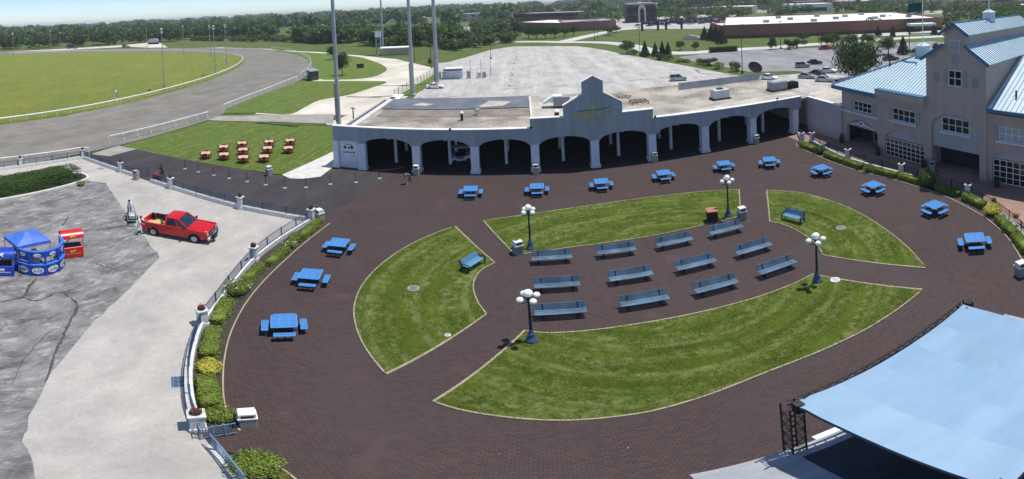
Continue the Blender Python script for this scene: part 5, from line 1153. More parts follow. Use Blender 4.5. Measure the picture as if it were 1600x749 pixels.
# ---------------------------------------------------------------- tall floodlight masts
for p, r0, lab in (((-27.7, 59.7), .34, 'massive steel mast rising behind the left end of the arcade'), ((-22.3, 83.6), .40, 'massive steel mast at the corner of the parking lot'), ((-19.9, 96.4), .50, 'thickest steel mast, beside the fenced electrical yard'), ((-55.15, 164.31), .40, 'farthest steel mast, beside the low tan block shed')):
    t = empty('floodlight_mast', lab, 'light mast', (*p, 0), 0, 'tall floodlight masts'); k = MB().lathe([(r0, 0), (r0*.92, 9), (r0*.8, 20), (r0*.55, 34)], 14); k.build('shaft', 'steel', t, smooth=True)
    MB().lathe([(r0*1.5, 0), (r0*1.5, .15)], 12).build('base_plate', 'kerb_grey', t); MB().box(-r0*1.1, 0, .4, r0*.5, .3, 6.0).build('cable_box', 'trim_grey', t)
    k = MB(); k.box(0, 0, 33.5, 7, .3, .3); k.box(0, 0, 31.8, 7, .3, .3); k.build('crossarm', 'steel', t); l0_ = None
    for z in (32, 33.7):
        for x in (-3, -1.8, -.6, .6, 1.8, 3):
            if l0_ is None: l0_ = MB().box(0, 0, 0, .8, .6, .7).build('lamp_head', 'white', t, (x, 0, z))
            else: share(l0_, t, (x, 0, z))
# ---------------------------------------------------------------- between sand road and parking lot
t = empty('block_shed', 'low tan block shed with white flat roof on the grass', 'shed', (*(-48.44, 158.82), -.08), R(10)); MB().box(0, 0, 0, 10.5, 5, 2.6).build('wall', 'tan_block', t); MB().box(0, 0, 2.6, 11.2, 5.8, .35).build('roof', 'roof_white', t)
t = empty('observation_tower', 'white cabin on tall grey legs next to the farthest mast', 'tower', (*(-54.75, 157.61), -.08), R(15))
for x in (-.9, .9):
    for y in (-.9, .9): MB().tube((x, y, 0), (x*.9, y*.9, 7), .12).build('leg', 'steel', t)
k = MB()
for z in (1.5, 3.5, 5.5): k.tube((-.9, -.9, z), (.9, -.9, z+1.5), .05); k.tube((.9, -.9, z), (-.9, -.9, z+1.5), .05)
k.build('brace', 'steel', t); MB().box(0, 0, 7, 2.2, 2.2, 2.2).build('cabin', 'white', t); MB().box(-.3, 0, 9.2, 3.4, 2.6, .15).build('roof', 'steel', t)
YD = empty('electrical_yard', 'fenced electrical yard with white equipment house on the lot', 'electrical yard', (*(-17.78, 103.03), -.04), R(3))
MB().box(.7, 1, 0, 4.2, 3.2, 2.4).build('equipment_house', 'white', YD); MB().box(.5, -.7, 2.1, 4.6, 1.8, .12).build('canopy', 'dark', YD)
for x, m in ((-2.8, 'steel'), (-1.6, 'steel_pale'), (4.3, 'tan_paint'), (6.8, 'steel_pale'), (8.0, 'steel')): MB().bev(x, -.3, 0, .9, .8, 1.7 if x < 4.5 else 1.3, .04).build('cabinet', m, YD)
p_ = None
for i in range(9):
    for y in (-2, 2.6):
        if p_ is None: p_ = MB().tube((0, 0, 0), (0, 0, 1.7), .04, n=6).build('fence_post', 'steel', YD, (-4+1.7*i, y, 0))
        else: share(p_, YD, (-4+1.7*i, y, 0))
k = MB()
for y in (-2, 2.6):
    for z in (.1, .85, 1.65): k.tube((-4, y, z), (9.6, y, z), .022, n=5)
k.build('fence_rail', 'steel', YD)
k0 = None
for x in (4.6, 7.2, 9.5):
    if k0 is None: k0 = MB().tube((0, 0, 0), (0, 0, 4.2), .06, n=6).build('slim_pole', 'steel', YD, (x, 1.5, 0))
    else: share(k0, YD, (x, 1.5, 0))
# mesh fence between the road and the lot
a, b = Vector((-25.62, 81.62)), Vector((-23.71, 109.55)); t = empty('mesh_fence', 'dark mesh fence on a grass strip between sand road and parking lot', 'fence', (a.x, a.y, -.05), math.atan2(b.y-a.y, b.x-a.x)); D_ = (b-a).length; p_ = None
for i in range(12):
    if p_ is None: p_ = MB().tube((0, 0, 0), (0, 0, 1.5), .05, n=6).build('post', 'black_metal', t)
    else: share(p_, t, (D_*i/11, 0, 0))
k = MB()
for z in (.15, .45, .75, 1.05, 1.45): k.tube((0, 0, z), (D_, 0, z), .014, n=4)
for i in range(int(D_/.4)): k.tube((i*.4, 0, .1), (i*.4, 0, 1.45), .01, n=4)
k.build('wire_mesh', 'black_metal', t)
sheet('grass_strip', [(-25.4, 81.32), (-23.49, 108.5), (-21.01, 107.72), (-21.46, 88.22), (-22.18, 82.96)], -.03, 'lawn_nw')
for q, h, lab in (((-35.28, 136.59), 9.5, 'bare wooden utility pole on the grass strip beyond the sand road'), ((-26.25, 119.99), 10, 'bare wooden utility pole beside the thickest mast'), ((-25.19, 59.49), 3.0, 'thin bare post at the corner of the arcade roof')):
    t = empty('utility_pole', lab, 'pole', (*q, -.05)); MB().lathe([(.12, 0), (.09, h)], 8).build('shaft', 'wood_brown', t); MB().box(0, 0, h*.93, .9, .08, .1).build('crossarm', 'wood_brown', t)
t = empty('lawn_bench', 'tiny dark bench on the mown lawn near the sand road', 'bench', (*(-48.84, 122.8), -.02), R(20)); MB().box(0, 0, .4, 2.2, .7, .2).build('seat', 'dark', t); MB().box(0, .3, .6, 2.2, .15, .6).build('backrest', 'dark', t); MB().box(0, 0, 0, 2.0, .5, .4).build('leg', 'dark', t)
# ---------------------------------------------------------------- far buildings
def facing(lab, name, p, q, depth, h, m, mroof, z=-.1, cat='building', roof_over=.0, band=None, win=None, group=None):
    """box building whose front runs from p to q (left to right as seen) and which goes back by depth"""
    p, q = Vector(p), Vector(q); d = q-p; L_ = d.length; t = empty(name, lab, cat, (p.x, p.y, z), math.atan2(d.y, d.x), group)
    MB().box(L_/2, depth/2, 0, L_, depth, h).build('wall', m, t); k = MB(); k.box(L_/2, depth/2, h, L_-.8+roof_over*2, depth-.8+roof_over*2, .06 if not roof_over else .4); k.build('roof', mroof, t)
    if not roof_over:
        for bx, by, sx, sy in ((L_/2, .2, L_, .4), (L_/2, depth-.2, L_, .4), (.2, depth/2, .4, depth-.8), (L_-.2, depth/2, .4, depth-.8)): MB().box(bx, by, h, sx, sy, .5).build('parapet', m, t)
    if band: MB().box(L_/2, -.06, 0, L_, .1, band).build('plinth', 'brick_store_dark', t)
    if win:
        nx, nz, w_, h_, mw = win; w0 = None
        for i in range(nx):
            for j in range(nz):
                l_ = (L_*(i+.5)/nx, -.05, h*(j+.5)/nz-h_/2)
                if w0 is None: w0 = MB().box(0, 0, 0, w_, .12, h_).build('window', mw, t, l_)
                else: share(w0, t, l_)
    return t
big = facing('sprawling brick store with a dazzling white roof and roof hatches', 'brick_store', (76.36, 153.72), (158.99, 110.23), 62, 5.0, 'brick_store', 'roof_white', band=1.2)
wing = facing('low brick wing with white roof at the left end of the sprawling store', 'brick_store', (79.76, 162.3), (95.99, 159.24), 20, 4.2, 'brick_store', 'roof_white')
h0 = None
for i, (x, y) in enumerate(((18, 14), (30, 26), (38, 10), (50, 20), (58, 34), (66, 12), (74, 24), (84, 16), (92, 30), (26, 40), (46, 44), (70, 46))):
    if h0 is None: h0 = MB().box(0, 0, 0, 2.6, 1.4, 1.2).build('roof_hatch', 'roof_grey', big, (x, y, 5.06))
    else: share(h0, big, (x, y, 5.06))
facing('brick store front wing with a pale roof behind the row of street trees, nearer face', 'brick_store', (22.17, 240.74), (52.35, 240.55), 34, 4.9, 'brick_store', 'roof_grey')
facing('brick store wing stretching to the left behind the row of street trees', 'brick_store', (-5.5, 278.47), (21.84, 240.99), 30, 4.7, 'brick_store', 'roof_white')
facing('long dark glazed block with red brick bands behind the brick store', 'glazed_block', (-7.92, 388.09), (46.27, 354.67), 40, 7.2, 'brick_store_dark', 'roof_grey', win=(14, 2, 5, 1.6, 'glass_dark'))
ob = facing('dark office block with a pale stone entrance arch', 'office_block', (72.49, 292.66), (91.7, 290.04), 24, 12, 'office', 'roof_grey', win=(8, 2, 4, 3.5, 'glass_dark'))
LO = (Vector((72.49, 292.66))-Vector((91.7, 290.04))).length; MB().prism([(LO*a, z) for a, z in ((.36, 0), (.36, 9), (.40, 11.6), (.5, 12.9), (.60, 11.6), (.64, 9), (.64, 0), (.58, 0), (.58, 8), (.55, 9.6), (.5, 10.4), (.45, 9.6), (.42, 8), (.42, 0))], -1.2, -.1, axis='y').build('entrance_arch', 'stone', ob)
MB().box(LO/2, 12, 12.4, LO*.98, 22, 1.2).build('cornice', 'stone', ob)
facing('yellow hotel with red roof beyond the clubhouse tower', 'hotel', (315.83, 207.99), (366.8, 194.09), 30, 13, 'hotel', 'hotel_roof', roof_over=1.0, win=(12, 3, 2.4, 2, 'glass_dark'))
for i, (p, q, dp, h, m, mr, lab) in enumerate((
    ((178.74, 476.88), (223.71, 449.68), 50, 12, 'brick_store_dark', 'roof_grey', 'brown brick mall block at the skyline, left of the big store'),
    ((251.65, 470.5), (294.89, 457.94), 60, 12, 'brick_store_dark', 'roof_grey', 'brown brick mall block at the skyline above the white roof'),
    ((151.46, 363.24), (196.28, 348.51), 24, 5, 'stone', 'roof_grey', 'pale low shop row behind the big store'),
    ((251.98, 345.03), (287.4, 333.18), 40, 8, 'brick_store_dark', 'roof_grey', 'dark low block at the skyline above the right part of the white roof'),
    ((394.95, 350.95), (448.26, 342.82), 60, 18, 'mesh_grey', 'roof_grey', 'grey-blue office slab at the skyline left of the hotel'),
    ((451.32, 334.75), (509.62, 339.86), 60, 20, 'mesh_grey', 'roof_grey', 'taller grey-blue office slab next to the hotel'),
    ((-65.83, 459.44), (-11.01, 448.71), 30, 8, 'stone', 'roof_white', 'long cream building with pale roof at the skyline, centre left'),
    ((-217.2, 524.87), (-172.22, 506.66), 30, 6, 'mesh_grey', 'membrane', 'long blue-grey roofed row beyond the dark woods'),
    ((-163.76, 516.52), (-135.29, 508.71), 40, 5, 'roof_white', 'roof_white', 'white flat warehouse beyond the dark woods'),
    ((-129.6, 487.15), (-107.48, 483.35), 30, 5, 'tan_block', 'roof_grey', 'tan low house row beyond the dark woods'),
    ((-352.06, 541.79), (-324.55, 526.11), 16, 6, 'tan_block', 'hotel_roof', 'small tan house with red roof behind the green field'))):
    facing(lab, 'far_building', p, q, dp, h, m, mr, win=(6, 2, 3, 1.6, 'glass_dark') if i in (0, 1, 4, 5, 6) else None)
t = empty('loading_canopy', 'pale flat canopy over the store service bay', 'canopy', (*(140.39, 107.51), 0), R(-32)); MB().box(0, 0, 3.2, 11, 5, .9).build('roof', 'roof_white', t)
for x in (-5, 5): MB().box(x, 0, 0, .5, .5, 3.2).build('post', 'dark', t)
for p, lab in (((65.5, 217.75), 'dark double-post gate sign, left of two'), ((78.25, 216.51), 'dark double-post gate sign, right of two')):
    t = empty('entrance_sign', lab, 'sign', (*p, -.05), R(-8))
    for x in (-4.2, 4.2): MB().box(x, 0, 0, 1.1, .8, 4.6).build('post', 'dark', t)
    MB().box(0, 0, 3.4, 7.4, .4, .7).build('board', 'dark', t)
t = empty('culvert_headwall', 'curved grey stone headwall in the grass bank', 'retaining wall', (*(65.05, 158.83), -.1), R(-50)); MB().prism([(-4, 0), (-4, 1.2), (-1.5, 2.0), (2, 1.6), (4, .6), (4, 0)], -.4, .4, axis='y').build('wall', 'kerb_grey', t); MB().box(0, .8, 0, 8, 1.2, .6).build('apron', 'path_gravel', t)
# street lights of the lots
for (b, h, lab) in (((45.79, 83.53), 10.83, 'tall brown lot light by the round bush, behind the satellite dish'), ((34.18, 125.28), 8.69, 'thin lot light beside the dark conifers'), ((-10.66, 137.46), 5.33, 'short lot light alone on the pale parking lot'), ((75.7, 112.63), 8.66, 'thin lot light in front of the big store'), ((30.49, 185.13), 8.04, 'thin light pole at the road junction, left of two'), ((33.36, 193.47), 7.26, 'pale light pole at the road junction, right of two'), ((96.73, 78.55), 10.73, 'tall dark light pole left of the flagpole cupola'), ((118.94, 105.59), 8.48, 'dark light pole in front of the right half of the big store')):
    t = empty('lot_light', lab, 'street lamp', (*b, -.05), 0, 'parking lot lights'); MB().lathe([(.3, 0), (.3, .5), (.1, .55), (.07, h)], 8).build('pole', 'wood_brown', t); MB().box(0, 0, h-.15, 1.3, .4, .18).build('lamp_head', 'dark', t)

# the town beyond the big store: pale lots and low shops among the trees
sheet('town_lot', [(259.48, 271.28), (352.41, 223.25), (393.75, 174.66), (305.19, 135.37), (275.07, 174.28), (220.41, 223.81)], -.04, 'parking')
sheet('town_lot', [(218.22, 422.97), (345.91, 366.86), (285.33, 302.69), (181.74, 352.46)], -.04, 'parking')
sheet('town_lot', [(76.44, 357.24), (169.15, 353.21), (139.76, 283.46), (62.77, 293.97)], -.045, 'parking')
sheet('town_lot', [(-58.93, 338.34), (-13.9, 349.25), (-7.83, 308.77), (-40.85, 282.71)], -.045, 'parking')
rs = random.Random(21); sm = ['stone', 'tan_block', 'brick_store', 'roof_white', 'mesh_grey', 'brick_store_dark', 'white']; n_ = 0
while n_ < 34:
    az = R(rs.uniform(14, 69)); d = rs.uniform(300, 900); x, y = d*math.sin(az), d*math.cos(az)
    if x < 275 and y < 290 and x > 30: continue
    n_ += 1; w = rs.uniform(18, 46); t = empty('far_shop', 'low flat-roofed shop among the trees of the far town', 'building', (x, y, -.08), -az+rs.uniform(-.4, .4), 'low shops of the far town'); h = rs.uniform(4.5, 8.5); wm, rm = rs.choice(sm), rs.choice(('roof_white', 'roof_grey', 'roof_white')); t['label'] = 'low far-town shop with %s walls and %s flat roof among trees' % ({'stone': 'cream', 'tan_block': 'tan', 'brick_store': 'red brick', 'roof_white': 'off-white', 'mesh_grey': 'grey-blue', 'brick_store_dark': 'dark brown', 'white': 'white'}[wm], rm[5:])
    MB().box(0, 0, 0, w, w*.6, h).build('wall', wm, t); MB().box(0, 0, h, w*.97, w*.57, .25).build('roof', rm, t)
    MB().box(0, -w*.3-.2, h*.15, w*.7, .3, h*.42).build('shopfront', 'glass_dark', t)

# ---------------------------------------------------------------- trees of the middle distance
GT = 'trees round the parking lots'
tree('big dense dark tree between the parked cars and the clubhouse roof', 'big', 1, *(58.14, 60.59), 9.6, 6.3, None)
tree('loose tree with rust-tinged crown beside the mast and sand road', 'round', 2, *(-48.21, 107.79), 7.0, 2.6, None, m='leaf_dark')
tree('short dark bushy tree left of the loose tree by the mast', 'round', 3, *(-68.04, 144.28), 5.5, 2.4, None, m='leaf_dark')
for i, (p, h, r, lab) in enumerate((((31.83, 131.76), 4.4, 2.9, 'round tree at the bend of the parking lot, left of the conifers'), ((88.43, 79.28), 5.5, 3.6, 'round tree on a clear trunk, in front of the store road'), ((86.58, 103.18), 4.8, 3.4, 'round double tree by the red car, left one'), ((89.96, 104.04), 4.6, 3.0, 'round double tree by the red car, right one'), ((92.53, 98.47), 4.6, 3.4, 'round tree just above the big dark tree'), ((98.02, 96.58), 4.4, 3.2, 'round tree right above the big dark tree'), ((92.3, 122.99), 3.6, 2.6, 'light green tree on the grass in front of the big store'), ((81.57, 126.06), 2.8, 1.8, 'sparse young tree on the grass bank of the big store'), ((49.38, 131.25), 3.2, 1.9, 'thin young tree on the grass slope, left of two'), ((52.83, 126.65), 3.0, 1.7, 'thin young tree on the grass slope, right of two'), ((98.89, 70.59), 3.0, 1.6, 'small pointed tree just left of the tower roof'), ((40.73, 203.51), 4.5, 3.4, 'small round tree at the branch road, left of two'), ((47, 216.29), 4.0, 3.0, 'small round tree at the branch road, right of two'))):
    tree(lab, 'round', 4+i % 3, *p, h, r, GT)
for i, (p, h, r, lab) in enumerate((((-3.37, 233.57), 8, 4.4, 'first from the left'), ((2.45, 209.44), 6.5, 4.0, 'second from the left'), ((6.03, 205.53), 6.2, 4.0, 'third from the left'), ((10.15, 203.11), 6.4, 4.2, 'fourth from the left'), ((14.73, 203.97), 6.2, 4.0, 'fifth from the left'), ((19.89, 210.25), 5, 3.6, 'sixth from the left'), ((24.63, 213.17), 5.0, 2.6, 'seventh from the left'), ((-1.3, 232.3), 5.5, 3.0, 'pale one squeezed near the left end'))):
    tree('street tree before the brick store, '+lab, 'round', 4+i % 3, *p, h, r, 'street trees before the brick store', m='leaf_dark' if i != 7 else 'leaf')
for i, (p, h, r, lab) in enumerate((((35.14, 123.08), 4.8, 2.0, 'dark conifer, first of four at the lot bend'), ((38, 122.07), 4.3, 1.6, 'dark conifer, second of four at the lot bend'), ((40.24, 122.23), 4.6, 1.6, 'dark conifer, third of four at the lot bend'), ((41.95, 121.91), 4.2, 1.5, 'dark conifer, last of four at the lot bend'), ((90.81, 76.01), 5.4, 2.3, 'pointed dark conifer beside the flagpole cupola'), ((68.83, 155.51), 5.4, 2.6, 'dark bank conifer, leftmost of four by the low brick wing'), ((69.77, 151.57), 6.0, 2.8, 'dark bank conifer, second of four by the low brick wing'), ((70.3, 148.1), 6.0, 2.8, 'dark bank conifer, third of four by the low brick wing'), ((67.98, 139.04), 6.2, 3.0, 'dark bank conifer, rightmost of four by the low brick wing'), ((122.8, 107.71), 4.6, 1.6, 'small pointed conifer near the store, under the dark light pole'), ((123.03, 115.53), 4.2, 2.0, 'small broad conifer at the store wall'), ((138.97, 100.06), 4.0, 2.0, 'small conifer pair at the store corner, left one'), ((137.57, 93.02), 5.5, 2.2, 'dark conifer rising left of the tower gable'))):
    tree(lab, 'conifer', 1+i % 3, *p, h, r, 'dark conifers', 'conifer', 'conifer')
for i, (p, h, r, lab, k, m) in enumerate((((45.81, 86.55), 2.6, 1.8, 'round bush at the foot of the tall brown lot light', 'shrub', None), ((43.35, 100.84), 1.7, 1.7, 'light round bush at the left end of the island hedge', 'shrub', 'leaf_hedge'), ((44.02, 92.17), 1.8, 1.9, 'light round bush at the right end of the island hedge', 'shrub', 'leaf_hedge'), ((44.12, 97.84), 2.2, 2.6, 'dark long bush in the middle of the island hedge', 'shrub', 'leaf_dark'), ((36.89, 114.47), 1.8, 2.4, 'dark low bush below the four conifers', 'shrub', 'leaf_dark'), ((38.69, 112.6), 1.5, 1.8, 'small bush right below the four conifers', 'shrub', None), ((40.36, 108.07), .9, 1.8, 'flat low bush on the parking island, left one', 'shrub', 'leaf_hedge'), ((41.74, 106.46), .9, 1.8, 'flat low bush on the parking island, right one', 'shrub', 'leaf_hedge'), ((72.81, 113.34), 3.6, 1.9, 'egg-shaped dark bush in front of the store, first of three', 'shrub', 'leaf_conifer'), ((76.67, 109.48), 3.8, 1.9, 'egg-shaped dark bush in front of the store, second of three', 'shrub', 'leaf_conifer'), ((79.1, 109.13), 3.4, 1.6, 'egg-shaped dark bush in front of the store, third of three', 'shrub', 'leaf_conifer'), ((33.23, 129.19), 1.8, 1.9, 'low bush next to the round tree at the lot bend', 'shrub', None), ((91.78, 72.53), 2.4, 2.2, 'pale shrub beside the pointed conifer', 'shrub', 'leaf'), ((87.69, 116.88), 1.6, 2.0, 'low bush under the light green tree', 'shrub', 'leaf_dark'), ((-28.06, 126.72), 2.6, .8, 'slim dark shrub beside the thickest mast', 'shrub', 'leaf_dark'))):
    tree(lab, k, 1+i % 3, *p, h, r, 'round bushes of the lots', 'bush', 'bush', m)
hedge('long trimmed reddish-brown hedge on the grass edge of the far lot', (54.36, 119.77), (62.83, 117.46), 1.8, 1.5, 'leaf_dark', None, .2, .8)
# ---------------------------------------------------------------- woods: masses of crowns that read as one
def woods(name, lab, spots, m, n, seed, leaf):
    """many crowns merged into one mass; each spot is x, y, height, radius"""
    rg = np.random.default_rng(seed); VV = []
    bank = [crown_np(seed*10+i, n, 12+i % 5) for i in range(7)]
    for i, (x, y, h, r) in enumerate(spots):
        P, d = bank[i % 7]; a = rg.random()*6.28; c, s = math.cos(a), math.sin(a); Q = np.stack([(P[:, 0]*c-P[:, 1]*s)*r+x, (P[:, 0]*s+P[:, 1]*c)*r+y, P[:, 2]*h-.1], 1)
        D_ = np.stack([d[:, 0]*c-d[:, 1]*s, d[:, 0]*s+d[:, 1]*c, d[:, 2]], 1)
        nn = rg.normal(size=D_.shape)*.5+D_; nn[:, 2] += .25; nn /= np.linalg.norm(nn, axis=1, keepdims=True); A = np.cross(nn, rg.normal(size=D_.shape)); A /= np.linalg.norm(A, axis=1, keepdims=True); B = np.cross(nn, A)
        sz = leaf*(.5+.6*rg.random((n, 1)))*(r/5)
        VV.append(np.stack([Q-A*sz, Q-B*sz*.7, Q+A*sz, Q+B*sz*.7], 1).reshape(-1, 3))
    V = np.concatenate(VV); o = mesh_np(name, V, np.arange(len(V)).reshape(-1, 4), m); return tag(o, lab, 'woods', None, 'stuff')
rw = random.Random(11)
def lerp(P, u):
    k = u*(len(P)-1); i = min(len(P)-2, int(k)); f = k-i; return tuple(a+(b-a)*f for a, b in zip(P[i], P[i+1]))
def belt(front, back, n, hf, rf_):
    out = []
    for i in range(n):
        u = rw.random(); v = rw.random()**1.3; a, b = lerp(front, u), lerp(back, u); out.append((a[0]+(b[0]-a[0])*v, a[1]+(b[1]-a[1])*v, hf*rw.uniform(.75, 1.12)*(1+.1*v), rf_*rw.uniform(.75, 1.3)))
    return out
WL = [(-345, 60), (-322, 124), (-300, 170), (-275, 215), (-249, 262), (-215, 290), (-178, 262)]; WLb = [(-480, 70), (-450, 170), (-420, 240), (-380, 300), (-340, 360), (-290, 390), (-215, 340)]
woods('wood_beyond_track', 'long dense wood beyond the far side of the race track', belt(WL, WLb, 190, 14.5, 9), 'leaf_wood', 330, 3, .62)
woods('scrub_beyond_track', 'low scrub at the foot of the wood beyond the track', belt([(-245, 255), (-178, 240), (-150, 236), (-118, 222)], [(-250, 268), (-184, 262), (-150, 262), (-118, 240)], 46, 4.5, 5.5), 'leaf', 260, 4, .55)
woods('dark_wood', 'dark dense wood behind the farthest mast and tan shed', belt([(-134.13, 232.24), (-106.61, 210.78), (-79.53, 198.95), (-51.77, 192.48), (-35.39, 184.74), (-29.34, 185.49)], [(-153.23, 268.31), (-132.91, 263.28), (-101.33, 254.15), (-64.65, 241.26), (-44.39, 232.9), (-34.93, 228.66)], 62, 10.0, 7.2), 'leaf_wood', 420, 5, .60)
woods('scrub_at_lot', 'lighter green scrub climbing the slope at the corner of the pale lot', belt([(-32.84, 171.09), (-22.76, 163.5), (-16.06, 186.04), (-5.21, 193.02)], [(-39.72, 207.91), (-28.39, 217.71), (-16.08, 227.66), (-5.96, 226.27)], 46, 5.0, 4.2), 'leaf', 300, 6, .6)
woods('scrub_by_store', 'tree clumps between the lot corner and the brick store', belt([(-26.87, 233.28), (-16.7, 236.78), (-4.49, 238.92)], [(-36.84, 322.73), (-22.86, 328.92), (-8.22, 325.72)], 26, 8, 7), 'leaf_wood', 300, 7, .6)
sky_sp = []
for i in range(520):
    az = R(rw.uniform(-70, 70)); d = 430*math.exp(rw.random()*1.9)
    x, y = d*math.sin(az), d*math.cos(az)
    if az > R(8) and d < 700 and rw.random() < .55: continue
    if -36 < math.degrees(az) < -28 and d < 520: continue
    sky_sp.append((x, y, rw.uniform(11, 17)*(1+d/4200+(.25 if az < R(20) and d > 900 else 0)), rw.uniform(9, 15)*(1+d/900)))
woods('distant_woods', 'hazy tree cover of the distant hills along the whole horizon', sky_sp, 'leaf_wood', 210, 8, .85)
sub = []
for i in range(820):
    az = R(rw.uniform(6, 70)); d = 240+700*rw.random()**1.2; x, y = d*math.sin(az), d*math.cos(az)
    if 60 < x < 265 and 95 < y < 262: continue
    if -10 < x < 75 and y < 300: continue
    sub.append((x, y, rw.uniform(5, 10)*(1+d/3000), rw.uniform(3.5, 7)*(1+d/1800)))
for i in range(190):
    az = R(rw.uniform(44, 71)); d = rw.uniform(185, 430); x, y = d*math.sin(az), d*math.cos(az)
    if 70 < x < 200 and 108 < y < 235 and y > 190-.45*x: continue
    if abs(y-(100-(x-127)*.28)) < 9: continue
    sub.append((x, y, rw.uniform(4.5, 8.5), rw.uniform(3.5, 6.5)))
woods('suburban_trees', 'scattered trees among the shops beyond the big brick store', sub, 'leaf_wood', 130, 9, .8)
# ---------------------------------------------------------------- far parked cars, too small to tell apart one by one
k = MB(); cols = ['white_paint', 'dark_paint', 'silver_paint', 'blue_paint', 'lamp_red', 'tan_paint']
for i in range(150):
    u, v = rw.random(), rw.random(); x, y = 66+u*60+v*26, 250+v*55-u*10; a = rw.choice((.3, .3+PI/2)); m_ = rw.randrange(6)
    k.box(x, y, -.02, 4.2, 1.8, .7, a, m_); k.box(x, y, .68, 2.3, 1.6, .6, a, 1, taper=.8)
tag(k.build('far_parked_cars', cols), 'dense far-off parked cars on the store parking lot', 'parked cars', None, 'stuff')

# ---------------------------------------------------------------- vehicles
def wheels(t, xs, y, r, w, rimm='rim'):
    w0 = None
    for x in xs:
        for s in (-1, 1):
            if w0 is None:
                w0 = MB().lathe([(r*.62, -w/2), (r*.93, -w/2), (r, -w*.3), (r, w*.3), (r*.93, w/2), (r*.62, w/2)], 18).build('wheel', 'rubber', t, (x, s*y, r)); w0.rotation_euler = (PI/2, 0, 0); wr = MB().lathe([(r*.12, -w*.5), (r*.3, -w*.505), (r*.6, -w*.53), (r*.64, -w*.45), (r*.64, w*.45), (r*.6, w*.53), (r*.3, w*.505), (r*.12, w*.5)], 14).build('rim', rimm, w0)
            else: q = share(w0, t, (x, s*y, r)); q.rotation_euler = (PI/2, 0, 0); share(wr, q)
def loft(secs, m=0):
    """body from cross sections (x, [(y, z) of the right half from bottom to top])"""
    k = MB(); n = len(secs[0][1]); vs = []
    for x, h in secs: vs += [(x, -y, z) for y, z in h]+[(x, y, z) for y, z in reversed(h)]
    c = 2*n; fs = [(i*c+j, i*c+(j+1) % c, (i+1)*c+(j+1) % c, (i+1)*c+j) for i in range(len(secs)-1) for j in range(c)]
    fs += [tuple(range(c-1, -1, -1)), tuple(range((len(secs)-1)*c, len(secs)*c))]; return k.add(vs, fs, m)
def car(lab, kind, paint, x, y, rz, s=1., z=-.04, group=None):
    t = empty('parked_car', lab, 'car', (x, y, z), rz, group); t.scale = (s, s, s)
    W_ = .88
    prof = {'sedan': [(-2.2, .45, .62), (-2.15, .3, .85), (-1.6, .25, .92), (-.9, .22, .95), (.8, .22, .92), (1.6, .25, .80), (2.1, .3, .68), (2.2, .4, .55)], 'suv': [(-2.1, .45, .9), (-2.05, .35, 1.0), (-1, .3, 1.02), (.7, .3, 1.0), (1.6, .32, .95), (2.0, .38, .85), (2.1, .45, .7)], 'coupe': [(-2.1, .4, .6), (-2.05, .25, .82), (-1.2, .2, .86), (.2, .2, .84), (1.2, .22, .74), (1.9, .25, .6), (2.1, .32, .48)]}[kind]
    b = loft([(px, [(W_*(.8 if i in (0, len(prof)-1) else 1)*.9, lo), (W_*(.85 if i in (0, len(prof)-1) else 1), lo+.15), (W_*(.85 if i in (0, len(prof)-1) else 1), (lo+hi)/2+.1), (W_*(.78 if i in (0, len(prof)-1) else .93), hi)]) for i, (px, lo, hi) in enumerate(prof)]); b.build('body', paint, t, smooth=True)
    g = {'sedan': [(-1.75, .92, .92), (-1.0, 1.38, .92), (.1, 1.42, .92), (.95, .93, .92)], 'suv': [(-2.0, 1.0, 1.0), (-1.85, 1.62, 1.0), (.2, 1.66, 1.0), (.95, 1.0, 1.0)], 'coupe': [(-1.6, .85, .85), (-.7, 1.2, .85), (.0, 1.22, .85), (.8, .84, .84)]}[kind]
    def gs(off, top): return [(px, [(W_*.9-off, lo-.02), (W_*.9-off, lo), (W_*.70-off if hi > lo+.2 else W_*.85-off, hi), (W_*.66-off, hi+top)]) for px, hi, lo in g]
    loft(gs(0, .0)).build('windows', 'glass_dark', t, smooth=True)
    (x0, h0, _), (x1, h1, _) = g[1], g[2]; k = MB(); k.prism([(x0+.05, h0), (x1-.0, h1), (x1, h1+.03), (x0+.05, h0+.03)], -W_*.7, W_*.7, axis='y')
    for sx in (-1, 1):
        for (xa, za), (xb, zb) in (((g[0][0], g[0][2]), (x0, h0)), ((g[3][0], g[3][2]), (x1, h1)), (((g[0][0]+g[3][0])/2-.1, g[0][2]), ((x0+x1)/2, h1))): k.tube((xa, sx*W_*.86, za), (xb, sx*W_*.69, zb), .045, n=5)
    k.build('roof', paint, t)
    for sx in (-1, 1): MB().box(2.12 if kind != 'suv' else 2.04, sx*.6, .55 if kind != 'suv' else .72, .1, .3, .14).build('headlight', 'lamp_clear', t); MB().box(-2.14 if kind != 'suv' else -2.06, sx*.62, .68, .08, .26, .16).build('tail_light', 'lamp_red', t)
    wheels(t, (-1.3, 1.32), W_-.08, .32 if kind != 'suv' else .36, .2); return t
car('silver compact suv alone on the pale parking lot', 'suv', 'silver_paint', 30.75, 83.6, R(-14), .86)
car('low white sports coupe beside the fenced electrical yard', 'coupe', 'white_paint', -19.2, 90.6, R(6), .9)
GC = 'cars parked by the clubhouse'
car('beige suv beside the black pickup on the far lot', 'suv', 'tan_paint', *(60.21, 80.7), R(-30), .84, group=GC)
car('dark pickup-like car right behind the beige suv', 'sedan', 'dark_paint', *(65.05, 82.24), R(-30), .86, group=GC)
car('pale sedan in front of the dark blue car, by the big tree', 'sedan', 'tan_paint', *(53.03, 69.64), R(-55), .84, group=GC)
car('dark blue sedan between two pale cars by the big tree', 'sedan', 'blue_paint', *(56.78, 70.78), R(-55), .84, group=GC)
car('silver sedan closest to the big dark tree', 'sedan', 'silver_paint', *(53.47, 64.71), R(-55), .84, group=GC)
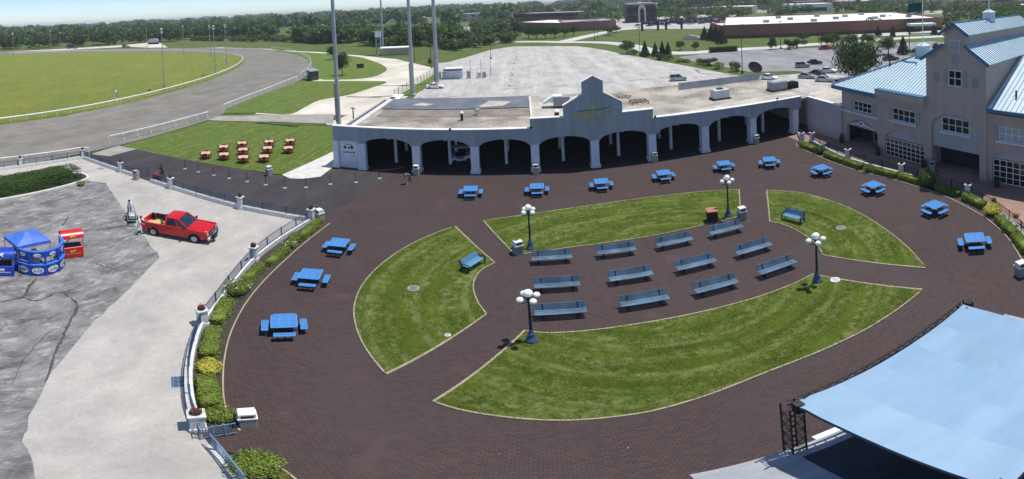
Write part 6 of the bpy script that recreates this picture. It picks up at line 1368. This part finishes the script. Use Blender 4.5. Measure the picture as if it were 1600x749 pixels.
car('white car half hidden behind the big dark tree', 'sedan', 'white_paint', *(60.2, 71.47), R(-55), .84, group=GC)
car('white car behind the satellite dish', 'sedan', 'white_paint', *(46.54, 73.71), R(-60), .84, group=GC)
car('red car at the far edge of the grey lot', 'sedan', 'lamp_red', *(84.37, 101.16), R(-28), .95, group=GC)
car('dark car glimpsed above the clubhouse hip roof', 'sedan', 'dark_paint', *(81.36, 72.11), R(-30), .95, group=GC)
car('black van far off by the track turn', 'suv', 'dark_paint', *(-275.76, 163.15), R(40), 1.9, group=None)
car('small tan utility car on the far track turn', 'suv', 'tan_paint', *(-238.49, 184.15), R(30), 1.3, group=None)
# the red pickup
t = empty('pickup_truck', 'bright red long-bed pickup truck on the pale concrete', 'pickup truck', (-23.75, 22.35, 0), R(18.5))
W_ = .98
def arch_line(x0, r, n=8): return [(x0-r*math.cos(PI*i/n), .38+r*math.sin(PI*i/n)) for i in range(n+1)]
side = [(-2.75, .55)]+arch_line(-1.62, .47)+arch_line(1.72, .47)+[(2.62, .5), (2.72, .72), (2.70, 1.0), (2.60, 1.10), (1.15, 1.20), (-.0, 1.20), (-2.75, 1.17)]
body = MB()
for sy in (-1, 1):
    body.prism(side, sy*W_-(.11 if sy > 0 else 0), sy*W_+(.11 if sy < 0 else 0), axis='y')
body.box(-2.72, 0, .55, .07, 1.8, .62); body.box(-.62, 0, .55, .07, 1.74, .66)
# hood, cowl and nose
hood = [(1.05, [(.86, 1.16), (.86, 1.18), (.72, 1.23), (.3, 1.25)]), (1.9, [(.86, 1.08), (.86, 1.12), (.70, 1.19), (.3, 1.21)]), (2.5, [(.86, .98), (.86, 1.03), (.68, 1.11), (.3, 1.13)]), (2.72, [(.80, .90), (.8, .96), (.62, 1.03), (.3, 1.05)])]
hb = loft(hood); body.add(hb.v, hb.f); body.box(1.8, 0, .55, 1.7, 1.72, .5)
body.build('body', 'red_paint', t)
cab = [(-.62, [(.9, 1.15), (.9, 1.2), (.76, 1.74), (.6, 1.80)]), (-.3, [(.9, 1.15), (.9, 1.2), (.76, 1.80), (.6, 1.86)]), (.42, [(.9, 1.15), (.9, 1.2), (.76, 1.78), (.6, 1.84)]), (1.2, [(.9, 1.14), (.9, 1.18), (.86, 1.20), (.62, 1.22)])]
cg = [(x, [(y-.02, z) for y, z in h]) for x, h in cab]; loft(cg).build('windows', 'glass_blue', t)
rf = MB(); rs = [(-.66, [(.7, 1.76), (.76, 1.79), (.72, 1.84), (.4, 1.87)]), (-.2, [(.7, 1.80), (.77, 1.83), (.73, 1.88), (.4, 1.91)]), (.45, [(.7, 1.77), (.77, 1.80), (.73, 1.84), (.4, 1.87)])]; q = loft(rs); rf.add(q.v, q.f)
for sy in (-1, 1): rf.tube((1.2, sy*.88, 1.19), (.43, sy*.75, 1.81), .045, n=6); rf.tube((-.6, sy*.90, 1.18), (-.55, sy*.75, 1.8), .09, n=6); rf.tube((.36, sy*.90, 1.18), (.2, sy*.76, 1.8), .03, n=6)
rf.build('cab_roof', 'red_paint', t)
for sy in (-1, 1):
    d = MB().box(.3, sy*(W_+.006), .50, 1.55, .02, .66).build('door', 'red_paint', t); MB().box(-.3, sy*(W_+.03), 1.0, .22, .03, .05).build('handle', 'dark', d)
    MB().bev(2.62, sy*.72, .76, .18, .36, .22, .04).build('headlight', 'lamp_clear', t); MB().box(-2.76, sy*.88, .75, .05, .16, .34).build('tail_light', 'lamp_red', t)
    MB().bev(1.0, sy*1.12, 1.22, .14, .22, .18, .03).build('mirror', 'black_metal', t)
    for a in (-1.62, 1.72): MB().path([(x, sy*(W_+.01), z) for x, z in arch_line(a, .48)], .035, 5).build('wheel_arch_trim', 'dark', t)
MB().box(-1.68, 0, .62, 2.08, 1.72, .04).build('bed_floor', 'ply', t); MB().box(-1.68, .84, .68, 2.05, .03, .5).build('bed_liner', 'dark', t)
MB().bev(2.78, 0, .42, .22, 1.9, .24, .06).build('front_bumper', 'chrome', t); MB().bev(-2.84, 0, .45, .18, 1.86, .2, .04).build('rear_bumper', 'chrome', t)
g = MB().box(2.74, 0, .74, .06, 1.06, .28).build('grille', 'dark', t); MB().box(2.78, 0, .86, .03, 1.06, .04).box(2.78, 0, .74, .03, .05, .28).build('grille_bar', 'chrome', g)
k = MB(); k.tube((2.9, -.5, .35), (2.9, -.5, 1.0), .04); k.tube((2.9, .5, .35), (2.9, .5, 1.0), .04); k.tube((2.9, -.6, .55), (2.9, .6, .55), .05); k.box(2.98, -.2, .35, .2, .5, .3); k.build('plow_mount', 'black_metal', t)
wheels(t, (-1.62, 1.72), .88, .39, .27)
MB().box(.3, 0, .25, 4.6, 1.4, .3).build('chassis', 'black_metal', t)
for x, y, lab in ((-2.3, .72, 'small round white gauge plate on a stand at the tail of the red pickup bed'), (-1.5, .78, 'small round white gauge plate on a stand near the middle of the red pickup bed')):
    q = Matrix.Rotation(R(18.5), 4, 'Z') @ Vector((x, y, 0)); s_ = empty('standing_disc', lab, 'disc stand', (-23.75+q.x, 22.35+q.y, .665)); MB().tube((0, 0, 0), (0, 0, .72), .025).build('post', 'steel', s_); MB().lathe([(.26, 0), (.26, .05), (.05, .12)], 14, (0, 0, .7)).build('disc', 'mesh_grey', s_)
q = Matrix.Rotation(R(18.5), 4, 'Z') @ Vector((-1.35, -.05, 0)); s_ = empty('hand_tool', 'round yellow-rimmed tool with green wheel lying in the pickup bed', 'tool', (-23.75+q.x, 22.35+q.y, .665), R(60)); MB().tube((-.06, 0, .27), (.06, 0, .27), .26, n=16).build('wheel', 'flag_green', s_); MB().tube((-.08, 0, .27), (.08, 0, .27), .2, n=14).build('hub', 'gold', s_); MB().path([(0, 0, .3), (.5, .3, .42), (.9, .4, .3)], .03).build('handle', 'black_metal', s_)
# hand cart behind the truck
t = empty('hand_cart', 'grey two-wheeled hand cart behind the red pickup', 'cart', (*(-28.61, 21.77), 0), R(-35))
k = MB(); k.path([(-.9, -.35, .3), (.9, -.35, .3), (.9, .35, .3), (-.9, .35, .3), (-.9, -.35, .3)], .03); k.tube((-.9, -.3, .3), (-1.3, -.25, 1.0), .025); k.tube((-.9, .3, .3), (-1.3, .25, 1.0), .025); k.tube((-1.3, -.3, 1.0), (-1.3, .3, 1.0), .025); k.build('frame', 'steel', t)
MB().box(0, 0, .32, 1.7, .66, .04).build('platform', 'black_metal', t)
for s in (-1, 1): MB().tube((.1, s*.42, .22), (.1, s*.5, .22), .22, n=14).build('wheel', 'rubber', t)
MB().bev(.3, 0, .36, .7, .5, .35, .04).build('load', 'steel_pale', t)
# ---------------------------------------------------------------- people
def person(lab, loc, rz, J, cloth, hair, hat=None):
    """one skin grown over a posed skeleton; J maps joint names to points, feet at z = 0, facing +x"""
    t = empty('person', lab, 'person', loc, rz)
    E = [('pel', 'wai'), ('wai', 'che'), ('che', 'nek'), ('nek', 'hea'), ('hea', 'top')]; Rd = dict(pel=.15, wai=.135, che=.16, nek=.06, hea=.095, top=.075)
    for s in 'lr':
        E += [('pel', 'hip'+s), ('hip'+s, 'kne'+s), ('kne'+s, 'ank'+s), ('ank'+s, 'toe'+s), ('che', 'sho'+s), ('sho'+s, 'elb'+s), ('elb'+s, 'wri'+s), ('wri'+s, 'han'+s)]
        Rd.update({'hip'+s: .10, 'kne'+s: .068, 'ank'+s: .045, 'toe'+s: .042, 'sho'+s: .068, 'elb'+s: .046, 'wri'+s: .032, 'han'+s: .036})
    names = list(Rd); me = bpy.data.meshes.new('body'); me.from_pydata([J[n] for n in names], [(names.index(a), names.index(b)) for a, b in E], [])
    o = bpy.data.objects.new('body', me); C.objects.link(o); sk = o.modifiers.new('skin', 'SKIN'); sk.use_smooth_shade = True
    for i, n in enumerate(names): d = me.skin_vertices[0].data[i]; d.radius = (Rd[n], Rd[n]); d.use_root = (n == 'pel')
    o.modifiers.new('sub', 'SUBSURF').levels = 1; o.modifiers['sub'].render_levels = 1
    dg = bpy.context.evaluated_depsgraph_get(); m2 = bpy.data.meshes.new_from_object(o.evaluated_get(dg)); o.modifiers.clear(); o.data = m2
    m2.materials.clear()
    for m in (cloth[0], cloth[1], 'skin', cloth[2]): m2.materials.append(MT[m])
    jv = {n: Vector(J[n]) for n in names}; part = {}
    for a, b in E: part[a, b] = 2 if (a in ('nek', 'hea') or a[:3] == 'wri' or (a[:3] == 'elb' and cloth[3])) else (1 if (a[:3] in ('hip', 'kne') or (a == 'pel' and b != 'wai')) else (3 if a[:3] == 'ank' else 0))
    for p in m2.polygons:
        c = p.center; best = None
        for (a, b), k_ in part.items():
            A, B = jv[a], jv[b]; u = max(0, min(1, (c-A).dot(B-A)/max(1e-6, (B-A).length_squared))); d = (c-(A+(B-A)*u)).length/(.5*(Rd[a]+Rd[b]))
            if best is None or d < best[0]: best = (d, k_)
        p.material_index = best[1]; p.use_smooth = True
    o.parent = t
    # face, ears and fingers join the same figure
    k = MB(); h = jv['hea']; up = (jv['top']-jv['nek']).normalized(); fw = Vector(J.get('face', (1, 0, 0))).normalized(); sd = up.cross(fw).normalized()
    k.ball(h+fw*.10-up*.005, .018, 6, 1, 2)
    for s in (-1, 1): k.ball(h+sd*s*.095, .022, 6, 1.4, 2); k.ball(h+fw*.088+sd*s*.032+up*.02, .009, 6, 1, 4)
    k.tube(h+fw*.09-up*.045-sd*.022, h+fw*.09-up*.045+sd*.022, .006, n=5, m=4)
    for s in 'lr':
        w, hn = jv['wri'+s], jv['han'+s]; d = (hn-w).normalized(); a = d.orthogonal().normalized()
        for i in range(4): k.path([hn+a*(i-1.5)*.018, hn+a*(i-1.5)*.02+d*.045, hn+a*(i-1.5)*.018+d*(.07-.006*abs(i-1.5))+d.cross(a)*.02], .0085, 5, 2)
        k.path([w+a*.03+d*.02, w+a*.055+d*.055, w+a*.05+d*.085], .0095, 5, 2)
    k.add([tuple(v.co) for v in m2.vertices], [tuple(p.vertices) for p in m2.polygons], 0); n0 = len(k.m)-len(m2.polygons)
    for i, p in enumerate(m2.polygons): k.m[n0+i] = p.material_index
    q = k.build('body', (cloth[0], cloth[1], 'skin', cloth[2], 'dark'), t, smooth=True); bpy.data.objects.remove(o); q.name = 'body'
    c_ = h+up*.035-fw*.02; k = MB(); k.ball((0, 0, 0), .108, 12, 1.0); o2 = k.build('hat' if hat else 'hair', hat or hair, t, c_, smooth=True); o2.rotation_euler = up.to_track_quat('Z', 'Y').to_euler()
    return t
def stand(lean=0., arms=None, step=.12):
    J = dict(pel=(0, 0, .95), wai=(.02+lean*.2, 0, 1.12), che=(.03+lean*.45, 0, 1.36), nek=(.04+lean*.6, 0, 1.50), hea=(.07+lean*.72, 0, 1.63), top=(.07+lean*.78, 0, 1.71))
    for s, y in (('l', 1), ('r', -1)):
        J['hip'+s] = (0, y*.1, .90); J['kne'+s] = (.03+y*step*.5, y*.11, .50); J['ank'+s] = (y*step-.02, y*.12, .08); J['toe'+s] = (y*step+.16, y*.13, .045)
        J['sho'+s] = (.03+lean*.5, y*.19, 1.42); J['elb'+s] = (.02+lean*.4, y*.25, 1.15); J['wri'+s] = (.14+lean*.4, y*.24, .94); J['han'+s] = (.18+lean*.4, y*.235, .87)
    if arms: J.update(arms)
    return J
person('person in white leaning on the tailgate of the red pickup', (*(-26.01, 20.4), 0), R(18), stand(.25, dict(elbl=(.35, .22, 1.28), wril=(.58, .2, 1.18), hanl=(.66, .2, 1.17), elbr=(.32, -.22, 1.25), wrir=(.55, -.2, 1.15), hanr=(.63, -.2, 1.14)), .18), ('cloth_white', 'cloth_white', 'dark', True), 'hair_brown', 'cap_green')
person('person in white with lilac back bending over the hand cart', (*(-29.26, 22.08), 0), R(-35), stand(.2, dict(elbl=(.25, .24, 1.2), wril=(.42, .2, 1.02), hanl=(.48, .19, .97), elbr=(.25, -.24, 1.2), wrir=(.42, -.2, 1.02), hanr=(.48, -.19, .97)), .1), ('cloth_white', 'cloth_lilac', 'dark', True), 'hair_brown')
person('person in dark clothes pushing a red cart behind the fence', (*(-34.53, 30.63), 0), R(200), stand(.1, dict(elbl=(.2, .23, 1.15), wril=(.42, .2, .98), hanl=(.5, .19, .95), elbr=(.2, -.23, 1.15), wrir=(.42, -.2, .98), hanr=(.5, -.19, .95)), .2), ('cloth_dark', 'cloth_dark', 'dark', True), 'hair_brown')
J = stand(.0, None, .2); J.update(wai=(.16, 0, 1.03), che=(.38, 0, 1.12), nek=(.5, 0, 1.10), hea=(.6, 0, 1.03), top=(.67, 0, .98), face=(.5, 0, -.8))
for s, y in (('l', 1), ('r', -1)): J['sho'+s] = (.40, y*.19, 1.12); J['elb'+s] = (.45, y*.22, .85); J['wri'+s] = (.55, y*.18, .64); J['han'+s] = (.58, y*.17, .57)
person('stooping person in grey top and jeans in front of the arcade', (*(-11.28, 39.42), 0), R(215), J, ('cloth_grey', 'cloth_denim', 'cloth_white', True), 'hair_brown')
t = empty('push_cart', 'small red wheeled cart pushed along the dark path', 'cart', (*(-34.95, 30.27), 0), R(200)); MB().bev(0, 0, .2, .9, .6, .35, .05).build('tub', 'chair_red', t); MB().path([(-.35, .22, .5), (-.75, .2, .95), (-.75, -.2, .95), (-.35, -.22, .5)], .025).build('handle', 'black_metal', t)
for x in (-.3, .3):
    for y in (-.32, .32): MB().tube((x, y-.03, .13), (x, y+.03, .13), .13, n=12).build('wheel', 'rubber', t)
# ---------------------------------------------------------------- drink stands
def oval(w, h, n=20): return [(w*math.cos(2*PI*i/n), h*math.sin(2*PI*i/n)) for i in range(n)]
KC = (-26.0, 12.1); KR = 1.62
t = empty('drink_kiosk', 'round blue drink kiosk with white oval logos, under a blue tent', 'kiosk', (*KC, 0))
def ringwall(r, z0, z1, th, a0, a1, n, mm):
    k = MB()
    for i in range(n):
        a, b = a0+(a1-a0)*i/n, a0+(a1-a0)*(i+1)/n
        vs = [(rr_*math.cos(c), rr_*math.sin(c), z) for z in (z0, z1) for rr_ in (r, r-th) for c in (a, b)]
        k.add(vs, [(0, 1, 5, 4), (3, 2, 6, 7), (4, 5, 7, 6), (1, 0, 2, 3)], 0)
    return k
A0, A1 = R(-115), R(92)
ringwall(KR, .05, .92, .08, A0, A1, 48, 0).build('counter_front', 'kiosk_blue', t); ringwall(KR+.08, .92, 1.0, .42, A0, A1, 48, 0).build('counter_top', 'kiosk_rim', t); ringwall(KR, 1.58, 2.0, .05, A0, A1, 48, 0).build('upper_band', 'kiosk_blue', t); ringwall(KR+.03, 2.0, 2.08, .2, A0, A1, 48, 0).build('upper_rim', 'kiosk_rim', t)
p_ = None
for i in range(7):
    a = A0+(A1-A0)*i/6
    if p_ is None: p_ = MB().box(0, 0, 0, .1, .12, 2.02).build('upright', 'kiosk_blue', t, (KR*math.cos(a), KR*math.sin(a), .0), a)
    else: share(p_, t, (KR*math.cos(a), KR*math.sin(a), 0), a)
for a, z, w, h in ((-63, .5, .37, .28), (-29, .5, .37, .28), (6, .5, .37, .28), (40, .5, .37, .28), (-63, 1.79, .22, .16), (-29, 1.79, .22, .16), (6, 1.79, .22, .16), (40, 1.79, .22, .16)):
    a = R(a); k = MB(); n = 20; pts = [(KR+.035, w*math.cos(2*PI*i/n), h*math.sin(2*PI*i/n)) for i in range(n)]
    vs = []
    for r_, u, v in pts: b = a+u/KR; vs.append((r_*math.cos(b), r_*math.sin(b), z+v))
    k.add(vs, [tuple(range(n))]); lg = k.build('logo_oval', 'white', t)
    text('logo_text', 'Lite', h*1.25, 'sign_dark', lg, ((KR+.05)*math.cos(a), (KR+.05)*math.sin(a), z), (PI/2, 0, a+PI/2), .004, shear=.25)
MB().lathe([(.35, 0), (.35, .9), (.2, 1.0), (.2, 1.25)], 12, (-.3, -.2, 0)).build('dispenser', 'steel_pale', t)
t = empty('tent_canopy', 'royal blue pop-up tent over the round drink kiosk', 'tent', (-27.2, 11.9, 0))
cs = [(-27.57, 10.31, 2.25), (-27.81, 12.62, 2.25), (-25.43, 12.73, 2.25), (-25.56, 10.43, 2.25)]; cs = [(x+27.2, y-11.9, z) for x, y, z in cs]; ap = (-26.26, 11.41, 3); ap = (ap[0]+27.2, ap[1]-11.9, 3.0); k = MB()
for i in range(4):
    a, b = Vector(cs[i]), Vector(cs[(i+1) % 4]); m_ = (a+b)/2; m_.z += .05; q = Vector(ap); am = a.lerp(q, .5)+Vector((0, 0, -.07)); bm2 = b.lerp(q, .5)+Vector((0, 0, -.07)); mm = m_.lerp(q, .5)+Vector((0, 0, -.02))
    k.add([a, m_, b, am, mm, bm2, q, a-Vector((0, 0, .22)), m_-Vector((0, 0, .27)), b-Vector((0, 0, .22))], [(0, 1, 4, 3), (1, 2, 5, 4), (3, 4, 6), (4, 5, 6), (7, 8, 1, 0), (8, 9, 2, 1)])
k.build('roof_cloth', 'tent_blue', t)
for x, y, z in cs: MB().tube((x*.96, y*.96, 0), (x*.96, y*.96, z), .025).build('leg', 'steel', t)
def cart_stand(lab, p, rz, mm, band_text, gold):
    t = empty('drink_cart', lab, 'drink cart', (*p, 0), rz)
    MB().bev(0, 0, .05, 1.25, .75, .82, .04).build('counter', mm, t); MB().box(0, 0, .87, 1.05, .55, .04).build('well', 'dark', t)
    k = MB(); n = 10; pr = [(.5*math.cos(PI*i/n), .42*math.sin(PI*i/n)) for i in range(n+1)]; pr2 = [(.46*math.cos(PI*i/n), .38*math.sin(PI*i/n)) for i in range(n+1)]; k.prism([(y, 1.62+z) for y, z in pr]+[(y, 1.62+z) for y, z in pr2[::-1]], -.66, .66, axis='x'); k.build('barrel_roof', mm, t)
    for x in (-.6, .6):
        for y in (-.42, .42): MB().tube((x, y*.8, .85), (x, y, 1.66), .02).build('post', 'steel', t)
    for z, y, rx in ((.55, -.385, PI/2), (1.83, -.47, PI/2-.35)):
        k = MB(); k.prism([(-.16, -.1), (-.05, -.12), (.02, -.03), (.12, -.12), (.18, -.1), (.1, .0), (.2, .06), (.14, .14), (.04, .08), (-.1, .12), (-.18, .05)], -.004, .004); e = k.build('emblem', gold, t, (0, y, z)); e.rotation_euler = (rx, 0, 0)
        k = MB()
        for i in range(9): k.box(-.4+.1*i, 0, -.003, .07, .07, .006)
        e = k.build('lettering_strip', gold, t, (0, y+(-.003 if z < 1 else -.012), z-.2)); e.rotation_euler = (rx, 0, 0)
    return t
t1 = cart_stand('bright red drink cart with barrel roof and gold emblem beside the blue tent', (-26.1, 14.62), R(72), 'kiosk_red', '', 'gold'); t1.scale = (1.15, 1.15, 1.1)
t2 = cart_stand('blue drink cart with barrel roof at the left picture edge', (-26.0, 9.5), R(62), 'kiosk_blue', '', 'white'); t2.scale = (1.3, 1.2, 1.05)

# ---------------------------------------------------------------- the summer haze that pales the far woods
m = bpy.data.materials.new('haze'); m.use_nodes = True; N = m.node_tree.nodes; N.remove(N['Principled BSDF'])
v = N.new('ShaderNodeVolumePrincipled'); v.inputs['Color'].default_value = (.86, .92, 1, 1); v.inputs['Density'].default_value = .00024; v.inputs['Anisotropy'].default_value = .2
m.node_tree.links.new(v.outputs[0], N['Material Output'].inputs['Volume']); MT['haze'] = m
hz = MB().box(0, 900, -1.2, 9000, 8000, 41).build('haze', 'haze'); tag(hz, 'thin pale summer haze over the whole landscape', 'haze', None, 'stuff')
